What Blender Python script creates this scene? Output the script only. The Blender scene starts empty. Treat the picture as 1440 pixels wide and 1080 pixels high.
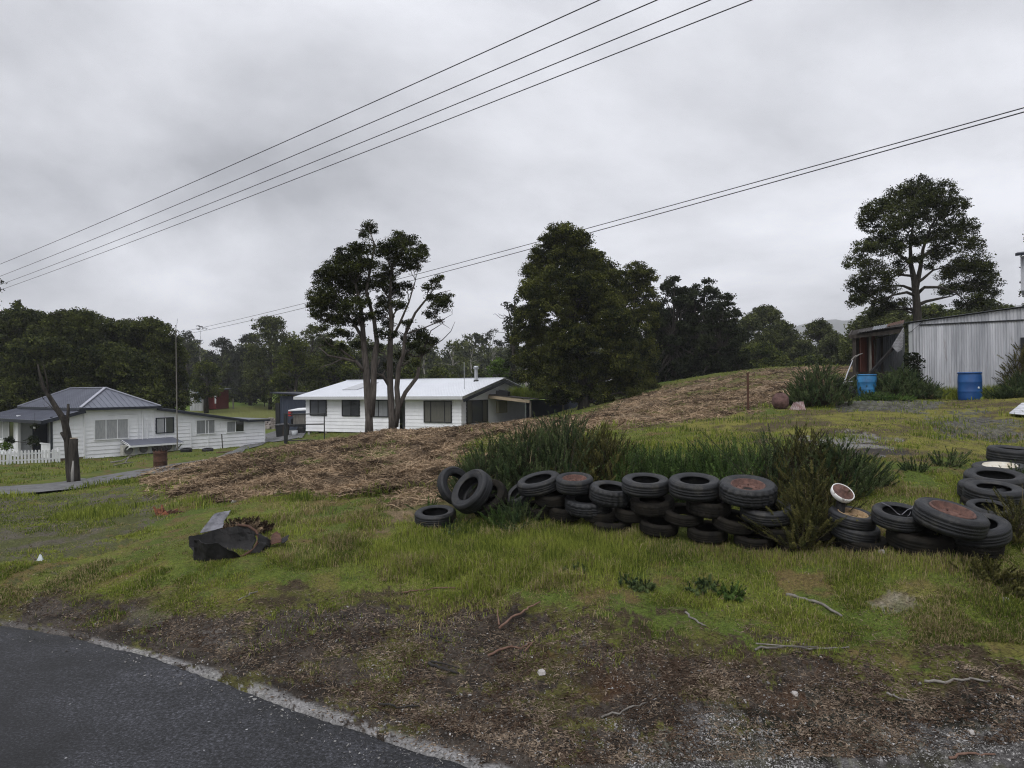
import bpy, math, random
import numpy as np
from mathutils import Vector, Matrix
R = math.radians
PI = math.pi
rng = np.random.default_rng(7)
random.seed(7)
sc = bpy.context.scene
C = sc.collection

# ------------------------------------------------------------------ camera
F_PX = 1000.0
CAM = np.array([0.0, 0.0, 2.6])
_pitch, _roll = R(0.29), R(0.5)
_F = np.array([0, math.cos(_pitch), math.sin(_pitch)])
_R0 = np.array([1.0, 0, 0])
_U0 = np.cross(_R0, _F)
_Rv = math.cos(_roll) * _R0 - math.sin(_roll) * _U0
_Uv = np.cross(_Rv, _F)
cam_data = bpy.data.cameras.new('camera')
cam = bpy.data.objects.new('camera', cam_data)
C.objects.link(cam)
cam.matrix_world = Matrix(((_Rv[0], _Uv[0], -_F[0], CAM[0]), (_Rv[1], _Uv[1], -_F[1], CAM[1]),
                           (_Rv[2], _Uv[2], -_F[2], CAM[2]), (0, 0, 0, 1)))
cam_data.sensor_width = 36
cam_data.lens = 36 * F_PX / 1440
cam_data.clip_start = 0.1
cam_data.clip_end = 20000
sc.camera = cam

def ray(u, v):
    return _F + (u - 720) / F_PX * _Rv + (540 - v) / F_PX * _Uv
def P(u, v, Y):
    r = ray(u, v)
    return CAM + r * (Y / r[1])
def PZ(u, v, z):
    r = ray(u, v)
    return CAM + r * ((z - CAM[2]) / r[2])
def proj(x, y, z):
    d = np.stack([x - CAM[0], y - CAM[1], z - CAM[2]], -1)
    w = d @ _F
    w = np.where(w > 0.05, w, 0.05)
    return 720 + F_PX * (d @ _Rv) / w, 540 - F_PX * (d @ _Uv) / w

# ------------------------------------------------------------------ noise
_tab = np.random.default_rng(3).random((256, 256))
def vnoise(x, y, s=0):
    x = np.asarray(x, float) + s * 37.17; y = np.asarray(y, float) + s * 91.7
    xi = np.floor(x).astype(int); yi = np.floor(y).astype(int)
    fx = x - xi; fy = y - yi
    fx = fx * fx * (3 - 2 * fx); fy = fy * fy * (3 - 2 * fy)
    a = _tab[xi & 255, yi & 255]; b = _tab[(xi + 1) & 255, yi & 255]
    c = _tab[xi & 255, (yi + 1) & 255]; d = _tab[(xi + 1) & 255, (yi + 1) & 255]
    return (a * (1 - fx) + b * fx) * (1 - fy) + (c * (1 - fx) + d * fx) * fy
def fbm(x, y, o=4, s=0, g=.5):
    t = 0; a = 1; n = 0
    for k in range(o):
        t = t + a * vnoise(x * 2 ** k, y * 2 ** k, s + k); n += a; a *= g
    return t / n
def sstep(a, b, x):
    t = np.clip((x - a) / (b - a), 0, 1)
    return t * t * (3 - 2 * t)

# ------------------------------------------------------------------ terrain
_cp = []
for u, v, Y in [
    (0, 800, 9.8), (0, 745, 12.5), (0, 700, 17), (100, 720, 14.5), (200, 705, 15), (300, 695, 14.5), (400, 740, 11.2),
    (300, 785, 9.3), (300, 850, 7.95), (150, 820, 8.9), (450, 685, 14.5), (600, 685, 13.5), (650, 642, 17), (700, 665, 13.5),
    (720, 800, 8.4), (1000, 830, 7.7), (1250, 860, 6.95), (1440, 860, 6.7), (1440, 800, 7.4), (500, 800, 8.8),
    (612, 742, 10.8), (780, 745, 10.0), (950, 768, 9.15), (1060, 776, 8.7), (1150, 785, 8.15), (1250, 790, 7.75), (1320, 800, 7.25),
    (110, 682, 20), (0, 690, 19), (120, 648, 39), (250, 636, 42), (372, 627, 47.5), (300, 650, 28), (60, 655, 34), (0, 658, 33),
    (200, 668, 22), (350, 640, 24), (450, 623, 26), (520, 611, 28), (600, 606, 30), (690, 599, 32), (800, 586, 33),
    (850, 575, 35), (920, 558, 38), (1000, 538, 42), (1100, 519, 44), (1190, 516, 44), (1100, 548, 32),
    (1200, 552, 26), (1370, 561, 23.5), (1470, 552, 22), (1100, 578, 20), (1050, 575, 20), (900, 600, 18), (1300, 620, 13.5),
    (1425, 745, 8.1), (1425, 671, 10.3), (1410, 640, 12.6), (1200, 640, 11.8), (1000, 620, 15), (800, 640, 14.5), (1000, 590, 20),
    (430, 613, 48), (500, 612, 44), (400, 592, 70), (350, 577, 90), (320, 558, 115), (300, 550, 135), (200, 560, 110), (0, 580, 90)]:
    _cp.append(P(u, v, Y))
for u, v, z in [(0, 870, 0), (350, 920, .02), (700, 1000, .04), (720, 900, .15), (1100, 950, .16), (1440, 955, .26), (1440, 1050, .12),
                (0, 1080, 0), (700, 1080, 0), (1100, 1050, .06), (560, 850, .22), (0, 950, 0), (350, 1000, 0)]:
    _cp.append(PZ(u, v, z))
for p in [(-12, 58, -.5), (-3, 52, -.2), (2, 56, .4), (-5, 44, -.1), (-9, 44, -.3), (-1, 40, .5), (-20, 34, -1.1), (-10, 38, -.45), (-30, 50, -1.3), (10, 60, 2.6), (20, 70, 4), (30, 60, 4), (22, 40, 3.2),
          (60, 90, 5), (0, 90, 1.5), (-20, 75, -.8), (0, 160, 3), (-100, 160, 3), (100, 160, 6), (0, 400, 4), (-300, 300, 4), (300, 300, 6)]:
    _cp.append(np.array(p, float))
_cp = np.array(_cp)
def _polar(x, y):
    d = np.sqrt(x * x + y * y)
    th = np.arctan2(x, y)
    return np.clip(th, -.85, .85) * 2.2, np.log(np.clip(d, 4.0, 450))
_ca, _cb = _polar(_cp[:, 0], _cp[:, 1])
def _phi(r2):
    return np.where(r2 > 1e-12, r2 * np.log(r2 + 1e-12), 0)
_n = len(_cp)
_K = _phi((_ca[:, None] - _ca) ** 2 + (_cb[:, None] - _cb) ** 2) + np.eye(_n) * 0.012
_A = np.zeros((_n + 3, _n + 3)); _A[:_n, :_n] = _K
_A[:_n, _n] = 1; _A[:_n, _n + 1] = _ca; _A[:_n, _n + 2] = _cb
_A[_n:, :_n] = _A[:_n, _n:].T
_w = np.linalg.solve(_A, np.concatenate([_cp[:, 2], np.zeros(3)]))
def ground(x, y):
    x = np.atleast_1d(np.asarray(x, float)); y = np.atleast_1d(np.asarray(y, float))
    sh = x.shape; x = x.ravel(); y = y.ravel()
    out = np.empty(len(x))
    for i in range(0, len(x), 60000):
        a, b = _polar(x[i:i + 60000], y[i:i + 60000])
        out[i:i + 60000] = _phi((a[:, None] - _ca) ** 2 + (b[:, None] - _cb) ** 2) @ _w[:_n] + _w[_n] + _w[_n + 1] * a + _w[_n + 2] * b
    d = np.sqrt(x * x + y * y); th = np.abs(np.arctan2(x, y))
    out = out * sstep(4.2, 5.6, d)
    out = out * (1 - sstep(1.0, 1.9, th))
    return out.reshape(sh)
def G(x, y):
    return float(ground(x, y)[0])
def hit(u, v, y0=4.0, y1=200):
    """ground point seen at a pixel of the photograph"""
    r = ray(u, v)
    Y = np.exp(np.linspace(math.log(y0), math.log(y1), 500))
    p = CAM[None] + r[None] * (Y / r[1])[:, None]
    s = p[:, 2] - ground(p[:, 0], p[:, 1])
    k = np.argmax(s < 0)
    if s[k] >= 0: k = len(Y) - 1
    return p[k]

# ------------------------------------------------------------------ object helpers
def tag(o, label=None, cat=None, group=None, kind=None):
    if label: o['label'] = label
    if cat: o['category'] = cat
    if group: o['group'] = group
    if kind: o['kind'] = kind
    return o
def thing(name, loc, label, cat, rz=0, group=None):
    o = bpy.data.objects.new(name, None); C.objects.link(o)
    o.empty_display_size = .2
    o.location = tuple(float(c) for c in loc); o.rotation_euler = (0, 0, rz)
    return tag(o, label, cat, group)
def link(name, me, mat=None, parent=None):
    o = bpy.data.objects.new(name, me); C.objects.link(o)
    if mat is not None:
        for m in (mat if isinstance(mat, (list, tuple)) else [mat]): me.materials.append(m)
    if parent is not None: o.parent = parent
    return o
def np_mesh(name, verts, faces, smooth=False, attrs=None, mats=None):
    """faces: (N,k) int array or a list of such arrays"""
    if not isinstance(faces, list): faces = [faces]
    faces = [np.asarray(f) for f in faces if len(f)]
    me = bpy.data.meshes.new(name)
    me.vertices.add(len(verts)); me.vertices.foreach_set('co', np.asarray(verts, np.float32).ravel())
    nl = sum(f.size for f in faces); nf = sum(len(f) for f in faces)
    me.loops.add(nl); me.loops.foreach_set('vertex_index', np.concatenate([f.ravel() for f in faces]).astype(np.int32))
    tot = np.concatenate([np.full(len(f), f.shape[1], np.int32) for f in faces])
    st = np.concatenate([[0], np.cumsum(tot)[:-1]]).astype(np.int32)
    me.polygons.add(nf); me.polygons.foreach_set('loop_start', st); me.polygons.foreach_set('loop_total', tot)
    me.polygons.foreach_set('use_smooth', np.full(nf, smooth))
    if mats is not None: me.polygons.foreach_set('material_index', np.asarray(mats, np.int32))
    for k, (dom, typ, arr) in (attrs or {}).items():
        a = me.attributes.new(k, typ, dom)
        a.data.foreach_set('value' if typ == 'FLOAT' else 'color', np.asarray(arr, np.float32).ravel())
    me.update(calc_edges=True)
    return me

class MB:
    """collects shapes and links them as ONE mesh object"""
    def __init__(s): s.v = []; s.f = []
    def add(s, vs, fs):
        n = len(s.v); s.v += [tuple(map(float, p)) for p in vs]; s.f += [tuple(i + n for i in f) for f in fs]; return s
    def box(s, a, b):
        x0, y0, z0 = a; x1, y1, z1 = b
        return s.add([(x0, y0, z0), (x1, y0, z0), (x1, y1, z0), (x0, y1, z0), (x0, y0, z1), (x1, y0, z1), (x1, y1, z1), (x0, y1, z1)],
                     [(0, 3, 2, 1), (4, 5, 6, 7), (0, 1, 5, 4), (1, 2, 6, 5), (2, 3, 7, 6), (3, 0, 4, 7)])
    def prism(s, pts, axis, a, b):
        """extrude a 2D outline (in the two other axes) from a to b along axis"""
        n = len(pts)
        def mk(p, t):
            q = list(p); q.insert(axis, t); return q
        vs = [mk(p, a) for p in pts] + [mk(p, b) for p in pts]
        return s.add(vs, [tuple(range(n))[::-1], tuple(range(n, 2 * n))] + [(i, (i + 1) % n, (i + 1) % n + n, i + n) for i in range(n)])
    def slab(s, quad, t):
        """thick panel: quad of 4 points, extruded by t along its normal"""
        q = [Vector(p) for p in quad]; n = (q[1] - q[0]).cross(q[-1] - q[0]).normalized() * t
        k = len(q)
        return s.add(q + [p + n for p in q], [tuple(range(k))[::-1], tuple(range(k, 2 * k))] + [(i, (i + 1) % k, (i + 1) % k + k, i + k) for i in range(k)])
    def beam(s, p, q, w, h=None):
        h = h or w
        p = Vector(p); q = Vector(q); d = (q - p).normalized()
        up = Vector((0, 0, 1)) if abs(d.z) < .95 else Vector((0, 1, 0))
        a = d.cross(up).normalized() * w / 2; b = a.cross(d).normalized() * h / 2
        vs = [c + i * a + j * b for c in (p, q) for i, j in ((-1, -1), (1, -1), (1, 1), (-1, 1))]
        return s.add(vs, [(0, 1, 2, 3), (7, 6, 5, 4), (0, 4, 5, 1), (1, 5, 6, 2), (2, 6, 7, 3), (3, 7, 4, 0)])
    def tube(s, pts, rad, n=8):
        vs, fs = tube(pts, rad, n)
        return s.add(vs, fs)
    def lathe(s, prof, n=32, c=(0, 0, 0)):
        vs = [(c[0] + r * math.cos(2 * PI * i / n), c[1] + r * math.sin(2 * PI * i / n), c[2] + z) for i in range(n) for r, z in prof]
        m = len(prof)
        return s.add(vs, [(i * m + j, ((i + 1) % n) * m + j, ((i + 1) % n) * m + j + 1, i * m + j + 1) for i in range(n) for j in range(m - 1)])
    def build(s, name, mat, parent=None, smooth=False):
        me = bpy.data.meshes.new(name); me.from_pydata(s.v, [], s.f)
        if smooth:
            me.polygons.foreach_set('use_smooth', [True] * len(me.polygons))
        me.update()
        return link(name, me, mat, parent)
def tube(pts, rad, n=8):
    pts = [Vector(p) for p in pts]
    if not hasattr(rad, '__len__'): rad = [rad] * len(pts)
    vs = []; fs = []
    prev = None
    for i, p in enumerate(pts):
        d = (pts[min(i + 1, len(pts) - 1)] - pts[max(i - 1, 0)]).normalized()
        if prev is None:
            a = d.cross(Vector((.3, .2, 1)) if abs(d.z) < .9 else Vector((1, .1, 0))).normalized()
        else:
            a = (prev - d * prev.dot(d)).normalized()
        prev = a; b = d.cross(a)
        for k in range(n):
            t = 2 * PI * k / n
            vs.append(p + (a * math.cos(t) + b * math.sin(t)) * rad[i])
    for i in range(len(pts) - 1):
        for k in range(n):
            fs.append((i * n + k, i * n + (k + 1) % n, (i + 1) * n + (k + 1) % n, (i + 1) * n + k))
    fs.append(tuple(range(n))[::-1]); fs.append(tuple(range((len(pts) - 1) * n, len(pts) * n)))
    return vs, fs

# ------------------------------------------------------------------ materials
def newmat(name):
    m = bpy.data.materials.new(name); m.use_nodes = True
    nt = m.node_tree
    return m, nt, nt.nodes['Principled BSDF']
def col4(c): return (c[0], c[1], c[2], 1)
def mat(name, col, rough=.7, var=.15, scale=3.0, bump=0.0, bscale=20.0, metal=0.0, spec=.4, col2=None, stretch=(1, 1, 1), amt=(.35, .65), spots=None):
    """painted or weathered surface: two tones mixed by noise in object space, with a fine bump"""
    m, nt, b = newmat(name); N = nt.nodes; L = nt.links
    tc = N.new('ShaderNodeTexCoord'); mp = N.new('ShaderNodeMapping'); mp.inputs['Scale'].default_value = stretch
    L.new(tc.outputs['Object'], mp.inputs['Vector'])
    no = N.new('ShaderNodeTexNoise'); no.inputs['Scale'].default_value = scale; no.inputs['Detail'].default_value = 6
    no.inputs['Roughness'].default_value = .65
    L.new(mp.outputs[0], no.inputs['Vector'])
    cr = N.new('ShaderNodeValToRGB')
    if col2 is None: c1 = [c * (1 - var) for c in col]; c2 = [min(1, c * (1 + var)) for c in col]
    else: c1, c2 = col, col2
    cr.color_ramp.elements[0].color = col4(c1); cr.color_ramp.elements[1].color = col4(c2)
    cr.color_ramp.elements[0].position = amt[0]; cr.color_ramp.elements[1].position = amt[1]
    L.new(no.outputs['Fac'], cr.inputs['Fac']); csrc = cr.outputs['Color']
    if spots:     # stains: (colour, noise scale, threshold, stretch, strength)
        sc_, ss_, st_, sx_, sk_ = spots
        m2 = N.new('ShaderNodeMapping'); m2.inputs['Scale'].default_value = sx_; m2.inputs['Location'].default_value = (7.3, 2.1, 4.4)
        L.new(tc.outputs['Object'], m2.inputs['Vector'])
        n3 = N.new('ShaderNodeTexNoise'); n3.inputs['Scale'].default_value = ss_; n3.inputs['Detail'].default_value = 8; n3.inputs['Roughness'].default_value = .7
        L.new(m2.outputs[0], n3.inputs['Vector'])
        mr = N.new('ShaderNodeMapRange'); mr.inputs[1].default_value = st_; mr.inputs[2].default_value = st_ + .09; mr.inputs[3].default_value = 0; mr.inputs[4].default_value = sk_
        L.new(n3.outputs['Fac'], mr.inputs[0])
        mx = N.new('ShaderNodeMix'); mx.data_type = 'RGBA'; mx.inputs[7].default_value = col4(sc_)
        L.new(mr.outputs[0], mx.inputs[0]); L.new(csrc, mx.inputs[6]); csrc = mx.outputs[2]
    L.new(csrc, b.inputs['Base Color'])
    b.inputs['Roughness'].default_value = rough; b.inputs['Metallic'].default_value = metal
    b.inputs['Specular IOR Level'].default_value = spec
    if bump:
        n2 = N.new('ShaderNodeTexNoise'); n2.inputs['Scale'].default_value = bscale; n2.inputs['Detail'].default_value = 5
        L.new(mp.outputs[0], n2.inputs['Vector'])
        bp = N.new('ShaderNodeBump'); bp.inputs['Strength'].default_value = bump; bp.inputs['Distance'].default_value = .02
        L.new(n2.outputs['Fac'], bp.inputs['Height']); L.new(bp.outputs['Normal'], b.inputs['Normal'])
    return m
def leafmat(name, dark, light, rough=.75, scale=.35, trans=.15, spec=.08):
    m, nt, b = newmat(name); N = nt.nodes; L = nt.links
    at = N.new('ShaderNodeAttribute'); at.attribute_name = 'tone'
    tc = N.new('ShaderNodeTexCoord')
    no = N.new('ShaderNodeTexNoise'); no.inputs['Scale'].default_value = scale; no.inputs['Detail'].default_value = 3
    L.new(tc.outputs['Object'], no.inputs['Vector'])
    ad = N.new('ShaderNodeMath'); ad.operation = 'MULTIPLY_ADD'; ad.inputs[1].default_value = 1.6; ad.inputs[2].default_value = -.8
    L.new(no.outputs['Fac'], ad.inputs[0])
    a2 = N.new('ShaderNodeMath'); a2.operation = 'ADD'; a2.use_clamp = True
    L.new(ad.outputs[0], a2.inputs[0]); L.new(at.outputs['Fac'], a2.inputs[1])
    mx = N.new('ShaderNodeMix'); mx.data_type = 'RGBA'
    mx.inputs[6].default_value = col4(dark); mx.inputs[7].default_value = col4(light)
    L.new(a2.outputs[0], mx.inputs[0]); L.new(mx.outputs[2], b.inputs['Base Color'])
    b.inputs['Roughness'].default_value = rough; b.inputs['Specular IOR Level'].default_value = spec
    if trans:
        tr = N.new('ShaderNodeBsdfTranslucent'); L.new(mx.outputs[2], tr.inputs['Color'])
        ms = N.new('ShaderNodeMixShader'); ms.inputs[0].default_value = trans
        L.new(b.outputs[0], ms.inputs[1]); L.new(tr.outputs[0], ms.inputs[2])
        L.new(ms.outputs[0], N['Material Output'].inputs['Surface'])
    return m
def glassmat(name, col, rough=.08):
    m, nt, b = newmat(name)
    b.inputs['Base Color'].default_value = col4(col); b.inputs['Roughness'].default_value = rough
    b.inputs['Specular IOR Level'].default_value = .8
    return m
M = {}
M['white'] = mat('white_weatherboard', (.74, .75, .78), .55, scale=1.2, col2=(.84, .85, .88), bump=.05, spots=((.46, .47, .45), 1.3, .60, (2.5, 2.5, .5), .45))
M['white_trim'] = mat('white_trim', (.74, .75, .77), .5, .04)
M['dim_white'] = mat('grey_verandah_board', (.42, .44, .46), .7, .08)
M['slate'] = mat('slate_blue_roof', (.105, .113, .145), .5, scale=.8, col2=(.14, .15, .185), stretch=(1, 1, 1), spec=.35)
M['slate_dark'] = mat('dark_fascia', (.018, .022, .034), .5, .1)
M['white_roof'] = mat('white_steel_roof', (.72, .74, .78), .45, .04, scale=.6)
M['black'] = mat('black_paint', (.012, .013, .015), .5, .2)
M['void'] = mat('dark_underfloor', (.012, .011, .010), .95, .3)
M['glass_dark'] = glassmat('dark_window_glass', (.02, .022, .025))
M['glass_mid'] = glassmat('grey_window_glass', (.07, .075, .08))
M['curtain'] = mat('lace_curtain', (.26, .27, .28), .5, scale=6, col2=(.36, .37, .385), stretch=(4, 4, .6), spec=.6)
M['curtain_grey'] = mat('grey_curtain', (.16, .17, .18), .45, scale=5, col2=(.24, .25, .26), stretch=(5, 5, .4), spec=.6)
M['blind'] = mat('brown_blind', (.075, .075, .062), .4, scale=3, col2=(.11, .105, .09), stretch=(5, 5, .5), spec=.6)
M['brick'] = mat('red_brown_brick', (.11, .075, .06), .9, scale=6, col2=(.17, .12, .10), bump=.4)
M['ac'] = mat('air_conditioner_case', (.46, .45, .41), .5, .06)
M['rust'] = mat('rusted_steel', (.045, .022, .014), .85, scale=9, col2=(.095, .044, .027), bump=.5, bscale=40)
M['rust_red'] = mat('rusty_red_rim', (.055, .030, .026), .85, scale=14, col2=(.145, .075, .058), bump=.3, bscale=60)
M['cream_rim'] = mat('cream_painted_rim', (.45, .38, .26), .6, scale=8, col2=(.62, .60, .55), bump=.2)
M['gold_rim'] = mat('rusty_gold_rim', (.14, .08, .035), .6, scale=8, col2=(.38, .27, .15), bump=.2)
M['white_chip'] = mat('chipped_white_enamel', (.20, .17, .14), .5, scale=10, col2=(.72, .72, .70), amt=(.36, .44), bump=.3)
M['rubber'] = mat('weathered_tyre_rubber', (.0075, .008, .009), .58, scale=5, col2=(.018, .019, .022), bump=.25, bscale=70, spec=.36, spots=((.060, .056, .048), 2.6, .56, (1, 1, 1), .55))
M['rubber_dull'] = mat('dusty_tyre_rubber', (.009, .009, .0085), .9, scale=6, col2=(.024, .021, .017), bump=.3, bscale=60, spec=.08)
M['zinc'] = mat('weathered_corrugated_iron', (.30, .31, .335), .55, scale=1.1, col2=(.58, .59, .62), stretch=(3, 3, .25), spec=.5, metal=.15, bump=.05, spots=((.13, .085, .06), 1.2, .62, (1.6, 1.6, .35), .6))
M['zinc_dark'] = mat('old_dull_corrugated_iron', (.10, .108, .118), .65, scale=2, col2=(.20, .21, .225), stretch=(3, 3, .3), metal=.1)
M['zinc_rusty'] = mat('old_rusting_corrugated_iron', (.025, .021, .019), .85, scale=3, col2=(.11, .105, .10), amt=(.5, .8))
M['wood_grey'] = mat('weathered_grey_timber', (.10, .092, .082), .9, scale=4, col2=(.20, .19, .17), stretch=(4, 4, .5), bump=.4)
M['wood_red'] = mat('red_brown_boards', (.07, .026, .02), .85, scale=3, col2=(.15, .05, .035), stretch=(4, 4, .4), bump=.3)
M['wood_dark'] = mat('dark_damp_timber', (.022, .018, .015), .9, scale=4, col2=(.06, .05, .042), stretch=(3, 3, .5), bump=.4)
M['wood_pale'] = mat('pale_raw_timber', (.30, .24, .16), .8, scale=3, col2=(.42, .35, .25), stretch=(1, 1, 4), bump=.2)
M['stump_cut'] = mat('pale_cut_wood', (.26, .20, .14), .9, scale=7, col2=(.42, .35, .26), bump=.3)
M['blue_plastic'] = mat('blue_drum_plastic', (.006, .05, .18), .5, scale=2.5, col2=(.012, .085, .26), bump=.05, spec=.5, spots=((.10, .12, .13), 2.0, .60, (1, 1, .5), .5))
M['blue_light'] = mat('faded_blue_drum_plastic', (.012, .095, .22), .55, scale=2.5, col2=(.035, .22, .46), spec=.5)
M['navy'] = mat('navy_painted_shed', (.035, .045, .07), .6, .12, scale=1)
M['cream'] = mat('cream_meter_box', (.33, .31, .22), .6, .06)
M['red_paint'] = mat('red_painted_wall', (.16, .025, .025), .7, .15)
M['red_gloss'] = mat('red_enamel', (.38, .02, .02), .4, .1)
M['steel'] = mat('galvanised_steel', (.42, .43, .45), .4, .1, metal=.5)
M['wire'] = mat('black_wire', (.02, .02, .022), .6, .1)
M['bark_grey'] = mat('grey_brown_bark', (.036, .030, .026), .95, scale=5, col2=(.115, .10, .088), stretch=(2.5, 2.5, .35), bump=.9, bscale=12)
M['bark_dark'] = mat('dark_bark', (.014, .012, .010), .95, scale=5, col2=(.05, .043, .036), stretch=(2.5, 2.5, .4), bump=.9, bscale=10)
M['bark_pale'] = mat('pale_silvery_bark', (.13, .12, .11), .9, scale=4, col2=(.30, .29, .27), stretch=(2, 2, .4), bump=.4)
M['bark_red'] = mat('reddish_peeling_bark', (.045, .033, .027), .95, scale=5, col2=(.135, .10, .084), stretch=(2, 2, .3), bump=.8, bscale=12)
M['twig'] = mat('dead_twig', (.055, .042, .034), .9, .3, scale=8)
M['stick_grey'] = mat('silvery_dead_wood', (.10, .09, .08), .9, scale=14, col2=(.22, .205, .185), bump=.3)
M['stick_brown'] = mat('red_brown_dead_wood', (.10, .055, .038), .9, scale=14, col2=(.19, .115, .085), bump=.3)
M['stick_dark'] = mat('dark_dead_wood', (.022, .02, .018), .9, .4, scale=14, bump=.3)
M['char'] = mat('charred_sheet_metal', (.006, .006, .0065), .7, scale=4, col2=(.020, .019, .019), bump=.6, bscale=14, spec=.25)
M['sheet_grey'] = mat('grey_sheet_metal', (.06, .06, .068), .55, scale=6, col2=(.19, .19, .215), bump=.3)
M['orange'] = mat('rotten_orange_wood', (.10, .045, .028), .9, scale=12, col2=(.30, .11, .055), bump=.6)
M['stone'] = mat('grey_rubble_stone', (.16, .14, .125), .9, scale=3, col2=(.34, .31, .29), bump=.4)
M['stone_pale'] = mat('pale_stone', (.36, .34, .32), .9, .15, scale=9, bump=.3)
M['paper'] = mat('white_litter', (.62, .68, .72), .6, .1, scale=12)
M['concrete'] = mat('concrete_stump', (.28, .27, .25), .9, .15, bump=.3)
# foliage
M['lf_black'] = leafmat('blackwood_leaves', (.013, .020, .007), (.105, .122, .028))
M['lf_central'] = leafmat('wattle_leaves', (.016, .024, .009), (.135, .145, .032))
M['lf_gum'] = leafmat('gum_leaves', (.020, .026, .014), (.07, .078, .036))
M['lf_twin'] = leafmat('dark_gum_leaves', (.010, .016, .006), (.085, .098, .026))
M['lf_pine'] = leafmat('dark_conifer_needles', (.010, .016, .008), (.052, .062, .028))
M['lf_far'] = leafmat('distant_olive_leaves', (.024, .033, .013), (.135, .150, .048))
M['lf_grey'] = leafmat('distant_grey_green_leaves', (.022, .026, .022), (.06, .066, .05))
M['lf_bright'] = leafmat('spring_green_leaves', (.05, .085, .015), (.13, .20, .035), trans=.3)
M['lf_mid'] = leafmat('olive_green_leaves', (.022, .034, .008), (.140, .158, .030))
M['gorse'] = leafmat('gorse_spines', (.030, .056, .024), (.150, .195, .075), scale=2.2)
M['gorse_olive'] = leafmat('olive_gorse_spines', (.036, .042, .014), (.20, .185, .060), scale=2.2)
M['reed'] = leafmat('green_reed_stems', (.032, .068, .018), (.145, .23, .060), scale=2.5)
M['grassblade'] = leafmat('grass_blades', (.060, .092, .016), (.36, .40, .080), scale=.9, trans=.4)
M['drygrass'] = leafmat('dry_grass_stalks', (.11, .085, .04), (.42, .34, .19), scale=1, trans=.2)
M['strand'] = leafmat('mulched_straw', (.046, .031, .021), (.43, .315, .205), scale=.8, trans=0)
M['litter'] = leafmat('fallen_leaves', (.05, .032, .022), (.34, .27, .20), scale=3, trans=0)
M['grit'] = leafmat('loose_grit', (.09, .085, .08), (.42, .41, .40), scale=3, trans=0)
M['moss'] = leafmat('low_moss_tufts', (.07, .07, .012), (.17, .16, .03), scale=1, trans=.1)
# ------------------------------------------------------------------ zones on the ground (outlines given where they lie, in photo pixels)
def inpoly(u, v, poly):
    c = np.zeros(np.shape(u), bool); n = len(poly); j = n - 1
    for i in range(n):
        xi, yi = poly[i]; xj, yj = poly[j]
        if yi != yj:
            c ^= ((yi > v) != (yj > v)) & (u < (xj - xi) * (v - yi) / (yj - yi) + xi)
        j = i
    return c
Z_SHOULDER = [(-400, 846), (0, 850), (150, 858), (300, 872), (480, 850), (620, 868), (760, 885), (900, 905), (1060, 930), (1240, 955), (1460, 975), (1900, 1010), (1900, 1500), (-400, 1500)]
Z_SCRUB = [(-400, 812), (0, 822), (160, 838), (340, 838), (500, 815), (760, 852), (980, 890), (1240, 925), (1460, 930), (1900, 950), (1900, 1100), (-400, 900)]
Z_MULCH = [(195, 678), (240, 662), (330, 640), (400, 625), (450, 610), (520, 600), (600, 596), (660, 602), (690, 612), (648, 622), (650, 650), (600, 672), (560, 692), (470, 702), (380, 692), (330, 704), (240, 690)]
Z_MULCH2 = [(650, 596), (760, 590), (820, 585), (860, 568), (930, 545), (1000, 530), (1100, 512), (1200, 505), (1230, 530), (1200, 545), (1150, 545), (1120, 560), (1070, 572), (1000, 588), (930, 600), (840, 605), (760, 625), (690, 620)]
Z_MOSS = [(870, 600), (960, 588), (1060, 578), (1200, 572), (1440, 552), (1700, 545), (1700, 640), (1440, 640), (1370, 645), (1300, 648), (1200, 628), (1100, 622), (980, 612)]
Z_MUD = [(1120, 612), (1200, 606), (1270, 622), (1275, 636), (1225, 645), (1150, 630)]
Z_GRAVEL2 = [(1170, 565), (1260, 560), (1330, 565), (1310, 578), (1180, 577)]
Z_GRAVEL3 = [(1290, 590), (1380, 580), (1440, 600), (1440, 628), (1340, 612)]
Z_LEFT = [(-300, 700), (0, 702), (90, 700), (180, 690), (235, 700), (215, 740), (130, 770), (60, 790), (0, 800), (-300, 800)]
Z_FRONTBARE = [(560, 690), (640, 668), (700, 640), (720, 660), (640, 710), (590, 735), (520, 745)]
Z_RED = [(760, 925), (900, 920), (1020, 945), (1200, 975), (1240, 995), (1100, 990), (960, 978), (830, 965)]
Z_ALGAE = [(1000, 985), (1200, 985), (1320, 960), (1440, 990), (1440, 1010), (1250, 1030), (1050, 1020)]
Z_GRIT = [(860, 1090), (960, 1030), (1080, 1010), (1280, 1012), (1460, 1000), (1900, 1020), (1900, 1500), (860, 1500)]
Z_PALE = [(1225, 838), (1262, 832), (1300, 852), (1268, 862), (1236, 850)]
_EDGE_PX = [(-500, 828), (-200, 856), (0, 880), (100, 897), (200, 921), (300, 956), (420, 1001), (560, 1048), (690, 1090), (900, 1200), (1100, 1400)]
EDGE = np.array([PZ(u, v, 0)[:2] for u, v in _EDGE_PX])
def dist_edge(x, y):
    """distance from the line of the road's edge (negative over the road)"""
    best = np.full(np.shape(x), 1e9); sg = np.ones(np.shape(x))
    for a, b in zip(EDGE[:-1], EDGE[1:]):
        d = b - a; L2 = d @ d
        t = np.clip(((x - a[0]) * d[0] + (y - a[1]) * d[1]) / L2, 0, 1)
        px = x - a[0] - t * d[0]; py = y - a[1] - t * d[1]
        dd = np.hypot(px, py); m = dd < best
        best = np.where(m, dd, best); sg = np.where(m, np.sign(d[0] * (y - a[1]) - d[1] * (x - a[0])), sg)
    return best * sg
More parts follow.
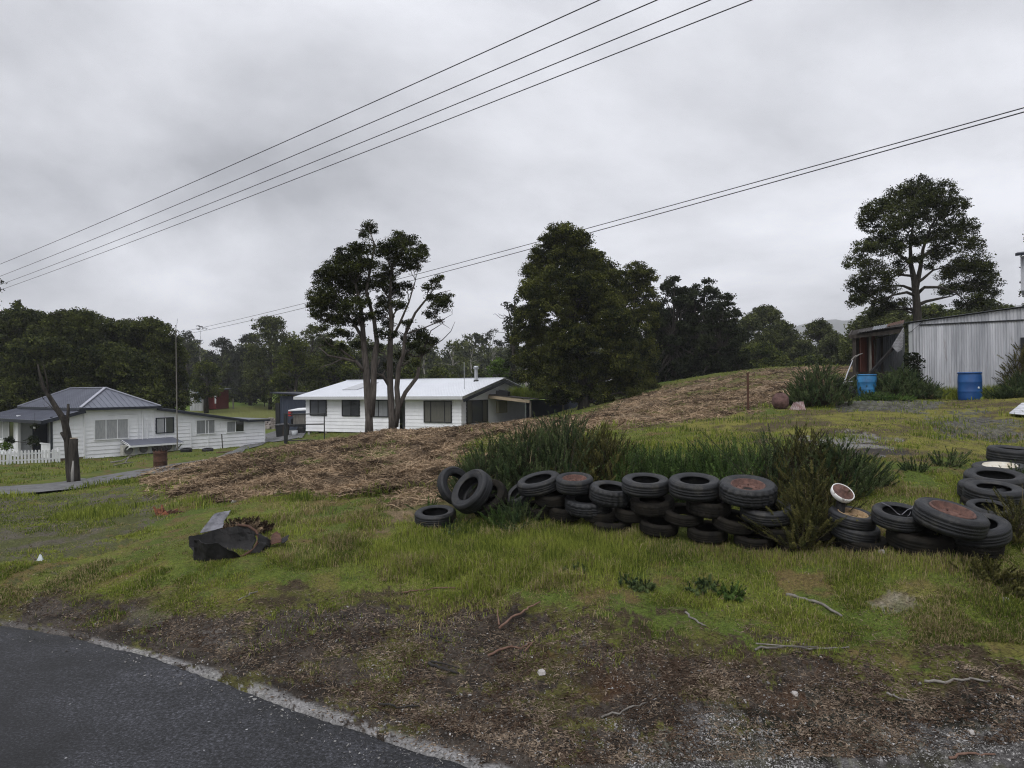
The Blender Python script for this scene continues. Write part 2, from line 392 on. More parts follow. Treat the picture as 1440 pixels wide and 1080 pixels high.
def zones(x, y, z):
    u, v = proj(x, y, z)
    d = np.hypot(x, y)
    s = np.clip(9 / np.maximum(d, 3), .1, 1.6)
    ju = (fbm(x * 1.7, y * 1.7, 7, 11, .78) - .5) * 260 * s; jv = (fbm(x * 1.7, y * 1.7, 7, 21, .78) - .5) * 140 * s
    front = y > 1
    near = (y < 15.5) & front; mid = (y > 10) & (y < 36)
    U, V = u + ju, v + jv
    W = {}
    W['shoulder'] = (near & inpoly(U, V, Z_SHOULDER)) | ~front
    W['scrub'] = near & inpoly(U, V, Z_SCRUB)
    W['mulch'] = (y < 31) & (y > 9) & inpoly(u + ju * .5, v + jv * .4, Z_MULCH)
    W['mulch2'] = mid_m2(y) & inpoly(u + ju * .5, v + jv * .5, Z_MULCH2)
    W['moss'] = (y > 10) & (y < 40) & inpoly(U, V, Z_MOSS)
    W['mud'] = (y < 20) & front & inpoly(u + ju * .5, v + jv * .4, Z_MUD)
    W['gravel'] = (y > 10) & (y < 36) & (inpoly(u + ju * .5, v + jv * .4, Z_GRAVEL2) | (inpoly(U, V, Z_GRAVEL3) & (y < 20)))
    W['left'] = (y < 22) & front & inpoly(U, V, Z_LEFT)
    W['bare'] = (y < 22) & front & inpoly(U, V, Z_FRONTBARE)
    W['red'] = near & inpoly(U, V, Z_RED)
    W['algae'] = near & inpoly(U, V, Z_ALGAE)
    W['grit'] = near & inpoly(U, V, Z_GRIT)
    W['pale'] = near & inpoly(u + ju * .3, v + jv * .3, Z_PALE)
    W['far'] = (y > 52)
    return W, u, v
def mid_m2(y): return (y > 12) & (y < 46)
def mulch_bump(x, y):
    return (fbm(x * .8, y * .8, 3, 5) - .56) * .26 + (fbm(x * 3, y * 3, 4, 9, .6) - .5) * .22
def detail(x, y, W):
    d = np.hypot(x, y)
    h = (fbm(x * .7, y * .7, 3, 31) - .5) * .16 * sstep(5, 7, d)
    h = h + (fbm(x * 3.1, y * 3.1, 4, 41, .6) - .5) * .07 * sstep(4.6, 6.5, d)
    h = h + (fbm(x * 17, y * 17, 2, 51) - .5) * .022 * sstep(4.6, 6.0, d) * (d < 30)
    m = np.where(W['mulch'] | W['mulch2'], 1.0, 0.0)
    h = h + m * mulch_bump(x, y) * (1.0 + 0 * d)
    e = dist_edge(x, y)
    h = np.where(d < 60, h * sstep(0.0, .7, e), h)
    h = np.where(W['mud'], h * .2 - .03, h)
    return h, e
def full_ground(x, y):
    """height of the finished ground, bumps included"""
    x = np.atleast_1d(np.asarray(x, float)); y = np.atleast_1d(np.asarray(y, float))
    z = ground(x, y)
    W, u, v = zones(x, y, z)
    h, e = detail(x, y, W)
    near = np.hypot(x, y) < 40
    z = np.where(near & (y > -3), z * sstep(0.0, .9, e), z)
    return np.where((e < .02) & near, np.minimum(z + h, 0) - .03, z + h), W, u, v, e
def GZ(x, y): return float(full_ground(x, y)[0][0])

# ------------------------------------------------------------------ ground sheet
th = np.concatenate([np.linspace(-180, -48, 60, endpoint=False), np.arange(-48, 48, .105), np.linspace(48, 180, 60, endpoint=False)])
th = np.radians(th)
rr = np.concatenate([np.linspace(.3, 4.2, 10, endpoint=False), np.exp(np.arange(math.log(4.2), math.log(60), .0082)),
                     np.exp(np.linspace(math.log(60), math.log(6000), 90))])
nt_, nr_ = len(th), len(rr)
TT, RR = np.meshgrid(th, rr)
X = (RR * np.sin(TT)).ravel(); Y = (RR * np.cos(TT)).ravel()
z, W, U_, V_, E = full_ground(X, Y)
D = np.hypot(X, Y)
n1 = fbm(X * .5, Y * .5, 4, 61); n2 = fbm(X * 2.3, Y * 2.3, 4, 71, .6); n3 = fbm(X * 11, Y * 11, 4, 81, .75)
def c3(r, g, b): return np.array([r, g, b])[None]
def mixc(a, b, t): return a + (b - a) * t[:, None]
col = np.zeros((len(X), 3)) + c3(.082, .094, .020)
col = mixc(col, c3(.060, .082, .016), sstep(.40, .60, n1))
col = mixc(col, c3(.105, .070, .034), sstep(.52, .68, n2) * .8)
col = mixc(col, c3(.11, .125, .022), sstep(.50, .66, fbm(X * 1.1, Y * 1.1, 6, 91, .7)) * .45)
_far = W['far']
fieldc = mixc(np.zeros_like(col) + c3(.105, .16, .030), c3(.14, .15, .045), sstep(.4, .65, fbm(X * .08, Y * .08, 4, 15)))
col[_far] = fieldc[_far]
col[~_far & (D > 0)] *= 1.25
def put(mask, a, b, n, lo=.35, hi=.65, k=1.0):
    cc = mixc(np.zeros_like(col) + c3(*a), c3(*b), sstep(lo, hi, n))
    col[mask] = col[mask] * (1 - k) + cc[mask] * k
put(W['moss'], (.082, .064, .036), (.165, .155, .036), fbm(X * .9, Y * 1.5, 6, 17, .7), .40, .60)
put(W['left'], (.095, .085, .065), (.075, .080, .030), n2, .4, .6)
put(W['bare'], (.10, .095, .035), (.17, .125, .075), n2)
put(W['mulch'], (.042, .029, .021), (.17, .125, .082), fbm(X * 2.1, Y * 2.1, 6, 73, .7), .38, .62)
put(W['mulch2'], (.075, .054, .036), (.25, .185, .12), fbm(X * 1.6, Y * 1.6, 6, 74, .7), .38, .62)
put(W['mulch'] & (fbm(X * .8, Y * .8, 5, 29, .65) > .56), (.07, .085, .02), (.10, .12, .03), n2)
put(W['mulch2'] & (fbm(X * .35, Y * .7, 4, 19) > .53), (.09, .085, .03), (.12, .12, .035), n2)
put(W['gravel'], (.050, .050, .048), (.115, .112, .105), n3, k=.85)
put(W['mud'], (.05, .043, .038), (.20, .19, .19), fbm(X * 1.3, Y * 4, 4, 23), .45, .6)
put(W['scrub'], (.052, .040, .024), (.088, .092, .022), n2, .40, .60)
put(W['shoulder'], (.032, .026, .021), (.074, .061, .050), fbm(X * 4, Y * 4, 6, 75, .75), .35, .62)
put(W['shoulder'] & (fbm(X * 1.6, Y * 1.6, 6, 27, .75) > .59), (.065, .06, .022), (.10, .095, .03), n3)
put(W['red'], (.046, .032, .020), (.085, .044, .022), n2, .35, .65, .6)
put(W['grit'], (.045, .042, .04), (.15, .145, .145), n3, .4, .75, .7)
put(W['algae'], (.014, .014, .010), (.05, .05, .04), n2, .45, .7, .9)
put(W['pale'], (.14, .12, .09), (.27, .24, .21), n3, k=.6)
# pale sand washed along the asphalt edge
sw = .06 + .12 * fbm(X * .7, Y * .7, 3, 33)
sand = (1 - sstep(sw * .7, sw * 1.4, E)) * (D < 14) * (fbm(X * 5, Y * 5, 5, 35, .7) > .40)
sand = np.maximum(sand, (D < 14) * (1 - sstep(.06, .2, np.abs(E - .55 - .25 * (fbm(X * .6, Y * .6, 3, 37) - .5)))) * (fbm(X * 1.9, Y * 1.9, 4, 39) > .54) * (X < -1.0) * .16)
cs = mixc(np.zeros_like(col) + c3(.22, .215, .21), c3(.42, .41, .41), n3)
cs = mixc(cs, c3(.085, .072, .062) + 0 * cs, sstep(-3.9, -4.7, X) * .85)
col = mixc(col, cs, np.clip(sand, 0, 1) * .8)
col *= (.60 + .46 * n3)[:, None]
col[(D < 16) & W['shoulder']] *= .88
verts = np.stack([X, Y, z], -1)
i0 = np.arange(nr_ - 1)[:, None] * nt_; j0 = np.arange(nt_)[None]; j1 = (j0 + 1) % nt_
quads = np.stack([i0 + j0, i0 + j1, i0 + nt_ + j1, i0 + nt_ + j0], -1).reshape(-1, 4)[:, ::-1]
cap = np.array([list(range(nt_))])[:, ::-1]
wet = np.clip(W['mud'] * sstep(.46, .56, fbm(X * 1.3, Y * 4, 4, 23)) + sand * .35, 0, 1)
me = np_mesh('ground', verts, [quads, cap], smooth=True,
             attrs={'albedo': ('POINT', 'FLOAT_COLOR', np.concatenate([col, np.ones((len(col), 1))], 1)), 'wet': ('POINT', 'FLOAT', wet)})
gm, nt, b = newmat('earth_and_turf'); N = nt.nodes; L = nt.links
at = N.new('ShaderNodeAttribute'); at.attribute_name = 'albedo'
tc = N.new('ShaderNodeTexCoord')
no = N.new('ShaderNodeTexNoise'); no.inputs['Scale'].default_value = 34; no.inputs['Detail'].default_value = 6; no.inputs['Roughness'].default_value = .75
L.new(tc.outputs['Object'], no.inputs['Vector'])
mr = N.new('ShaderNodeMapRange'); mr.inputs[1].default_value = .3; mr.inputs[2].default_value = .7; mr.inputs[3].default_value = .30; mr.inputs[4].default_value = 1.8
L.new(no.outputs['Fac'], mr.inputs[0])
vm = N.new('ShaderNodeVectorMath'); vm.operation = 'SCALE'
L.new(at.outputs['Color'], vm.inputs[0]); L.new(mr.outputs[0], vm.inputs['Scale'])
L.new(vm.outputs[0], b.inputs['Base Color'])
wa = N.new('ShaderNodeAttribute'); wa.attribute_name = 'wet'
wr = N.new('ShaderNodeMapRange'); wr.inputs[3].default_value = .95; wr.inputs[4].default_value = .12
L.new(wa.outputs['Fac'], wr.inputs[0]); L.new(wr.outputs[0], b.inputs['Roughness'])
b.inputs['Specular IOR Level'].default_value = .12
bp = N.new('ShaderNodeBump'); bp.inputs['Strength'].default_value = .6; bp.inputs['Distance'].default_value = .02
L.new(no.outputs['Fac'], bp.inputs['Height']); L.new(bp.outputs[0], b.inputs['Normal'])
tag(link('ground', me, gm), kind='structure')

# ------------------------------------------------------------------ road: its own sheet, with a slightly raised broken edge
def road_mesh():
    vs = []; fs = []
    # resample the edge finely
    pts = []
    for a, c in zip(EDGE[:-1], EDGE[1:]):
        n = max(2, int(np.hypot(*(c - a)) / .04))
        for k in range(n): pts.append(a + (c - a) * k / n)
    pts.append(EDGE[-1]); pts = np.array(pts)
    t = np.gradient(pts, axis=0); t /= np.linalg.norm(t, axis=1)[:, None]
    nrm = np.stack([t[:, 1], -t[:, 0]], -1)      # towards the road
    jit = (fbm(pts[:, 0] * 3.5, pts[:, 1] * 3.5, 5, 77, .8) - .5) * .10
    offs = [0, .01, .05, .15, .4, 1, 2, 3.5, 5.5, 7]
    rows = []
    for o in offs:
        far_dir = np.array([-.35, -.937]); wt = min(1, max(0, (o - .3) / .7)); dd = nrm * (1 - wt) + far_dir * wt
        q = pts + dd * (o + jit * (1 if o < .2 else (.5 if o < .5 else 0)))[:, None]
        zz = -.028 if o == 0 else (.006 if o == .01 else .012 + .008 * min(o, 3))
        rows.append(np.column_stack([q, np.full(len(q), zz)]))
    V = np.concatenate(rows); n = len(pts); k = len(offs)
    i = (np.arange(k - 1)[:, None] * n + np.arange(n - 1)[None]).ravel()
    Q = np.stack([i, i + 1, i + n + 1, i + n], -1)
    return np_mesh('road', V, Q[:, ::-1], smooth=True)
rm, nt, b = newmat('worn_asphalt'); N = nt.nodes; L = nt.links
tc = N.new('ShaderNodeTexCoord')
big = N.new('ShaderNodeTexNoise'); big.inputs['Scale'].default_value = .55; big.inputs['Detail'].default_value = 5; big.inputs['Roughness'].default_value = .6
fine = N.new('ShaderNodeTexVoronoi'); fine.inputs['Scale'].default_value = 70
fn = N.new('ShaderNodeTexNoise'); fn.inputs['Scale'].default_value = 42; fn.inputs['Detail'].default_value = 4; fn.inputs['Roughness'].default_value = .8
for n_ in (big, fine, fn): L.new(tc.outputs['Object'], n_.inputs['Vector'])
cr = N.new('ShaderNodeValToRGB'); cr.color_ramp.elements[0].color = (.008, .008, .009, 1); cr.color_ramp.elements[1].color = (.044, .045, .052, 1)
cr.color_ramp.elements[0].position = .40; cr.color_ramp.elements[1].position = .64
L.new(big.outputs['Fac'], cr.inputs['Fac'])
sp = N.new('ShaderNodeValToRGB'); sp.color_ramp.elements[0].color = (0.12, .12, .12, 1); sp.color_ramp.elements[1].color = (5.0, 5.0, 5.1, 1)
sp.color_ramp.elements[0].position = .38; sp.color_ramp.elements[1].position = .78
e = sp.color_ramp.elements.new(.55); e.color = (.95, .95, .95, 1)
L.new(fn.outputs['Fac'], sp.inputs['Fac'])
st = N.new('ShaderNodeMath'); st.operation = 'GREATER_THAN'; st.inputs[1].default_value = .972
L.new(fine.outputs['Color'], st.inputs[0])
mu = N.new('ShaderNodeMix'); mu.data_type = 'RGBA'; mu.blend_type = 'MULTIPLY'; mu.inputs[0].default_value = 1
L.new(cr.outputs[0], mu.inputs[6]); L.new(sp.outputs[0], mu.inputs[7])
m2 = N.new('ShaderNodeMix'); m2.data_type = 'RGBA'; m2.inputs[7].default_value = (.34, .34, .35, 1)
L.new(st.outputs[0], m2.inputs[0]); L.new(mu.outputs[2], m2.inputs[6]); L.new(m2.outputs[2], b.inputs['Base Color'])
rg = N.new('ShaderNodeMapRange'); rg.inputs[3].default_value = .5; rg.inputs[4].default_value = .85; b.inputs['Specular IOR Level'].default_value = .3
L.new(big.outputs['Fac'], rg.inputs[0]); L.new(rg.outputs[0], b.inputs['Roughness'])
bp = N.new('ShaderNodeBump'); bp.inputs['Strength'].default_value = .8; bp.inputs['Distance'].default_value = .006
L.new(fn.outputs['Fac'], bp.inputs['Height']); L.new(bp.outputs[0], b.inputs['Normal'])
tag(link('road', road_mesh(), rm), kind='structure')

# ------------------------------------------------------------------ driveway strips laid on the ground
def strip(name, left, right, material, n=60, m=6, lift=.02):
    """left/right: matching pixel polylines of the two edges, on the ground"""
    def res(pl):
        q = np.array([hit(u, v)[:2] for u, v in pl]); s = np.linspace(0, len(q) - 1, n)
        return np.stack([np.interp(s, np.arange(len(q)), q[:, k]) for k in (0, 1)], -1)
    a, b_ = res(left), res(right)
    jit = (fbm(a[:, 0] * 1.2, a[:, 1] * 1.2, 3, 5) - .5)[:, None] * .5
    a = a + jit * (a - b_) * .12
    T = np.linspace(0, 1, m)
    pts = (a[None] * (1 - T[:, None, None]) + b_[None] * T[:, None, None]).reshape(-1, 2)
    zz = full_ground(pts[:, 0], pts[:, 1])[0]
    # smooth and keep above the bumps around
    zz = np.maximum(zz, ground(pts[:, 0], pts[:, 1])) + lift
    i = (np.arange(m - 1)[:, None] * n + np.arange(n - 1)[None]).ravel()
    me = np_mesh(name, np.column_stack([pts, zz]), np.stack([i, i + 1, i + n + 1, i + n], -1), smooth=True)
    return tag(link(name, me, material), kind='structure')
dm = mat('driveway_gravel', (.075, .075, .076), .85, scale=2.5, col2=(.15, .15, .152), bump=.6, bscale=60)
strip('driveway', [(-260, 722), (-100, 707), (0, 699), (60, 694), (120, 687), (180, 675), (240, 663), (300, 653)],
      [(-260, 704), (-100, 693), (0, 686), (60, 682), (120, 675), (180, 664), (240, 654), (300, 646)], dm, lift=.03)
strip('yard_gravel', [(300, 651), (345, 633), (375, 624), (400, 620), (425, 618)], [(300, 646), (345, 626), (372, 612), (392, 606), (432, 606)], dm, n=40, lift=.05)

# ------------------------------------------------------------------ scattered ground cover
def scatter(n, y0, y1, umin=-40, umax=1480, seed=1):
    """points spread evenly in the picture over the ground between two distances"""
    g = np.random.default_rng(seed)
    yy = 1 / g.uniform(1 / y1, 1 / y0, n)
    uu = g.uniform(umin, umax, n)
    xx = (uu - 720) / F_PX * yy
    return xx, yy, g
def blades(name, x, y, z, h, w, g, material, lean=.5, segs=2, tone=None, clump=0):
    n = len(x)
    az = g.uniform(0, 2 * PI, n); le = g.normal(0, lean, n)
    wd = g.uniform(0, 2 * PI, n)
    dx, dy = np.cos(az) * le, np.sin(az) * le
    base = np.stack([x, y, z - .012], -1)
    wv = np.stack([np.cos(wd), np.sin(wd), 0 * wd], -1) * (w / 2)[:, None]
    mid = base + np.stack([dx * h * .35, dy * h * .35, h * .6], -1)
    tip = base + np.stack([dx * h, dy * h, h * (1 - .35 * np.minimum(np.abs(le), 1))], -1)
    V = np.stack([base - wv, base + wv, mid + wv * .75, mid - wv * .75, tip], 1).reshape(-1, 3)
    i = np.arange(n)[:, None] * 5
    q = i + np.array([[0, 1, 2, 3]]); t = i + np.array([[3, 2, 4]])
    if tone is None: tone = g.uniform(0, 1, n)
    at = np.concatenate([tone, tone])
    return link(name, np_mesh(name, V, [q, t], attrs={'tone': ('FACE', 'FLOAT', at)}), material)
GRASSY = lambda W: ~(W['shoulder'] | W['mulch'] | W['mulch2'] | W['mud'] | W['gravel'] | W['pale'])
# turf in the foreground
x, y, g = scatter(760000, 6.2, 16, seed=2)
z, W, u, v, e = full_ground(x, y)
dens = np.where(GRASSY(W), .70, 0.0)
dens = np.where(W['scrub'], .30, dens); dens = np.where(W['left'], .28, dens); dens = np.where(W['bare'], .30, dens); dens = np.where(W['moss'], .3, dens)
dens = np.where(W['shoulder'], .035, dens)
dens *= .25 + 1.3 * sstep(.36, .62, fbm(x * 1.5, y * 1.5, 4, 101))
dens *= sstep(-.02, .25, e)
k = g.random(len(x)) < dens
x, y, z, u, v = [q[k] for q in (x, y, z, u, v)]; d = np.hypot(x, y)
tuft = fbm(x * 2.6, y * 2.6, 3, 105)
lush = inpoly(u, v, [(540, 735), (640, 735), (760, 745), (900, 752), (900, 800), (820, 822), (700, 838), (600, 815), (520, 790)]) * 1.0
lush = np.maximum(lush, .6 * inpoly(u, v, [(330, 700), (470, 715), (600, 745), (600, 800), (380, 795)]))
lush = np.maximum(lush, .35 * inpoly(u, v, [(1050, 790), (1250, 800), (1200, 880), (1060, 860)]))
lush = np.maximum(lush, .3 * inpoly(u, v, [(1180, 560), (1440, 740), (1440, 860), (1250, 800)]))
h = (.018 + .045 * sstep(.4, .7, tuft)) * g.uniform(.5, 1.3, len(x)) + lush * g.uniform(.02, .13, len(x)) * sstep(.3, .6, tuft)
tone = np.clip(.26 + .9 * (fbm(x * 1.3, y * 1.3, 4, 107) - .45) + g.normal(0, .26, len(x)) + .15 * lush, 0, 1)
dry = g.random(len(x)) < .10 + .35 * sstep(.5, .65, fbm(x * .9, y * .9, 3, 119))
tag(blades('grass', x[~dry], y[~dry], z[~dry], h[~dry], .0035 + .0005 * d[~dry], g, M['grassblade'], .55, tone=tone[~dry]), kind='stuff')
tag(blades('dry_grass', x[dry], y[dry], z[dry], h[dry] * 1.25, .003 + .0004 * d[dry], g, M['drygrass'], .7), kind='stuff')
# longer grass farther off
x, y, g = scatter(150000, 13, 52, seed=3)
z, W, u, v, e = full_ground(x, y)
dens = np.where(GRASSY(W), .8, 0.0); dens = np.where(W['moss'], .22, dens)
dens = np.where(W['mulch2'] & (fbm(x * .35, y * .7, 4, 19) > .53), .35, dens); dens = np.where(W['mulch'] & (fbm(x * .8, y * .8, 5, 29, .65) > .56), .5, dens)
dens *= .3 + 1.1 * sstep(.38, .6, fbm(x * .7, y * .7, 4, 111))
k = (g.random(len(x)) < dens) & ~((u < 330) & (v > 640) & (v < 700) & (np.abs(v - (694 - .15 * u)) < 9))
x, y, z = x[k], y[k], z[k]; d = np.hypot(x, y)
h = (.04 + .14 * sstep(.45, .75, fbm(x * 1.3, y * 1.3, 3, 113))) * g.uniform(.5, 1.4, len(x))
tag(blades('meadow_grass', x, y, z, h, .004 + .0007 * d, g, M['grassblade'], .5,
           tone=np.clip(g.normal(.35, .22, len(x)) + .5 * (fbm(x * .3, y * .3, 3, 7) - .5), 0, 1)), kind='stuff')
# mulched stalks: curved strips lying across each other
def strands(name, x, y, z, g, L0, L1, w, material, up=.35, tone=None, lift=.03):
    n = len(x); Ln = g.uniform(L0, L1, n); az = g.uniform(0, 2 * PI, n); el = g.normal(0, up, n)
    d = np.stack([np.cos(az) * np.cos(el), np.sin(az) * np.cos(el), np.sin(el)], -1)
    s = np.stack([-np.sin(az), np.cos(az), 0 * az], -1)
    tw = g.normal(0, .9, n)
    s2 = s * np.cos(tw)[:, None] + np.array([0, 0, 1]) * np.sin(tw)[:, None]
    b0 = np.stack([x, y, z + g.uniform(0, lift * 2, n)], -1)
    bend = (s * g.normal(0, .16, n)[:, None] + np.array([0, 0, 1]) * g.uniform(0, .12, n)[:, None]) * Ln[:, None]
    P0 = b0 - d * Ln[:, None] / 2 - bend * .7; P1 = b0 + bend * .5; P2 = b0 + d * Ln[:, None] / 2 - bend * .7
    ww = s2 * (w / 2)[:, None]
    V = np.stack([P0 - ww * .5, P0 + ww * .5, P1 + ww, P1 - ww, P2 + ww * .4, P2 - ww * .4], 1).reshape(-1, 3)
    i = np.arange(n)[:, None] * 6
    q = np.concatenate([i + np.array([[0, 1, 2, 3]]), i + np.array([[3, 2, 4, 5]])])
    if tone is None: tone = g.beta(1.3, 1.6, n)
    return link(name, np_mesh(name, V, q, attrs={'tone': ('FACE', 'FLOAT', np.concatenate([tone, tone]))}), material)
x, y, g = scatter(520000, 12, 46, umin=150, umax=1240, seed=4)
z, W, u, v, e = full_ground(x, y)
cv = sstep(.36, .56, fbm(x * 1.1, y * 1.1, 5, 201, .65))
k = (W['mulch'] & (g.random(len(x)) < .12 + .78 * cv)) | (W['mulch2'] & (g.random(len(x)) < (.06 + .55 * cv) * np.where(y < 20, .25, 1))) | (W['bare'] & (g.random(len(x)) < .12)) | (GRASSY(W) & (y < 30) & (u > 200) & (u < 800) & (v < 700) & (g.random(len(x)) < .04))
x, y, z = x[k], y[k], z[k]; d = np.hypot(x, y)
tn = np.clip(g.beta(1.3, 1.7, len(x)) + 1.3 * (fbm(x * 1.5, y * 1.5, 4, 121) - .50), 0, 1)
tag(strands('mulched_scrub', x, y, z, g, .10, .42, .006 + .0005 * d, M['strand'], tone=tn, lift=.035), kind='stuff')
# litter, bark flakes and dead stalks on the verge
x, y, g = scatter(240000, 4.9, 11, seed=5)
z, W, u, v, e = full_ground(x, y)
pr = np.where(W['shoulder'], .42, np.where(W['scrub'], .16, .03)) * (.3 + 1.4 * sstep(.35, .65, fbm(x * 2, y * 2, 4, 123)))
pr = np.where(e < .35, pr * .12, pr)
k = (g.random(len(x)) < pr) & (e > .03)
x, y, z = x[k], y[k], z[k]; n = len(x)
tag(strands('leaf_litter', x, y, z, g, .012, .055, g.uniform(.004, .013, n), M['litter'], up=.25, tone=np.clip(g.beta(.9, 3.2, n), 0, 1), lift=.004), kind='stuff')
x, y, g = scatter(130000, 5.4, 12, seed=15)
z, W, u, v, e = full_ground(x, y)
k = (g.random(len(x)) < np.where(W['shoulder'] | W['scrub'], .22, .06)) & (e > .25)
x, y, z = x[k], y[k], z[k]; n = len(x)
tag(strands('dead_stalks', x, y, z, g, .04, .15, g.uniform(.002, .0045, n), M['litter'], up=.3, tone=np.clip(g.beta(1, 4, n), 0, 1), lift=.008), kind='stuff')
# loose grit: small angular chips
x, y, g = scatter(210000, 4.7, 9.5, seed=6)
z, W, u, v, e = full_ground(x, y)
pr = np.where(W['grit'], .75, np.where(W['shoulder'], .16, 0)) * (.3 + 1.2 * sstep(.35, .6, fbm(x * 2.5, y * 2.5, 3, 131)))
pr = np.where((e > 0) & (e < .5), .16, pr)
pr = np.where((e < 0) & (e > -.45), .10 * (1 + e / .45), pr)
k = (g.random(len(x)) < pr) & (e > -.45)
z = np.where(e < .02, .018, z)
x, y, z = x[k], y[k], z[k]; n = len(x)
sz = g.gamma(2.2, .0022, n) + .0025
o = g.normal(0, 1, (n, 4, 3)); o /= np.linalg.norm(o, axis=2, keepdims=True); o[:, :, 2] *= .6
V = (np.stack([x, y, z + sz * .2], -1)[:, None] + o * sz[:, None, None]).reshape(-1, 3)
i = np.arange(n)[:, None] * 4
F4 = np.concatenate([i + np.array([[a, b_, c_]]) for a, b_, c_ in ((0, 1, 2), (0, 2, 3), (0, 3, 1), (1, 3, 2))])
tn = np.tile(g.beta(1.2, 2.2, n), 4)
tag(link('loose_grit', np_mesh('loose_grit', V, F4, attrs={'tone': ('FACE', 'FLOAT', tn)}), M['grit']), kind='stuff')
# ------------------------------------------------------------------ building helpers
class Frame:
    """local frame of a building: origin, x along one wall, y into the building"""
    def __init__(s, ox, oy, oz, ang):
        s.o = np.array([ox, oy, oz]); s.a = ang
        s.x = np.array([math.cos(ang), math.sin(ang), 0]); s.y = np.array([-math.sin(ang), math.cos(ang), 0])
    def loc(s, p): d = np.asarray(p) - s.o; return np.array([d @ s.x, d @ s.y, d[2]])
    def on_y(s, u, v, y0=0.0):      # ray with the wall plane local y = y0 -> (x, z)
        r = ray(u, v); t = (y0 - (CAM - s.o) @ s.y) / (r @ s.y); q = s.loc(CAM + r * t); return q[0], q[2]
    def on_x(s, u, v, x0=0.0):
        r = ray(u, v); t = (x0 - (CAM - s.o) @ s.x) / (r @ s.x); q = s.loc(CAM + r * t); return q[1], q[2]
def boards(mb, mp, s0, s1, z0, top, pitch=.2, lip=.032, n=400):
    """overlapping weatherboards; mp(s, out, z) gives the point, top(s) the height of the wall"""
    ss = np.linspace(s0, s1, n); tt = np.array([top(s) for s in ss])
    z = z0
    for k in range(n - 1):   # backing wall as narrow strips under the roof line, merged where the top is straight
        pass
    # backing polygon
    idx = [0]
    for k in range(1, n - 1):
        if abs((tt[k + 1] - tt[k]) - (tt[k] - tt[k - 1])) > 1e-5: idx.append(k)
    idx.append(n - 1)
    for a, b_ in zip(idx[:-1], idx[1:]):
        mb.add([mp(ss[a], 0, z0), mp(ss[b_], 0, z0), mp(ss[b_], 0, tt[b_]), mp(ss[a], 0, tt[a])], [(0, 1, 2, 3)])
    while z < tt.max() - .02:
        zt = min(z + pitch, tt.max())
        ok = tt >= zt - .01
        k = 0
        while k < n:
            if ok[k]:
                j = k
                while j + 1 < n and ok[j + 1]: j += 1
                if j > k:
                    a, b_ = ss[k], ss[j]
                    mb.add([mp(a, lip, z), mp(b_, lip, z), mp(b_, .004, zt), mp(a, .004, zt), mp(a, 0, z), mp(b_, 0, z)],
                           [(0, 1, 2, 3), (4, 5, 1, 0), (4, 0, 3), (5, 2, 1)])
                k = j + 1
            else: k += 1
        z = zt
def corrug(mb, p0, p1, zb, zt, pitch=.076, amp=.012, nrm=(0, -1, 0), per=6, z_rows=1):
    """wavy sheet from p0 to p1; zb, zt heights (functions of 0..1 or numbers)"""
    p0 = np.array(p0, float); p1 = np.array(p1, float); Ln = np.linalg.norm(p1 - p0); n = max(2, int(Ln / pitch * per))
    nr = np.array(nrm, float)
    fb = zb if callable(zb) else (lambda t: zb); ft = zt if callable(zt) else (lambda t: zt)
    vs = []
    for i in range(n + 1):
        t = i / n; q = p0 + (p1 - p0) * t + nr * amp * math.sin(2 * PI * t * Ln / pitch)
        vs += [(q[0], q[1], fb(t)), (q[0], q[1], ft(t))]
    mb.add(vs, [(2 * i, 2 * i + 2, 2 * i + 3, 2 * i + 1) for i in range(n)])
def corrug_quad(mb, a, b_, c_, d_, pitch=.076, amp=.012, per=6, back=True):
    """wavy sheet over any quad: ridges run a->d, waves go a->b"""
    a, b_, c_, d_ = [np.array(q, float) for q in (a, b_, c_, d_)]
    Ln = np.linalg.norm(b_ - a); n = max(2, int(Ln / pitch * per))
    nr = np.cross(b_ - a, d_ - a); nr /= np.linalg.norm(nr)
    vs = []
    for i in range(n + 1):
        t = i / n; o = nr * amp * math.sin(2 * PI * t * Ln / pitch)
        vs += [a + (b_ - a) * t + o, d_ + (c_ - d_) * t + o]
    mb.add(vs, [(2 * i, 2 * i + 2, 2 * i + 3, 2 * i + 1) for i in range(n)])
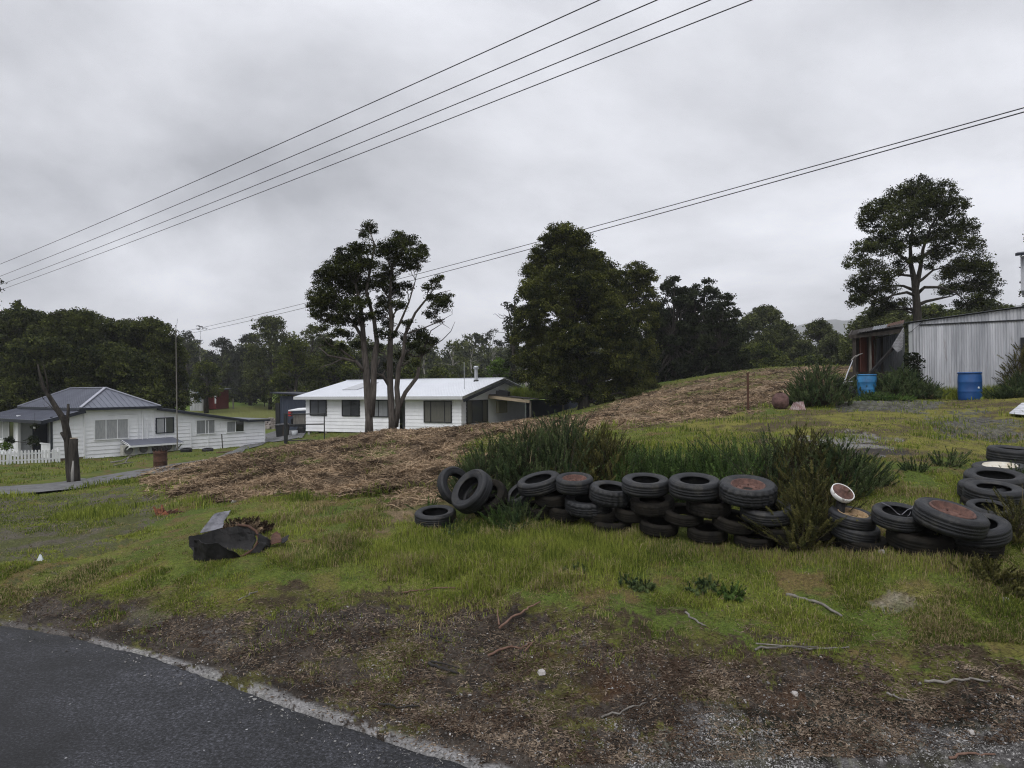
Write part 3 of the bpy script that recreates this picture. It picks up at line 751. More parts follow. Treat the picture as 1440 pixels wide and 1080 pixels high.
def window(parent, mp, s0, s1, z0, z1, frame_mat, pane_mats, mull=None, fw=.05, sill=True, label=None):
    """window > pane(s), sill; mp(s, out, z)"""
    mb = MB()
    def bx(a, b_, c_, d_, o0, o1):
        q = [mp(a, o0, c_), mp(b_, o0, c_), mp(b_, o0, d_), mp(a, o0, d_)]
        r_ = [mp(a, o1, c_), mp(b_, o1, c_), mp(b_, o1, d_), mp(a, o1, d_)]
        mb.add(q + r_, [(0, 3, 2, 1), (4, 5, 6, 7), (0, 1, 5, 4), (1, 2, 6, 5), (2, 3, 7, 6), (3, 0, 4, 7)])
    bx(s0, s1, z0, z0 + fw, .0, .09); bx(s0, s1, z1 - fw, z1, .0, .09)
    bx(s0, s0 + fw, z0 + fw, z1 - fw, .0, .09); bx(s1 - fw, s1, z0 + fw, z1 - fw, .0, .09)
    ms = mull if mull is not None else [.5]
    xs = [s0 + fw] + [s0 + (s1 - s0) * m for m in ms] + [s1 - fw]
    for m in xs[1:-1]: bx(m - fw * .4, m + fw * .4, z0 + fw, z1 - fw, .0, .085)
    f = mb.build('window', frame_mat, parent)
    if label: f['label'] = label
    for k in range(len(xs) - 1):
        pm = pane_mats[k % len(pane_mats)]
        a, b_ = xs[k] + (fw * .4 if k else 0), xs[k + 1] - (fw * .4 if k < len(xs) - 2 else 0)
        MB().add([mp(a, .06, z0 + fw), mp(b_, .06, z0 + fw), mp(b_, .06, z1 - fw), mp(a, .06, z1 - fw)], [(0, 1, 2, 3)]).build('pane', pm, f)
    return f

# ------------------------------------------------------------------ white cottage on the left
H1 = Frame(-24.1, 40.0, -1.32, math.atan2(.789, .614))
house = thing('cottage', H1.o, 'white weatherboard cottage with a slate blue hip roof and a long low extension', 'house', H1.a)
my = lambda y0: (lambda s, o, z: (s, y0 - o, z))          # wall facing -y
mx = lambda x0: (lambda s, o, z: (x0 - o, s, z))          # wall facing -x
EV = 2.98      # eave height above the origin
fl = .12
def top_ext(x):   # roof line of the extension
    if x <= 10.0: return EV - .12 - (x - 3.9) / 6.1 * 1.0 if x > 3.9 else EV
    return EV - 1.12
mb = MB()
boards(mb, my(0), 0, 3.9, fl, lambda s: EV - .05, .225)
boards(mb, my(0.0), 3.9, 11.4, fl, top_ext, .225)
boards(mb, mx(0), 0, 9.0, fl, lambda s: EV - .05, .225)
mb.box((.05, 8.9, fl), (3.9, 9.0, EV - .05)); mb.box((3.85, .05, fl), (3.9, 9, EV - .05)); mb.box((11.32, .02, fl), (11.4, 4.5, EV - 1.18)); mb.box((3.9, 4.4, fl), (11.4, 4.5, EV - 1.18))
mb.build('wall', M['white'], house)
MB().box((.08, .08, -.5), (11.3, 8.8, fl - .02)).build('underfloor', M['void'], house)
mb = MB()
for a_, b_ in (((-.03, -.075, fl), (.05, -.005, EV - .06)), ((3.83, -.065, fl), (3.91, -.005, EV - .06)), ((11.35, -.065, fl), (11.44, .04, EV - 1.16)), ((4.55, -.065, fl), (4.6, -.02, EV - .35)), ((7.3, -.065, fl), (7.35, -.02, 1.95))):
    MB().box(a_, b_).build('corner_board', M['white_trim'], house)
# hip roof, slightly concave sheets with ridge capping
ov = .28
e0, e1, g0, g1 = -ov, 3.9 + ov, -ov, 9.3
zr = EV + 1.13; w2 = (e0 + e1) / 2; ins = (e1 - e0) / 2
A_, B_, C_, D_ = (e0, g0, EV), (e1, g0, EV), (e1, g1, EV), (e0, g1, EV)
R1, R2 = (w2, g0 + ins, zr), (w2, g1 - ins, zr)
rf = MB()
rf.add([A_, B_, R1], [(0, 1, 2)]); rf.add([B_, C_, R2, R1], [(0, 1, 2, 3)]); rf.add([C_, D_, R2], [(0, 1, 2)]); rf.add([D_, A_, R1, R2], [(0, 1, 2, 3)])
rf.add([(e0, g0, EV - .02), (e1, g0, EV - .02), (e1, g1, EV - .02), (e0, g1, EV - .02)], [(3, 2, 1, 0)])
# standing ribs of the corrugated sheets on the two faces that show
for k in range(1, 30):
    y_ = g0 + (g1 - g0) * k / 30
    t = min(1, (y_ - g0) / ins, (g1 - y_) / ins)
    rf.beam((e0, y_, EV + .012), (e0 + ins * t, y_, EV + .012 + 1.13 * t), .035, .03)
for k in range(1, 15):
    x_ = e0 + (e1 - e0) * k / 15; t = 1 - abs(x_ - w2) / ins
    rf.beam((x_, g0, EV + .012), (x_, g0 + ins * t, EV + .012 + 1.13 * t), .035, .03)
roof = rf.build('roof', M['slate'], house)
cap = MB()
for p, q in ((A_, R1), (B_, R1), (R1, R2), (C_, R2), (D_, R2)):
    cap.beam((p[0], p[1], p[2] + .04), (q[0], q[1], q[2] + .04), .16, .05)
cap.build('ridge_cap', mat('pale_ridge_cap', (.30, .31, .36), .45, .05), roof)
gt = MB()
gt.box((e0 - .07, g0 - .07, EV - .13), (e1 + .02, g0 + .02, EV + .01)); gt.box((e0 - .07, g0 + .02, EV - .13), (e0 + .02, g1, EV + .01))
gt.build('gutter', M['slate_dark'], house)
# skillion roof over the extension
rf = MB()
def ry(x): return top_ext(x)
for (xa, xb) in ((3.95, 10.0), (10.0, 11.65)):
    za, zb = ry(xa) + .05, ry(xb) + .05
    rf.slab([(xa, -.25, za), (xb, -.25, zb), (xb, 4.8, zb), (xa, 4.8, za)], .03)
rf.build('extension_roof', M['slate'], house)
gt = MB()
gt.slab([(3.95, -.30, ry(3.95) - .1), (10.0, -.30, ry(10) - .1), (10.0, -.26, ry(10) - .1), (3.95, -.26, ry(3.95) - .1)], .15)
gt.slab([(10.0, -.31, ry(10) - .1), (11.7, -.31, ry(10) - .1), (11.7, -.26, ry(10) - .1), (10.0, -.26, ry(10) - .1)], .13)
gt.build('fascia', M['slate_dark'], house)
# windows on the long wall
def hwin(u0, v0, u1, v1, fm, pm, mull, label=None):
    a, za = H1.on_y(u0, v0); b_, zb = H1.on_y(u1, v1); c_, zc_ = H1.on_y(u0, v1)
    window(house, my(-.0), a, b_, (zb + zc_) / 2, za, fm, pm, mull, label=label)
hwin(131.5, 590, 180.5, 618, M['white_trim'], [M['curtain']], [.335, .665], 'wide three-light window with pale lace curtains')
hwin(218.5, 587.5, 244, 609, M['slate_dark'], [M['curtain'], M['glass_mid']], [.47], 'dark framed window with one curtained light')
hwin(274.5, 590.5, 302, 610.5, M['white_trim'], [M['curtain_grey']], [.5])
hwin(317.5, 592, 343, 608, M['white_trim'], [M['curtain_grey'], M['glass_dark']], [.5])
# pipes on the wall
pp = MB()
xa, _ = H1.on_y(199.5, 600)
pp.tube([(xa, -.09, .9), (xa, -.09, EV - .25)], .035, 8); pp.build('downpipe', M['white_trim'], house); pp = MB(); pp.tube([(xa + .28, -.08, .9), (xa + .28, -.08, EV - .75)], .03, 8)
xb, _ = H1.on_y(193.5, 600); xc, zc2 = H1.on_y(152, 583.5)
pp.build('downpipe', M['white_trim'], house); pp = MB()
pp.tube([(xb, -.06, .9), (xb, -.06, zc2), (xc, -.06, zc2)], .018, 6)
xd, _ = H1.on_y(267.5, 600); pp.build('downpipe', M['white_trim'], house); pp = MB(); pp.tube([(xd, -.08, 1.85), (xd, -.08, .28), (xd - 1.2, -.08, .22)], .03, 8)
pp.build('downpipe', M['white_trim'], house)
# porch side: room, verandah opening, lean-to roof
OUT = 1.62; sr = 5.0
mb = MB()
boards(mb, my(0), -OUT, -.03, .25, lambda s: EV - .20 - .21 * (-s) / 1.0, .225)
mb.build('porch_wall', M['white'], house); mb = MB()
boards(mb, mx(-OUT), sr, 9.4, .12, lambda s: 2.5, .225)
mb.build('porch_wall', M['white'], house)
mb = MB()
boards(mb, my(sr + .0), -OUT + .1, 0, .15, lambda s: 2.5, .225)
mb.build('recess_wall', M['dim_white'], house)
MB().box((-OUT, 0, -.4), (-.02, .12, .24)).build('brick_base', M['brick'], house)
MB().box((-OUT, .12, -.4), (0, sr, .16)).build('verandah_floor', M['wood_grey'], house)
MB().box((-.9, sr - .07, .16), (-.12, sr - .02, 2.15)).build('door', M['slate_dark'], house)
mb = MB(); mb.box((-OUT - .04, -.05, .2), (-OUT + .05, .05, 2.55)); mb.build('verandah_post', M['slate_dark'], house)
mb = MB(); mb.box((-OUT - .06, sr - .16, .1), (-OUT + .08, sr + .1, 2.55)); mb.build('verandah_post', M['white_trim'], house)
mb = MB(); mb.box((-OUT, .1, .26), (-OUT + .03, 1.5, 1.02)); mb.box((-OUT - .03, .1, 1.02), (-OUT + .06, 1.6, 1.08)); mb.build('balustrade', M['white_trim'], house)
mb = MB(); mb.tube([(-OUT - .1, 1.6, 1.0), (-OUT - .3, sr, 1.05), (-OUT - .9, sr + 2.0, .75)], .025, 6); mb.build('handrail', M['black'], house)
window(house, mx(-OUT), sr + .4, sr + 3.4, 1.05, 2.25, M['white_trim'], [M['glass_dark'], M['curtain'], M['curtain']], [.3, .65])
lr = MB()
zi, zo = EV - .14, EV - .66
lr.slab([(-OUT - .5, -.25, zo), (-.02, -.25, zi), (-.02, 10, zi), (-OUT - .5, 10, zo)], .05)
for k in range(1, 33): lr.beam((-OUT - .5, -.25 + k * .31, zo + .06), (-.02, -.25 + k * .31, zi + .06), .03, .03)
lr.build('verandah_roof', M['slate'], house)
gt = MB()
gt.box((-OUT - .6, -.3, zo - .13), (-OUT - .48, 10, zo + .05))
gt.slab([(-OUT - .55, -.34, zo - .15), (.0, -.34, zi - .13), (.0, -.27, zi - .13), (-OUT - .55, -.27, zo - .15)], .19)
gt.build('verandah_gutter', M['slate_dark'], house)
# hanging basket and pot plants on the verandah are built with the plants

# awning over the air conditioners
x0, z0 = H1.on_y(169, 619); x1, z1 = H1.on_y(248, 617)
aw = thing('awning', H1.o, 'small dark sheet awning on white brackets along the cottage wall above the air conditioners', 'awning', H1.a)
MB().slab([(x0 + .15, -.95, z0 - .32), (x1, -.95, z0 - .32), (x1 - .25, -.03, z0 - .02), (x0, -.03, z0 - .02)], .03).build('roof_sheet', M['slate'], aw)
mb = MB(); mb.box((x0 + .15, -1.0, z0 - .40), (x1, -.95, z0 - .30)); mb.beam((x0 + .05, -.03, z0 - .03), (x0 + .17, -.97, z0 - .35), .05, .1)
mb.beam((x0 + .12, -.9, z0 - .38), (x0 + .05, -.04, z0 - .9), .05); mb.beam((x1 - .1, -.9, z0 - .38), (x1 - .1, -.04, z0 - .9), .05)
mb.build('bracket', M['white_trim'], aw)
acx = [181.5, 202.5, 222.5, 236.5]
for i, uu in enumerate(acx):
    cx_, _ = H1.on_y(uu, 625, -.45)
    wl = H1.o + H1.x * cx_ - H1.y * .45
    gz = max(G(wl[0], wl[1]) - .02, H1.o[2] - .1)
    a = thing('air_conditioner', (wl[0], wl[1], gz), ['cream outdoor air conditioner unit at the left end under the awning', 'cream air conditioner unit, second from the left under the awning',
              'air conditioner unit behind the rusty drum, third from the left under the awning', 'air conditioner unit at the right end under the awning'][i], 'air conditioner', H1.a, 'air conditioners under the awning')
    MB().box((-.42, -.16, .06), (.42, .16, .66)).build('case', M['ac'], a)
    mb = MB(); mb.lathe([(.0, 0), (.22, 0), (.24, .02), (.24, .05)], 24)
    o = mb.build('fan_grille', mat('fan_grille_grey', (.12, .12, .115), .7, .2, scale=30), a, True); o.rotation_euler = (PI / 2, 0, 0); o.location = (-.12, -.17, .36)
    MB().box((.26, -.17, .1), (.40, -.155, .62)).build('side_panel', M['dim_white'], a)
    for fx_ in (-.4, .3): MB().box((fx_, -.14, -.3), (fx_ + .1, .14, .055)).build('foot', M['black'], a)

# television mast in front of the cottage
p = P(249.5, 626, 42.2); q = P(247.2, 462, 42.2)
ms_ = thing('antenna_mast', p, 'tall thin grey antenna pole standing against the low extension of the cottage', 'mast')
MB().tube([(0, 0, -.3), tuple(q - p)], [.04, .022], 6).build('pole', M['wood_grey'], ms_)
MB().tube([tuple((q - p) + np.array([-.0, 0, -.1])), tuple((q - p) + np.array([.12, 0, .6]))], .012, 5).build('aerial', M['steel'], ms_)

# picket fence
a = P(-60, 660, 33.8); b_ = P(83, 649, 37.4)
a[2] = G(a[0], a[1]); b_[2] = G(b_[0], b_[1])
d = b_ - a; Ln = np.hypot(d[0], d[1]); ang = math.atan2(d[1], d[0])
fe = thing('picket_fence', a, 'low white picket fence in front of the cottage porch', 'fence', ang)
n = int(Ln / .155); sl = (b_[2] - a[2]) / Ln
for k in range(n + 1):
    s_ = Ln * k / n; z_ = sl * s_
    MB().prism([(s_ - .045, z_ + .03), (s_ + .045, z_ + .03), (s_ + .045, z_ + .66), (s_, z_ + .72), (s_ - .045, z_ + .66)], 1, -.045, -.02).build('picket', M['white_trim'], fe)
for zz in (.18, .5): MB().slab([(0, -.018, zz), (Ln, -.018, zz + sl * Ln), (Ln, .022, zz + sl * Ln), (0, .022, zz)], .07).build('rail', M['white_trim'], fe)
for s_ in (0, Ln * .5, Ln): MB().box((s_ - .05, .024, -.2 + sl * s_), (s_ + .05, .124, .78 + sl * s_)).build('post', M['white_trim'], fe)

# ------------------------------------------------------------------ long white house behind the mound
H2 = Frame(-14.5, 50.0, -.62, math.atan2(-.4376, .899))
LW = 12.57
house2 = thing('long_house', H2.o, 'long low white house on stumps with a bright white gable roof', 'house', H2.a)
zb = .30; ze = 2.72; D2 = 10.4; zr2 = 3.78
sx0, _ = H2.on_y(562, 580); sx1, _ = H2.on_y(570, 580)
mb = MB()
boards(mb, my(0), 0, sx0, zb, lambda s: ze, .235)
boards(mb, my(0), sx1, LW, zb, lambda s: ze, .235)
mxp = lambda s, o, z: (LW + o, s, z)
gab = lambda s: ze + .05 + (zr2 - ze - .1) * (1 - abs(s - D2 / 2) / (D2 / 2))
boards(mb, mxp, 0, D2, zb, gab, .235)
mb.box((-.0, .02, zb), (.06, D2, ze)); mb.box((0, D2 - .06, zb), (LW - .01, D2, ze))
mb.add([(0, .0, ze), (0, D2, ze), (0, D2 / 2, zr2 - .1)], [(0, 1, 2)])
mb.build('wall', M['white'], house2)
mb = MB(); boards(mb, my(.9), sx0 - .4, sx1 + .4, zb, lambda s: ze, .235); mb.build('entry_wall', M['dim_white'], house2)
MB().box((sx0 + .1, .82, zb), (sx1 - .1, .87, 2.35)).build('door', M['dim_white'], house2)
mb = MB()
for k in range(8): MB().box((.1 + k * 1.55, .05, -.6), (.28 + k * 1.55, .23, zb - .02)).build('stump', M['concrete'], house2)
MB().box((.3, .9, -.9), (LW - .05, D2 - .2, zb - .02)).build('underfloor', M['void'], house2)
rf = MB(); ex = .55
ya, yb, yr = -ex, D2 + ex, D2 / 2
pitch_ = (zr2 - ze) / (D2 / 2)
zea = ze - pitch_ * ex + .08
rf.slab([(-ex, ya, zea), (LW + .45, ya, zea), (LW + .45, yr, zr2 + .08), (-ex + .0, yr, zr2 + .08)], .035)
rf.slab([(-ex, yr, zr2 + .08), (LW + .45, yr, zr2 + .08), (LW + .45, yb, zea), (-ex, yb, zea)], .035)
for k in range(0, 66):
    x_ = -ex + .1 + k * .205
    if x_ < LW + .4: rf.beam((x_, ya, zea + .045), (x_, yr, zr2 + .125), .03, .025)
rf.beam((-ex, yr, zr2 + .13), (LW + .45, yr, zr2 + .13), .3, .03)
roof2 = rf.build('roof', M['white_roof'], house2)
gt = MB(); gt.box((-ex, ya - .10, zea - .17), (LW + .45, ya - .005, zea + .03)); gt.build('gutter', mat('pale_gutter', (.48, .49, .50), .5, .05), house2)
gt = MB()
gt.slab([(LW + .46, ya, zea - .16), (LW + .46, yr, zr2 - .06), (LW + .50, yr, zr2 - .06), (LW + .50, ya, zea - .16)], .19)
gt.slab([(LW + .46, yr, zr2 - .06), (LW + .46, yb, zea - .16), (LW + .50, yb, zea - .16), (LW + .50, yr, zr2 - .06)], .19)
gt.build('barge_board', M['slate_dark'], house2)
for (u0, v0, u1, v1, pm, ml) in ((436.5, 562, 460, 584.5, [M['glass_mid']], [.5]), (481.5, 562.3, 506.5, 585.3, [M['glass_mid'], M['glass_dark']], [.5]),
                                 (522, 562.5, 547, 586.5, [M['curtain_grey']], [.45]), (596.5, 563.5, 636, 594.3, [M['blind']], [.25, .75])):
    a, za = H2.on_y(u0, v0); b_, zb_ = H2.on_y(u1, v1); _, zc_ = H2.on_y(u0, v1)
    window(house2, my(0), a, b_, (zb_ + zc_) / 2, za, M['black'], pm, ml, fw=.06)
a, za = H2.on_x(655, 563, LW); b_, zb_ = H2.on_x(685, 593, LW)
window(house2, mxp, a, b_, zb_, za, M['black'], [M['blind'], M['glass_mid'], M['blind']], [.24, .74], fw=.06)
a, za = H2.on_x(697, 564, LW); b_, zb_ = H2.on_x(709.5, 580, LW)
MB().box((LW + .02, a, zb_), (LW + .22, b_, za)).build('meter_box', M['cream'], house2)
# flue and skylight
r_ = ray(683.5, 534); s_ = H2
fx, fy = 11.35, 3.9
for fy in (4.2,):
    zz = ze + (fy + 0) * pitch_ + .1
    q = proj(*[np.array([c]) for c in (H2.o + H2.x * fx + H2.y * fy + np.array([0, 0, zz]))])
fl_ = MB(); fl_.tube([(fx, fy, zz - .05), (fx, fy, zz + .85)], .12, 14).tube([(fx, fy, zz + .85), (fx, fy, zz + .89)], .2, 14).tube([(fx, fy, zz + .95), (fx, fy, zz + 1.05)], [.2, .12], 14).build('flue', M['steel'], house2, False)
MB().tube([(fx, fy, zz - .08), (fx, fy, zz + .1)], [.26, .14], 14).build('flashing', M['black'], house2)
MB().slab([(2.0, 1.5, ze + 1.5 * pitch_ + .13), (3.3, 1.5, ze + 1.5 * pitch_ + .13), (3.3, 4.0, ze + 4.0 * pitch_ + .13), (2.0, 4.0, ze + 4.0 * pitch_ + .13)], .05).build('skylight', mat('skylight_sheet', (.42, .43, .45), .3, .05), house2)
MB().tube([(11.9, 1.6, ze + .3), (11.9, 1.6, ze + 2.2)], .02, 5).build('aerial', M['steel'], house2)
# lean-to carport on the gable side
lt = thing('carport', H2.o, 'rough timber lean-to against the gable end of the long house, grass growing on its roof', 'carport', H2.a)
cw = 3.4
y0_, y1_ = 3.6, 9.5
MB().slab([(LW + .06, y0_, 2.72), (LW + cw, y0_, 2.42), (LW + cw, y1_, 2.42), (LW + .06, y1_, 2.72)], .06).build('roof', M['zinc_rusty'], lt)
MB().beam((LW + .06, y0_ - .05, 2.62), (LW + cw - .3, y0_ - .05, 2.30), .06, .2).build('beam', M['wood_pale'], lt)
for yy in (y0_ + .0, y1_ - .2): MB().box((LW + cw - .35, yy, -.9), (LW + cw - .23, yy + .12, 2.35)).build('post', M['wood_grey'], lt)
MB().box((LW + .1, y1_ - .05, -.9), (LW + cw + 2.4, y1_, 2.3)).build('back_wall', M['navy'], lt)
x2, y2 = LW + 1.0, y0_ + .9
b2 = H2.o + H2.x * (LW + .9) + H2.y * (y0_ + .45)
bx_ = MB(); bx_.box((-.45, -.2, 0), (.45, .2, .28)); bx_.box((-.3, -.1, .28), (.3, .1, .34))
tag(bx_.build('toolbox', M['black']), 'black box lying on the carport roof under the gable', 'box')
bpy.data.objects['toolbox'].location = (b2[0], b2[1], H2.o[2] + 2.72); bpy.data.objects['toolbox'].rotation_euler = (0, .09, H2.a)

# ------------------------------------------------------------------ navy shed, ute tray, gate, bins, rubble at the left end of the long house
pa = P(394, 606, 58); pb = P(452, 608, 58)
NS = thing('navy_shed', (pa[0], pa[1], G(pa[0], pa[1]) - .1), 'dark navy flat-roofed shed behind the left end of the long house', 'shed', R(-8))
hh = P(394, 553, 58)[2] - G(pa[0], pa[1]) + .1
mb = MB(); mb.box((0, 0, 0), (5, 4, hh - .25))
for k in range(24): mb.box((.1 + k * .2, -.02, 0), (.13 + k * .2, 0, hh - .26))
mb.build('wall', M['navy'], NS)
MB().slab([(-.6, -.5, hh), (5.3, -.5, hh - .35), (5.3, 4.3, hh - .35), (-.6, 4.3, hh)], .1).build('roof', M['slate_dark'], NS)
MB().box((-.35, -.1, .5), (0, .5, hh - .8)).build('side_door', M['black'], NS)
# trailer with canopy
p = P(419, 607, 53); tz = G(p[0], p[1])
tr = thing('box_trailer', (p[0], p[1], tz), 'cluttered pale-topped trailer with a red corner parked behind the black gate', 'trailer', R(-6))
MB().box((-.6, 0, .55), (2.4, 1.7, .68)).box((-.55, .02, .70), (-.5, 1.6, 1.15)).build('tray', M['black'], tr)
MB().slab([(-.65, -.2, 1.72), (2.4, -.2, 1.85), (2.4, 1.8, 1.95), (-.65, 1.8, 1.82)], .08).build('canopy_top', M['white_trim'], tr)
MB().box((-.68, -.15, 1.35), (-.5, .2, 1.7)).build('red_marker', M['red_gloss'], tr)
MB().box((-.45, .15, .7), (2.3, 1.5, 1.5)).build('load', M['wood_grey'], tr)
for x_ in (.2, 1.9):
    o = MB().lathe([(.0, -.1), (.2, -.1), (.3, -.09), (.3, .09), (.2, .1), (0, .1)], 20).build('wheel', M['rubber'], tr, True); o.rotation_euler = (PI / 2, 0, 0); o.location = (x_, .1, .3)
# buckets and tubs
p = P(414.5, 606, 50.5); o = MB().lathe([(0, 0), (.17, 0), (.22, .42), (.20, .42), (.16, .05)], 18).build('bucket', M['dim_white'], None, True)
o.location = (p[0], p[1], G(p[0], p[1])); tag(o, 'pale grey bucket standing behind the black gate', 'bucket')
# gate
p = P(402, 621, 45); gz = G(p[0], p[1])
gt_ = thing('farm_gate', (p[0], p[1], gz), 'black tubular gate on a square post at the left end of the long house', 'gate', R(-10))
hg = P(402, 581, 45)[2] - gz
MB().box((-.09, -.09, -.3), (.09, .09, hg)).build('post', M['black'], gt_)
mb = MB()
for zz in (hg - .08, hg * .62, hg * .10): mb.tube([(.09, 0, zz), (2.6, 0, zz + .05)], .035, 8)
mb.tube([(2.6, 0, hg * .1), (2.6, 0, hg)], .035, 8); mb.build('gate_frame', M['black'], gt_)
for i, uu in enumerate((394.2, 400.5)):
    p = P(uu, 606, 52); z_ = G(p[0], p[1]); top_ = P(uu, 592, 52)[2] - z_
    bn = thing('wheelie_bin', (p[0], p[1], z_), ['black wheelie bin beside the navy shed, the left one of the pair', 'dark brown wheelie bin beside the navy shed, the right one of the pair'][i], 'bin', 0, 'wheelie bins by the navy shed')
    MB().add([(-.2, -.25, 0), (.2, -.25, 0), (.2, .25, 0), (-.2, .25, 0), (-.27, -.32, .85), (.27, -.32, .85), (.27, .32, .85), (-.27, .32, .85)],
             [(0, 3, 2, 1), (4, 5, 6, 7), (0, 1, 5, 4), (1, 2, 6, 5), (2, 3, 7, 6), (3, 0, 4, 7)]).build('bin_body', [M['black'], M['wood_dark']][i], bn)
    MB().slab([(-.3, -.35, .86), (.3, -.35, .86), (.3, .35, .94), (-.3, .35, .94)], .04).build('lid', M['black'], bn)

# little sheds across the valley
def small_shed(u0, u1, vb, vt, Y, matw, matr, name, label, rz=0):
    p = P(u0, vb, Y); q = P(u1, vb, Y); t = P(u0, vt, Y)
    zg = p[2]; o = thing(name, (p[0], p[1], zg), label, 'shed', rz)
    wd = q[0] - p[0]; h_ = t[2] - zg
    mb = MB(); mb.box((0, 0, -1.2), (wd, 3, h_ * .85))
    for k in range(int(wd / .3)): mb.box((.1 + k * .3, -.03, -1), (.14 + k * .3, 0, h_ * .85))
    mb.build('wall', matw, o)
    MB().slab([(-.3, -.4, h_ * .88), (wd + .3, -.4, h_ * .72), (wd + .3, 3.3, h_ * .84), (-.3, 3.3, h_)], .08).build('roof', matr, o)
    return o, wd, h_
o, wd, h_ = small_shed(267, 284, 566, 540, 88, M['zinc'], M['zinc_dark'], 'iron_shed', 'small grey iron shed half hidden by trees behind the cottage', R(6))
MB().box((wd * .55, -.08, 0), (wd * .9, -.03, h_ * .7)).build('door', mat('pale_blue_door', (.30, .38, .42), .6, .1), o)
o, wd, h_ = small_shed(285, 305, 562, 545, 90, M['red_paint'], M['slate_dark'], 'red_shed', 'small dark red shed at the edge of the green field', R(-8))
MB().box((wd - .12, -.1, -.5), (wd + .06, -.03, h_ * .7)).build('corner_board', M['white_trim'], o)

# ------------------------------------------------------------------ corrugated iron shed on the right
S = Frame(14.35, 25.6, 2.25, math.atan2(-2.5, 2.46))
shed = thing('iron_shed', S.o, 'big weathered corrugated iron shed with a patched lighter wall panel', 'shed', S.a)
LS = 7.5
xp, zp = S.on_y(1293.5, 458); xq, zq = S.on_y(1440, 451); xt, zt = S.on_y(1440, 432.5); x00, zt0 = S.on_y(1273, 455)
zl = lambda x: zp + (zq - zp) * (x - xp) / (xq - xp)
zt_ = lambda x: zt0 + (zt - zt0) * (x - x00) / (xt - x00)
x00 = 0 if abs(x00) < .2 else x00
mb = MB(); corrug(mb, (xp, -.04, 0), (LS, -.04, 0), -.4, lambda t: zl(xp + (LS - xp) * t)); mb.build('wall_panel', M['zinc'], shed)
mb = MB(); corrug(mb, (x00, 0, 0), (LS, 0, 0), lambda t: -.4 if t < (xp / LS + .01) else zl(LS * t) - .05, lambda t: zt_(x00 + (LS - x00) * t), pitch=.1)
mb.build('wall', M['zinc'], shed)
mb = MB(); mb.beam((xp, -.05, zl(xp) + .02), (LS, -.05, zl(LS) + .02), .05, .045); mb.build('ledge', M['black'], shed)
mb = MB(); corrug_quad(mb, (x00 - .15, -.12, zt_(x00) + .03), (x00 - .1, 9, zt_(x00) + .03), (LS, 9, zt_(LS) + .03), (LS, -.12, zt_(LS) + .03)); mb.build('roof', M['zinc_dark'], shed)
MB().box((x00 - .02, .02, -.4), (x00 + .02, 8.9, zt_(x00))).box((x00, 8.9, -.4), (LS, 8.95, zt_(x00))).box((LS - .02, .05, -.4), (LS, 8.9, zt_(LS))).build('side_wall', M['zinc_dark'], shed)
mb = MB(); mb.box((x00 - .03, -.06, -.4), (x00 + .09, -.015, zt_(x00) - .05)); mb.build('corner_post', M['dim_white'], shed)
xs_, zs_ = S.on_y(1436, 505)
MB().box((xs_, -.10, zs_ - .5), (xs_ + .5, -.05, zs_ + .7)).build('window', M['black'], shed)
mb = MB(); wq = [S.on_y(1275, 470), S.on_y(1283, 466), S.on_y(1299, 452)]
mb.tube([(q[0], -.08, q[1]) for q in wq], .008, 5); mb.build('hanging_cable', M['wire'], shed)

# tumbledown lean-to on the shed's left side
Yl = 26.5
def LP(u, v, Y): return P(u, v, Y)
lean = thing('lean_to', (LP(1240, 560, Yl)), 'tumbledown open lean-to with red brown boards on the left side of the iron shed', 'lean-to')
lo = np.array(lean.location)
def q3(u, v, Y): return tuple(P(u, v, Y) - lo)
zg_ = G(lo[0], lo[1]) - lo[2] - .2
rf = MB(); corrug_quad(rf, q3(1195, 472.5, 25.2), q3(1200, 465, 29), q3(1272, 452, 29), q3(1268, 463, 25.4), amp=.015)
rf.build('roof', M['zinc_rusty'], lean)
mb = MB(); mb.beam(q3(1194, 474, 25.1), q3(1270, 465, 25.3), .05, .13); mb.beam(q3(1194, 473.5, 25.0), q3(1198, 466, 29), .05, .12); mb.build('beam', M['wood_dark'], lean)
mb = MB(); a, b_ = q3(1231, 476, 27.2), q3(1272, 466, 27.6)
corrug(mb, (a[0], a[1], 0), (b_[0], b_[1], 0), zg_, lambda t: a[2] + (b_[2] - a[2]) * t - .02, pitch=.09); mb.build('back_wall', M['zinc_dark'], lean)
for (uu, wid, Y_, mt) in ((1201, .10, 25.2, 'wood_dark'), (1212.5, .15, 26.6, 'wood_red'), (1217, .09, 26.9, 'wood_red'), (1222, .07, 26.7, 'wood_dark'), (1227, .17, 27.0, 'wood_red'), (1223.5, .06, 25.6, 'wood_grey')):
    a = q3(uu, 474, Y_); MB().box((a[0] - wid / 2, a[1] - .03, zg_), (a[0] + wid / 2, a[1] + .03, a[2] + .05)).build('post' if wid < .12 else 'board', M[mt], lean)
for k, (uu, Y_, wd_, mt) in enumerate(((1206, 27.5, .12, 'wood_dark'), (1209.5, 28.0, .2, 'wood_red'), (1220, 28.2, .16, 'wood_dark'), (1232, 27.0, .05, 'wood_grey'), (1240, 27.1, .09, 'wood_dark'), (1229, 26.2, .05, 'wood_dark'))):
    a = q3(uu, 474, Y_); MB().beam((a[0] + .1 * (k % 3 - 1), a[1], zg_), (a[0], a[1], a[2] - .1 * (k % 2)), wd_, .03).build('slat', M[mt], lean)
MB().box((q3(1226, 500, 26.4)[0] - .5, q3(1226, 500, 26.4)[1], zg_), (q3(1240, 500, 26.4)[0] + .5, q3(1240, 500, 26.4)[1] + .9, zg_ + .95)).build('bench', M['wood_dark'], lean)
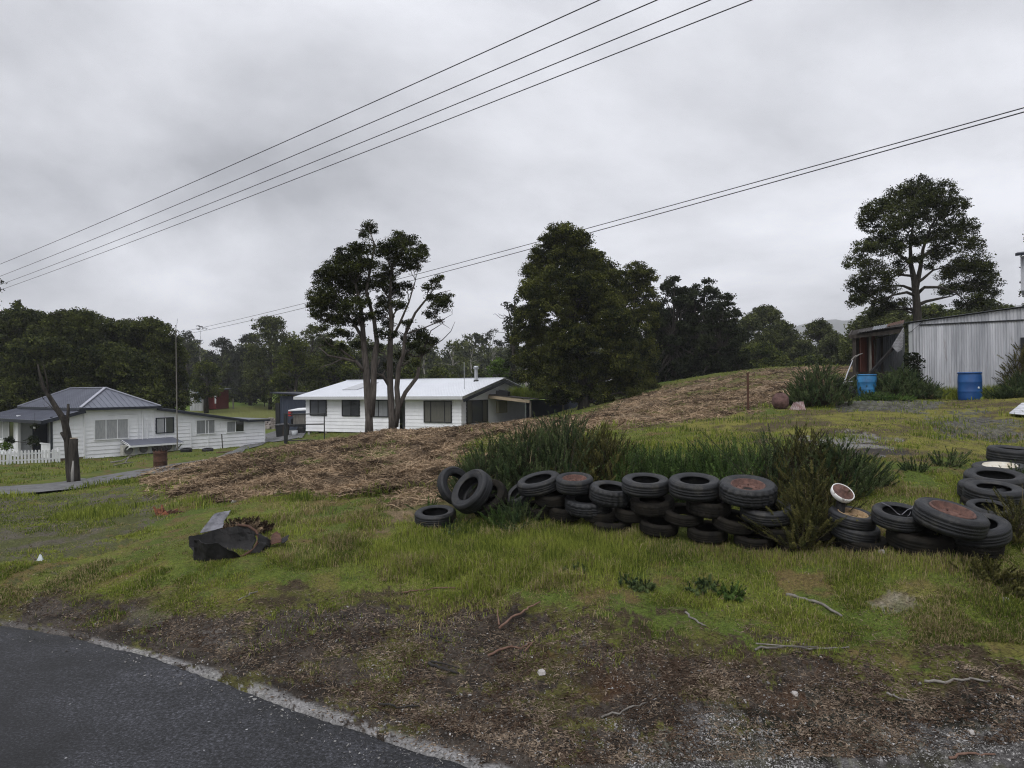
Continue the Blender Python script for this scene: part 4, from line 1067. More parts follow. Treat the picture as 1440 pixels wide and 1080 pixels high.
for k, (u_, v_, du_, dv_, mt) in enumerate(((1205, 468, 22, -3, 'zinc_rusty'), (1226, 464, 26, -4, 'zinc_dark'), (1246, 459.5, 24, -5, 'rust'), (1236, 472, 20, -2, 'zinc_dark'))):
    q_ = [q3(u_, v_, 25.0 + k * .05), q3(u_ + du_, v_ + dv_, 25.0 + k * .05), q3(u_ + du_ + 2, v_ + dv_ - 5, 26.6), q3(u_ + 3, v_ - 4 - k % 2, 26.5)]
    mb = MB(); corrug_quad(mb, *q_, pitch=.09, amp=.012); mb.build('loose_sheet', M[mt], lean)
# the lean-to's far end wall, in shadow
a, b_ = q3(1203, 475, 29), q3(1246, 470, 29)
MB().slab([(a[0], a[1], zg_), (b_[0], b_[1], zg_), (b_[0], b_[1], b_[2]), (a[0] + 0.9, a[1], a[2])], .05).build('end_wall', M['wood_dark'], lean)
# loose sheet hanging at the corner, and the leaning timber
ls = P(1265, 480, 24.9)
def r3(u, v, Y): return tuple(P(u, v, Y) - ls)
mb = MB(); corrug_quad(mb, r3(1271, 459, 25.1), r3(1269, 491, 24.9), r3(1262, 495.5, 24.6), r3(1254, 487, 24.8), pitch=.1, amp=.018)
o = tag(mb.build('hanging_sheet', mat('streaked_iron', (.12, .12, .125), .6, scale=4, col2=(.30, .30, .31), stretch=(1, 1, 3))), 'loose corrugated iron sheet hanging from the corner of the iron shed', 'iron sheet'); o.location = tuple(ls)
ls = P(1222, 527, 24.6)
o = tag(MB().beam((0, 0, 0), tuple(P(1257, 488, 24.9) - ls), .09, .09).build('leaning_timber', M['char']), 'dark timber leaning from the blue drum up to the loose iron sheet', 'timber'); o.location = tuple(ls)

# taller shed behind, at the right edge
Yt = 27.0; p = P(1431, 409, Yt)
ts = thing('raised_hut', (p[0], p[1], G(p[0], p[1])), 'tall narrow iron-clad hut with a dark eave standing behind the shed at the right edge', 'hut', R(-37))
zo_ = ts.location[2]; zA = P(1432, 409, Yt)[2] - zo_; zB = P(1432, 362, Yt)[2] - zo_
mb = MB(); corrug(mb, (.1, 0, 0), (3, 0, 0), zA, zB, pitch=.12); mb.box((.1, .04, zA), (3, 2, zB)); mb.build('wall', M['zinc'], ts)
MB().slab([(-.05, -.4, zB), (3.2, -.4, zB + .06), (3.2, 2.3, zB + .5), (-.05, 2.3, zB + .44)], .1).build('roof', M['slate_dark'], ts)
for x_ in (.22, 2.7): MB().box((x_, .1, -.3), (x_ + .16, .26, zA)).build('post', M['wood_dark'], ts)
# ------------------------------------------------------------------ trees
def leaves_mesh(name, c, size, g, tone, nbias=.5, aspect=.55):
    """one small diamond leaf-spray per centre"""
    n = len(c)
    nr = g.normal(0, 1, (n, 3)); nr[:, 2] += nbias; nr /= np.linalg.norm(nr, axis=1)[:, None]
    t = g.normal(0, 1, (n, 3)); t -= (t * nr).sum(1)[:, None] * nr; t /= np.linalg.norm(t, axis=1)[:, None]
    b = np.cross(nr, t)
    s = (size * g.uniform(.6, 1.4, n))[:, None]
    V = np.stack([c + t * s * .5, c + b * s * .5 * aspect + t * s * .06, c - t * s * .5, c - b * s * .5 * aspect + t * s * .06], 1).reshape(-1, 3)
    F = np.arange(n * 4).reshape(-1, 4)
    return np_mesh(name, V, F, attrs={'tone': ('FACE', 'FLOAT', tone)})
def foliage(clumps, g, puff, per, leaf, flat=.6, inner=.18, lo=-.75, fill=1.0):
    """clumps: (x,y,z,rx,ry,rz). Returns leaf centres and tones; leaves sit in small puffs over each clump's shell"""
    cs, ts = [], []
    for (x, y, z, rx, ry, rz) in clumps:
        rm = (rx * ry * rz) ** (1 / 3)
        n = max(3, int(fill * 9.0 * rm * rm / (puff * puff)))
        d = g.normal(0, 1, (n * 2, 3)); d /= np.linalg.norm(d, axis=1)[:, None]
        d = d[d[:, 2] > lo + g.uniform(-.2, .2, len(d))][:n]
        rad = np.where(g.random(len(d)) < inner, g.uniform(.2, .7, len(d)), g.uniform(.74, 1.06, len(d)))
        pc = np.array([x, y, z]) + d * rad[:, None] * np.array([rx, ry, rz])
        ps = puff * g.uniform(.55, 1.35, len(pc)); pt = g.normal(.34, .24, len(pc))
        off = g.normal(0, 1, (len(pc), per, 3)); off /= np.linalg.norm(off, axis=2, keepdims=True)
        off *= (g.random((len(pc), per, 1)) ** .45); off[:, :, 2] *= flat
        c = pc[:, None] + off * ps[:, None, None]
        cs.append(c.reshape(-1, 3)); ts.append((pt[:, None] + g.normal(0, .13, (len(pc), per))).ravel())
    return np.concatenate(cs), np.clip(np.concatenate(ts), 0, 1)
def wob(p, q, g, k=5, a=.08, sag=0.0):
    p = np.array(p, float); q = np.array(q, float); L_ = np.linalg.norm(q - p)
    ts = np.linspace(0, 1, k + 1); o = np.zeros((k + 1, 3)); o[1:-1] = g.normal(0, a * L_ / k * 1.6, (k - 1, 3))
    pts = p + (q - p) * ts[:, None] + o
    pts[:, 2] += sag * L_ * np.sin(ts * PI)
    return pts
def limbs(mb, trunks, targets, g, r0=.12, bend=.12, fine=True):
    """trunks: list of (points, radii). every target is reached by a limb from the trunk, with twigs at its end"""
    allp = np.concatenate([np.array(t[0], float)[1:] for t in trunks]); allr = np.concatenate([np.array(t[1], float)[1:] for t in trunks])
    for pts, rad in trunks: mb.tube([tuple(p) for p in pts], list(rad), 10)
    for t in targets:
        t = np.array(t, float)
        hd = np.hypot(*(allp[:, :2] - t[:2]).T); dz = t[2] - allp[:, 2]
        cost = np.hypot(hd, dz) + np.where(dz < hd * .15, 6 * (hd * .15 - dz), 0)
        k = int(np.argmin(cost)); L_ = np.linalg.norm(t - allp[k])
        if L_ < .05: continue
        ra = min(allr[k] * .62, .02 + L_ * r0 * .22)
        w_ = wob(allp[k], t, g, 6, bend, .07)
        mb.tube([tuple(p) for p in w_], list(np.linspace(ra, .018, 7)), 6)
        if fine:
            for m in range(5):
                a = w_[g.integers(2, 6)]; d = g.normal(0, 1, 3); d[2] = abs(d[2]) * .6; d /= np.linalg.norm(d)
                mb.tube([tuple(p) for p in wob(a, a + d * L_ * g.uniform(.2, .45), g, 3, .15)], [ra * .35, ra * .25, .014, .010], 4)
def make_tree(name, base, clumps, trunks, label, leafm, barkm, seed, puff=.35, per=26, leaf=.14, cat='tree', group=None, fill=1.0, flat=.6, lo=-.75,
              inner=.18, targets=None, bend=.12, aspect=.62, fine=True, nbias=1.0):
    """everything in world coordinates, stored relative to the foot of the tree"""
    g = np.random.default_rng(seed)
    base = np.array(base, float)
    t = thing(name, base, label, cat, 0, group)
    cl = [(c[0] - base[0], c[1] - base[1], c[2] - base[2], c[3], c[4], c[5]) for c in clumps]
    tr = [([np.array(p) - base for p in pts], rad) for pts, rad in trunks]
    mb = MB(); limbs(mb, tr, [c[:3] for c in cl] if targets is None else [np.array(q) - base for q in targets], g, bend=bend, fine=fine)
    mb.build('trunk', barkm, t, True)
    c, tn = foliage(cl, g, puff, per, leaf, flat, inner, lo, fill)
    link('crown', leaves_mesh('crown', c, leaf, g, tn, nbias, aspect), leafm, t)
    return t
def px_clumps(lst, Y, g, depth=.6, ry=1.0, rz=.8):
    """(u, v, r) in photo pixels at distance Y -> clumps with depth"""
    out = []
    for q in lst:
        u, v, r = q[:3]; dy = q[3] if len(q) > 3 else g.uniform(-depth, depth)
        p = P(u, v, Y + dy); rr_ = r / F_PX * (Y + dy)
        out.append((p[0], p[1], p[2], rr_, rr_ * ry, rr_ * rz))
    return out
def px_line(lst, Y):
    return [P(q[0], q[1], Y + (q[2] if len(q) > 2 else 0)) for q in lst]
g = np.random.default_rng(55)

# --- big spreading tree on the right
Y0 = 42
base = P(1290, 470, Y0); base[2] = G(base[0], base[1]) - .1
cl = [(1290, 268, 26), (1262, 282, 24), (1318, 275, 26), (1338, 292, 22), (1236, 298, 24), (1222, 312, 17), (1352, 318, 22), (1300, 305, 26), (1268, 315, 24),
      (1330, 335, 24), (1362, 345, 18), (1240, 335, 24), (1218, 350, 18), (1372, 372, 24), (1205, 368, 15), (1350, 378, 22), (1228, 378, 18), (1388, 398, 17), (1368, 405, 20), (1206, 402, 15),
      (1222, 415, 20), (1245, 405, 15), (1205, 425, 13), (1255, 350, 18), (1282, 340, 16), (1312, 360, 13), (1340, 405, 15), (1378, 425, 16), (1356, 428, 13), (1232, 440, 12), (1262, 382, 9), (1270, 424, 9), (1325, 412, 8), (1240, 425, 13), (1398, 412, 9), (1307, 375, 8), (1290, 365, 10), (1268, 370, 11), (1330, 385, 12), (1245, 388, 12), (1250, 430, 11), (1300, 335, 15), (1325, 355, 13), (1282, 292, 18), (1302, 285, 16), (1212, 392, 12), (1385, 385, 13)]
cl = px_clumps(cl, Y0, g, 2.3, .95, .72)
tr = [([base] + px_line([(1290, 440), (1288, 415), (1286, 395, .1), (1281, 372, .2), (1280, 345, 0), (1284, 315, -.1), (1288, 285, 0)], Y0), [.31, .24, .21, .18, .13, .09, .06, .03]),
      (px_line([(1288, 405), (1294, 378, .4), (1298, 350, .3), (1308, 322, .2), (1322, 296, 0)], Y0), [.17, .12, .09, .06, .03]),
      (px_line([(1291, 412), (1300, 404, -.3), (1322, 404, -.8), (1344, 411, -1.2), (1362, 428, -1.5)], Y0), [.11, .09, .075, .05, .02]),
      (px_line([(1289, 398), (1298, 392, .2), (1312, 380, .6), (1336, 374, 1)], Y0), [.10, .08, .055, .02]),
      (px_line([(1293, 428), (1302, 424, .3), (1320, 420, .5), (1340, 416, .6)], Y0), [.11, .09, .07, .03]),
      (px_line([(1288, 416), (1275, 411, -.2), (1256, 415, -.6), (1232, 424, -1)], Y0), [.10, .08, .055, .02]),
      (px_line([(1285, 408), (1270, 402, .3), (1250, 402, .7)], Y0), [.10, .07, .03]),
      (px_line([(1283, 388), (1262, 386, .2), (1244, 396, .2), (1228, 400, 0)], Y0), [.08, .06, .04, .02]),
      (px_line([(1281, 370), (1262, 356, -.4), (1240, 345, -.8)], Y0), [.09, .06, .02]),
      (px_line([(1296, 362), (1318, 348, .4), (1345, 340, .8)], Y0), [.11, .08, .03])]
make_tree('spreading_tree', base, cl, tr, 'large rounded wattle tree with visible spreading limbs behind the iron shed', M['lf_twin'], M['bark_dark'], 1, .30, 44, .10, fill=1.25, inner=.3, lo=-.8)

# --- pair of gums on the crest of the mound
Y0 = 29
base = P(519, 611, Y0); base[2] = GZ(base[0], base[1]) - .12
cl = [(520, 320, 11), (511, 330, 7), (508, 350, 14), (492, 362, 22), (476, 375, 19), (512, 372, 15), (462, 392, 21), (485, 400, 24), (452, 415, 19), (448, 428, 15), (470, 430, 21), (505, 405, 17), (492, 432, 18),
      (460, 448, 13), (478, 452, 12), (510, 425, 11), (446, 442, 10), (487, 470, 9), (525, 372, 7), (497, 384, 17), (475, 470, 10), (455, 462, 8), (500, 452, 12), (515, 445, 9), (482, 490, 8), (505, 485, 8), (462, 485, 7)]
cl1 = px_clumps(cl, Y0, g, 1.1, .95, .75)
tr = [([base] + px_line([(519, 590), (517, 560), (515, 520), (512, 490, .1), (510, 460), (507, 430), (500, 400), (494, 370)], Y0), [.19, .155, .145, .14, .12, .10, .08, .05, .03]),
      (px_line([(522, 585), (525, 550), (526, 510, .1), (530, 480, .2), (526, 450, .2), (515, 410, .1), (522, 370), (527, 345), (519, 322)], Y0), [.14, .13, .125, .10, .08, .07, .05, .035, .02]),
      (px_line([(515, 525), (500, 508, -.2), (482, 504, -.3), (462, 500, -.2), (448, 488, 0)], Y0), [.085, .07, .05, .03, .015]),
      (px_line([(500, 508, -.2), (480, 492, -.4), (462, 484, -.5), (447, 466, -.5)], Y0), [.05, .035, .02, .01]),
      (px_line([(482, 504, -.3), (466, 512, -.4), (452, 516, -.5), (447, 522, -.5)], Y0), [.03, .02, .014, .008]),
      (px_line([(512, 480), (498, 455, .2), (482, 436, .3), (466, 420, .3)], Y0), [.08, .06, .04, .02])]
make_tree('gum_tree', base, cl1, tr, 'tall dark double-stemmed gum on the mound, the left of the pair before the long house', M['lf_twin'], M['bark_grey'], 2, .20, 46, .070, fill=1.4, lo=-.85, inner=.3)
base = P(553, 609, Y0 + .6); base[2] = GZ(base[0], base[1]) - .12
cl = [(548, 345, 15), (562, 335, 13), (575, 342, 15), (586, 358, 15), (592, 350, 9), (560, 360, 19), (536, 352, 13), (575, 375, 14), (545, 385, 17), (530, 400, 17), (555, 408, 16), (540, 428, 15), (562, 430, 11), (532, 445, 10), (572, 402, 8),
      (602, 404, 8), (614, 398, 8), (618, 390, 6), (612, 420, 12), (622, 428, 13), (607, 440, 10), (629, 418, 8), (590, 470, 13), (603, 478, 11), (582, 486, 10), (566, 500, 10), (572, 478, 8), (596, 492, 8), (556, 470, 8), (548, 515, 8), (615, 452, 5), (538, 470, 10), (530, 490, 8), (574, 455, 7), (585, 510, 8), (545, 455, 9)]
cl2 = px_clumps(cl, Y0 + .6, g, 1.1, .95, .75)
T0 = Y0 + .6
tr = [([base] + px_line([(551, 585), (549, 550), (548, 515), (549, 480), (551, 450), (548, 420), (550, 385), (557, 350)], T0), [.20, .145, .135, .13, .11, .09, .07, .05, .03]),
      (px_line([(556, 600), (560, 570), (558, 545, -.1), (561, 515, -.1), (567, 500, -.1), (570, 470, 0), (584, 440, .1), (600, 420, .1), (612, 404, 0)], T0), [.13, .12, .11, .10, .09, .07, .05, .04, .015]),
      (px_line([(560, 575), (570, 552, .2), (587, 530, .4), (591, 505, .5), (600, 480, .5), (606, 465, .4)], T0), [.10, .09, .08, .065, .045, .02]),
      (px_line([(590, 505, .5), (606, 488, .5), (622, 478, .4), (634, 466, .3), (640, 452, .2)], T0), [.035, .028, .02, .015, .006]),
      (px_line([(570, 470, 0), (594, 462, .1), (618, 452, .1), (636, 442, 0)], T0), [.035, .028, .018, .006]),
      (px_line([(600, 420, .1), (618, 412, 0), (634, 408, 0)], T0), [.025, .018, .006]),
      (px_line([(606, 465, .4), (622, 455, .3), (633, 462, .3)], T0), [.02, .014, .006]),
      (px_line([(549, 545), (538, 528, -.2), (526, 524, -.3), (534, 505, -.4)], T0), [.08, .06, .05, .03]),
      (px_line([(549, 480), (562, 455, .2), (575, 425, .2), (584, 395, .2)], T0), [.06, .05, .035, .02])]
make_tree('gum_tree', base, cl2, tr, 'gum with a bare reddish stem and thin right-hand branches, right one of the pair', M['lf_twin'], M['bark_grey'], 3, .18, 42, .068, fill=1.2, lo=-.85, inner=.3)

# --- the big wattle in the middle and its neighbours
Y0 = 44
base = P(821, 592, Y0); base[2] = G(base[0], base[1]) - .1
cl = [(790, 330, 20), (775, 340, 16), (815, 338, 16), (770, 362, 24), (800, 362, 28), (828, 368, 24), (850, 385, 22), (758, 385, 24), (790, 395, 30), (825, 402, 30), (752, 412, 24), (775, 430, 30), (815, 438, 34), (850, 425, 26),
      (862, 450, 26), (745, 445, 22), (738, 475, 20), (765, 470, 28), (800, 478, 34), (838, 478, 32), (868, 482, 24), (745, 505, 22), (775, 510, 28), (812, 520, 32), (850, 518, 28), (880, 510, 20), (740, 530, 14), (765, 540, 18), (800, 552, 22), (840, 552, 24), (872, 545, 20), (888, 530, 14), (895, 555, 12),
      (785, 560, 14), (855, 568, 14)]
cl = px_clumps(cl, Y0, g, 1.6, .95, .78)
tr = [([base] + px_line([(821, 570), (820, 545), (816, 500), (808, 450), (800, 400), (795, 350)], Y0), [.42, .36, .33, .28, .2, .13, .05]),
      (px_line([(820, 560), (840, 530, .2), (858, 490, .4), (868, 455, .4)], Y0), [.2, .15, .1, .04]),
      (px_line([(820, 565), (790, 545, -.4), (765, 520, -.8), (748, 490, -.8)], Y0), [.2, .15, .1, .04])]
make_tree('wattle_tree', base, cl, tr, 'huge dark domed wattle tree reaching the ground right of the long house', M['lf_central'], M['bark_dark'], 4, .34, 66, .115, fill=1.8, lo=-.7, inner=.3)
Y0 = 49
base = P(885, 580, Y0); base[2] = G(base[0], base[1]) - .1
cl = [(895, 382, 16), (908, 390, 14), (880, 395, 18), (870, 412, 20), (900, 412, 20), (885, 440, 26), (905, 450, 20), (890, 475, 28), (905, 495, 20), (880, 510, 26), (905, 525, 18), (912, 545, 15), (890, 550, 20), (915, 430, 8), (920, 420, 6)]
cl = px_clumps(cl, Y0, g, 1.4, .95, .8)
make_tree('wattle_tree', base, cl, [([base] + px_line([(886, 540), (888, 480), (892, 420)], Y0), [.3, .26, .16, .05])],
          'dark wattle tree tucked against the right side of the huge domed one', M['lf_central'], M['bark_dark'], 5, .34, 62, .118, lo=-.7, inner=.12, fill=1.4)
# slim conifer left of it
Y0 = 53
base = P(722, 585, Y0); base[2] = G(base[0], base[1]) - .1
cl = [(726, 422, 5), (718, 432, 7), (727, 440, 8), (716, 450, 6), (725, 460, 9), (720, 478, 10), (726, 495, 11), (716, 510, 10), (724, 530, 12), (714, 545, 10), (726, 555, 12), (712, 428, 3), (713, 462, 5)]
cl = px_clumps(cl, Y0, g, .8, 1, .7)
make_tree('conifer', base, cl, [([base] + px_line([(722, 500), (724, 415)], Y0), [.2, .13, .03])],
          'thin ragged dark tree peeping out left of the huge domed wattle', M['lf_pine'], M['bark_dark'], 6, .3, 22, .16, lo=-.9)
# dark pines
def pine(u, vt, vb, wpx, Y0, seed, label, n=30, lm='lf_pine'):
    g = np.random.default_rng(seed)
    base = P(u, vb, Y0); base[2] = min(base[2], G(base[0], base[1]) - .1)
    out = []
    for k in range(n):
        t = (k + .5) / n; v = vt + (vb - vt) * t * .92 + 6
        half = wpx / 2 * min(1, .26 + 1.5 * t ** .75)
        for m in range(3):
            out.append((u + g.uniform(-1, 1) * half, v + g.uniform(-5, 5), g.uniform(6, 11) * (.65 + .6 * t)))
    cl = px_clumps(out, Y0, g, wpx / F_PX * Y0 * .4, 1, .55)
    return make_tree('conifer', base, cl, [([base] + px_line([(u, (vt + vb) / 2), (u, vt + 14)], Y0), [.26, .15, .03])], label, M[lm], M['bark_dark'], seed, .30, 20, .17, lo=-.9, fill=1.5, flat=.8, fine=False, inner=.3)
pine(948, 386, 580, 70, 56, 71, 'spiky black-green conifer, left of the dark clump on the hill crest')
pine(968, 400, 578, 60, 58, 74, 'black-green conifer wedged between the two tallest on the hill crest')
pine(932, 425, 582, 50, 57, 75, 'low black-green conifer at the left end of the dark clump')
pine(990, 392, 575, 84, 57, 72, 'tall black-green conifer, middle of the dark clump on the hill crest')
pine(1016, 412, 570, 66, 55, 73, 'shorter black-green conifer, right of the dark clump on the hill crest')
# bright sapling behind the flue, and the grassy clump
def round_tree(name, u, vt, vb, wpx, Y0, seed, label, lm, bm='bark_dark', puff=.45, per=26, leaf=.2, n=None, group=None, tall=1.0, fill=1.0, zoff=0, sub=6, lo=-.75, shape=1.0):
    """a tree with an irregular domed crown between photo rows vt (top) and vb (foot)"""
    g = np.random.default_rng(seed)
    base = P(u, vb, Y0); base[2] = min(base[2], G(base[0], base[1]) - .1)
    H_ = (vb - vt); out = []
    n = n or int((16 + wpx * H_ / 450) if fill > .75 else (10 + wpx * H_ / 900))
    for k in range(n):
        a = g.uniform(-1, 1); t = g.uniform(0, 1)
        # dome: height limit falls with distance from the axis
        topv = vt + H_ * .42 * abs(a) ** 2.4 * shape
        r = wpx * g.uniform(.11, .20)
        v = topv + r * .8 + (vb - H_ * .12 - topv - r) * t ** 1.1
        out.append((u + a * (wpx / 2 - r * .7), v, r))
    for k in range(9):
        a = -0.88 + 1.76 * k / 8 + g.uniform(-.06, .06); r = wpx * g.uniform(.10, .15)
        if fill > .75: out.append((u + a * (wpx / 2 - r * .7), vt + H_ * .42 * abs(a) ** 2.4 * shape + r * .85 + g.uniform(0, .03) * H_, r))
    out.append((u + wpx * .04, vt + wpx * .12, wpx * .13))
    cl = px_clumps(out, Y0, g, wpx / F_PX * Y0 * .33, 1, .78)
    return make_tree(name, base, cl, [([base] + px_line([(u, vb - H_ * .3), (u + 2, vb - H_ * .5), (u, vt + H_ * .36)], Y0), [.28, .2, .13, .06])],
                     label, M[lm], M[bm], seed, puff, per, leaf, lo=lo, fill=fill, group=group, fine=False)
round_tree('sapling', 703, 503, 580, 40, 62, 81, 'small bright green leafy tree behind the metal flue', 'lf_bright', per=20, leaf=.2, puff=.4, fill=.8)
# left mass behind the cottage
L_ = [(-40, 440, 620, 120, 66, 'dark blackwood at the left edge behind the verandah roof'), (30, 430, 625, 110, 62, 'dark blackwood left of the tallest one behind the cottage'),
      (105, 431, 625, 130, 60, 'tallest dark blackwood directly behind the cottage hip roof'), (168, 446, 620, 90, 63, 'dark blackwood right of the tallest one, behind the cottage roof ridge'),
      (208, 446, 615, 76, 61, 'dark blackwood behind the start of the low extension'), (60, 470, 630, 110, 55, 'low dark blackwood just above the cottage porch'),
      (150, 480, 628, 110, 55, 'low dark blackwood just behind the cottage ridge'), (225, 490, 600, 50, 66, 'lowest right-hand dark blackwood behind the antenna pole')]
for i, (u, vt, vb, wp, Y0, lb) in enumerate(L_):
    round_tree('blackwood', u, vt, vb, wp * 1.4, Y0, 200 + i, lb, 'lf_black', puff=.42, per=30, leaf=.18, group='dark trees behind the cottage', shape=.75, n=46)
round_tree('gum_tree', -4, 392, 600, 44, 80, 220, 'reddish-leaved gum rising above the dark mass at the left edge', 'lf_grey', 'bark_red', puff=.5, per=18, leaf=.25, fill=.6)
round_tree('gum_tree', 24, 422, 600, 20, 75, 221, 'small rounded treetop just right of the reddish gum at the left edge', 'lf_black', puff=.4, per=22, leaf=.22)
F_ = [(262, 466, 580, 34, 100, 'lf_grey', 'grey-brown tree right of the antenna pole, its lower crown thin', 'gum_tree', .8),
      (281, 458, 580, 30, 118, 'lf_grey', 'airy grey gum, the tallest above the small red shed', 'gum_tree', .6), (312, 474, 580, 52, 110, 'lf_grey', 'rounded grey-green tree right of the airy gum across the valley', 'gum_tree', .9),
      (330, 500, 575, 50, 104, 'lf_far', 'low rounded tree at the top edge of the green field', 'tree', 1), (380, 441, 585, 76, 92, 'lf_far', 'broad wattle with olive top, left of the pair of gums', 'wattle_tree', .8),
      (352, 468, 578, 56, 98, 'lf_grey', 'dark grey tree between the field and the broad olive-topped wattle', 'gum_tree', 1), (415, 474, 590, 64, 74, 'lf_mid', 'bright olive domed wattle directly behind the navy shed', 'wattle_tree', 1.0),
      (438, 455, 590, 50, 86, 'lf_far', 'wattle behind the left gum, right of the olive domed one', 'wattle_tree', .9), (470, 480, 595, 70, 76, 'lf_mid', 'low green wattle showing between the left gum and the white roof', 'wattle_tree', 1),
      (505, 470, 590, 60, 88, 'lf_far', 'tree directly behind the left gum stems', 'wattle_tree', 1), (540, 500, 590, 60, 80, 'lf_grey', 'low grey tree behind the right gum stems', 'gum_tree', 1),
      (596, 478, 590, 40, 90, 'lf_far', 'loose gum showing through the thin right branches of the pair', 'gum_tree', .45), (636, 474, 588, 56, 84, 'lf_far', 'airy gum above the middle of the white roof', 'gum_tree', .42),
      (662, 466, 588, 40, 92, 'lf_grey', 'taller grey airy gum above the right half of the white roof', 'gum_tree', .5), (692, 460, 585, 48, 82, 'lf_grey', 'dark airy gum just left of the huge domed wattle', 'gum_tree', .6),
      (620, 515, 590, 60, 72, 'lf_mid', 'low green tree just above the white roof, left of the flue', 'tree', .9), (672, 520, 590, 50, 70, 'lf_far', 'low olive tree just above the white roof beside the flue', 'tree', .8), (578, 510, 590, 40, 70, 'lf_mid', 'low green bush tree just above the white roof behind the right gum', 'tree', .9)]
for i, (u, vt, vb, wp, Y0, lm, lb, nm, fi) in enumerate(F_):
    round_tree(nm, u, vt, vb, wp, Y0, 240 + i, lb, lm, 'bark_pale' if fi < .7 else 'bark_dark', puff=.55, per=20, leaf=.24, fill=fi, group='trees across the valley')
round_tree('tree', 290, 506, 570, 46, 84, 290, 'small round dark green tree shading the small red shed', 'lf_mid', puff=.45, per=26, leaf=.2)
R_ = [(1052, 452, 560, 46, 82, 'lf_far', 'olive tree right beside the black-green conifers on the crest'), (1075, 437, 555, 56, 86, 'lf_far', 'highest olive wattle between the conifers and the misty hill'),
      (1100, 460, 550, 50, 80, 'lf_far', 'rounded olive wattle above the mulched hill crest'), (1128, 478, 548, 42, 78, 'lf_far', 'low olive wattle left of the misty hill'), (1152, 448, 545, 46, 84, 'lf_far', 'pointed olive wattle standing before the misty hill'),
      (1172, 468, 545, 40, 80, 'lf_far', 'olive wattle right of the pointed one before the misty hill'), (1196, 488, 545, 44, 76, 'lf_far', 'low olive wattle just left of the lean-to'), (1070, 490, 552, 60, 74, 'lf_mid', 'low green wattle along the mulched crest above the rusty post'),
      (1240, 428, 545, 82, 66, 'lf_far', 'wide rounded olive wattle behind the lean-to roof'), (1212, 455, 545, 40, 72, 'lf_far', 'olive wattle at the left foot of the wide rounded one'), (1312, 428, 540, 60, 72, 'lf_mid', 'yellowish-topped wattle right of the spreading tree trunk'), (1345, 432, 540, 60, 76, 'lf_mid', 'low wattle above the middle of the iron shed roof'),
      (1385, 420, 540, 66, 68, 'lf_far', 'dark wattle under the right limbs of the spreading tree'), (1416, 428, 540, 40, 78, 'lf_mid', 'small wattle top just left of the raised hut'), (1140, 500, 548, 60, 72, 'lf_mid', 'lowest green wattle below the pointed one on the crest')]
for i, (u, vt, vb, wp, Y0, lm, lb) in enumerate(R_):
    round_tree('wattle_tree', u, vt - (9 if u < 1110 else 0), vb, wp * (1.35 if u < 1110 or u > 1205 else 1.15), Y0, 320 + i, lb, lm, puff=.5, per=26, leaf=.22, shape=.8, n=34, group='trees behind the hill crest')
round_tree('tree', 1452, 318, 540, 30, 60, 350, 'edge of a dark tree just entering the picture above the raised hut', 'lf_twin', puff=.4, per=22, leaf=.2)
# far-off woods that close the view between the trees: copies of three trees, off to both sides and behind
def copy_tree(src, loc, rz, s, label, group):
    r = src.copy(); C.objects.link(r); r.location = loc; r.rotation_euler = (0, 0, rz); r.scale = (s, s, s); r['label'] = label; r['group'] = group
    for ch in src.children:
        c = ch.copy(); C.objects.link(c); c.parent = r
    return r
# distant wood behind everything, one mass nobody could count
g = np.random.default_rng(91)
cl = []
for k in range(330):
    a = g.uniform(-.95, .95); d = g.uniform(135, 230)
    x_, y_ = math.sin(a) * d, math.cos(a) * d
    uu = 720 + 1000 * x_ / y_
    if 255 < uu < 400 and d < 150 or 1040 < uu < 1230: continue
    z_ = G(x_, y_); r = g.uniform(2.4, 4.2)
    for m in range(3): cl.append((x_ + g.uniform(-3, 3), y_ + g.uniform(-3, 3), z_ + 1.5 + m * r * .75 + g.uniform(-.6, .6), r * (1.1 - m * .22), r * (1.1 - m * .22), r * .8))
c_, t_ = foliage(cl, g, 1.0, 16, .5, lo=-.3, inner=.05, fill=.75)
tag(link('distant_wood', leaves_mesh('distant_wood', c_, .62, g, t_), M['lf_far']), kind='stuff')

# misty mountain ridge
def ridge(name, pts, Y, seed, thick=500):
    us = np.linspace(pts[0][0], pts[-1][0], 120); vs = np.interp(us, [p[0] for p in pts], [p[1] for p in pts]) + (fbm(us * .05, us * 0, 4, seed) - .5) * 6
    V = []; m = 14
    for u, v in zip(us, vs):
        p = P(u, v, Y)
        for k in range(m):
            t = k / (m - 1) * 2 - 1
            V.append((p[0], Y + t * thick, p[2] * (1 - abs(t) ** 1.3) - 6 + (fbm(p[0] * .01 + t * 4, t * 3 + 1, 4, seed) - .5)[()] * p[2] * .25 * (1 - abs(t)) * (1 if abs(t) > .1 else 0)))
    n = len(us); i = (np.arange(n - 1)[:, None] * m + np.arange(m - 1)[None]).ravel()
    return tag(link(name, np_mesh(name, V, np.stack([i, i + m, i + m + 1, i + 1], -1), smooth=True), mat('misty_forest_hill', (.075, .085, .075), .95, .3, scale=.01)), kind='structure')
ridge('hill', [(1020, 520), (1080, 475), (1110, 458), (1135, 449), (1160, 444), (1185, 447), (1205, 446), (1260, 462), (1330, 455), (1400, 430), (1460, 418), (1560, 405), (1700, 440)], 2000, 3, 700)

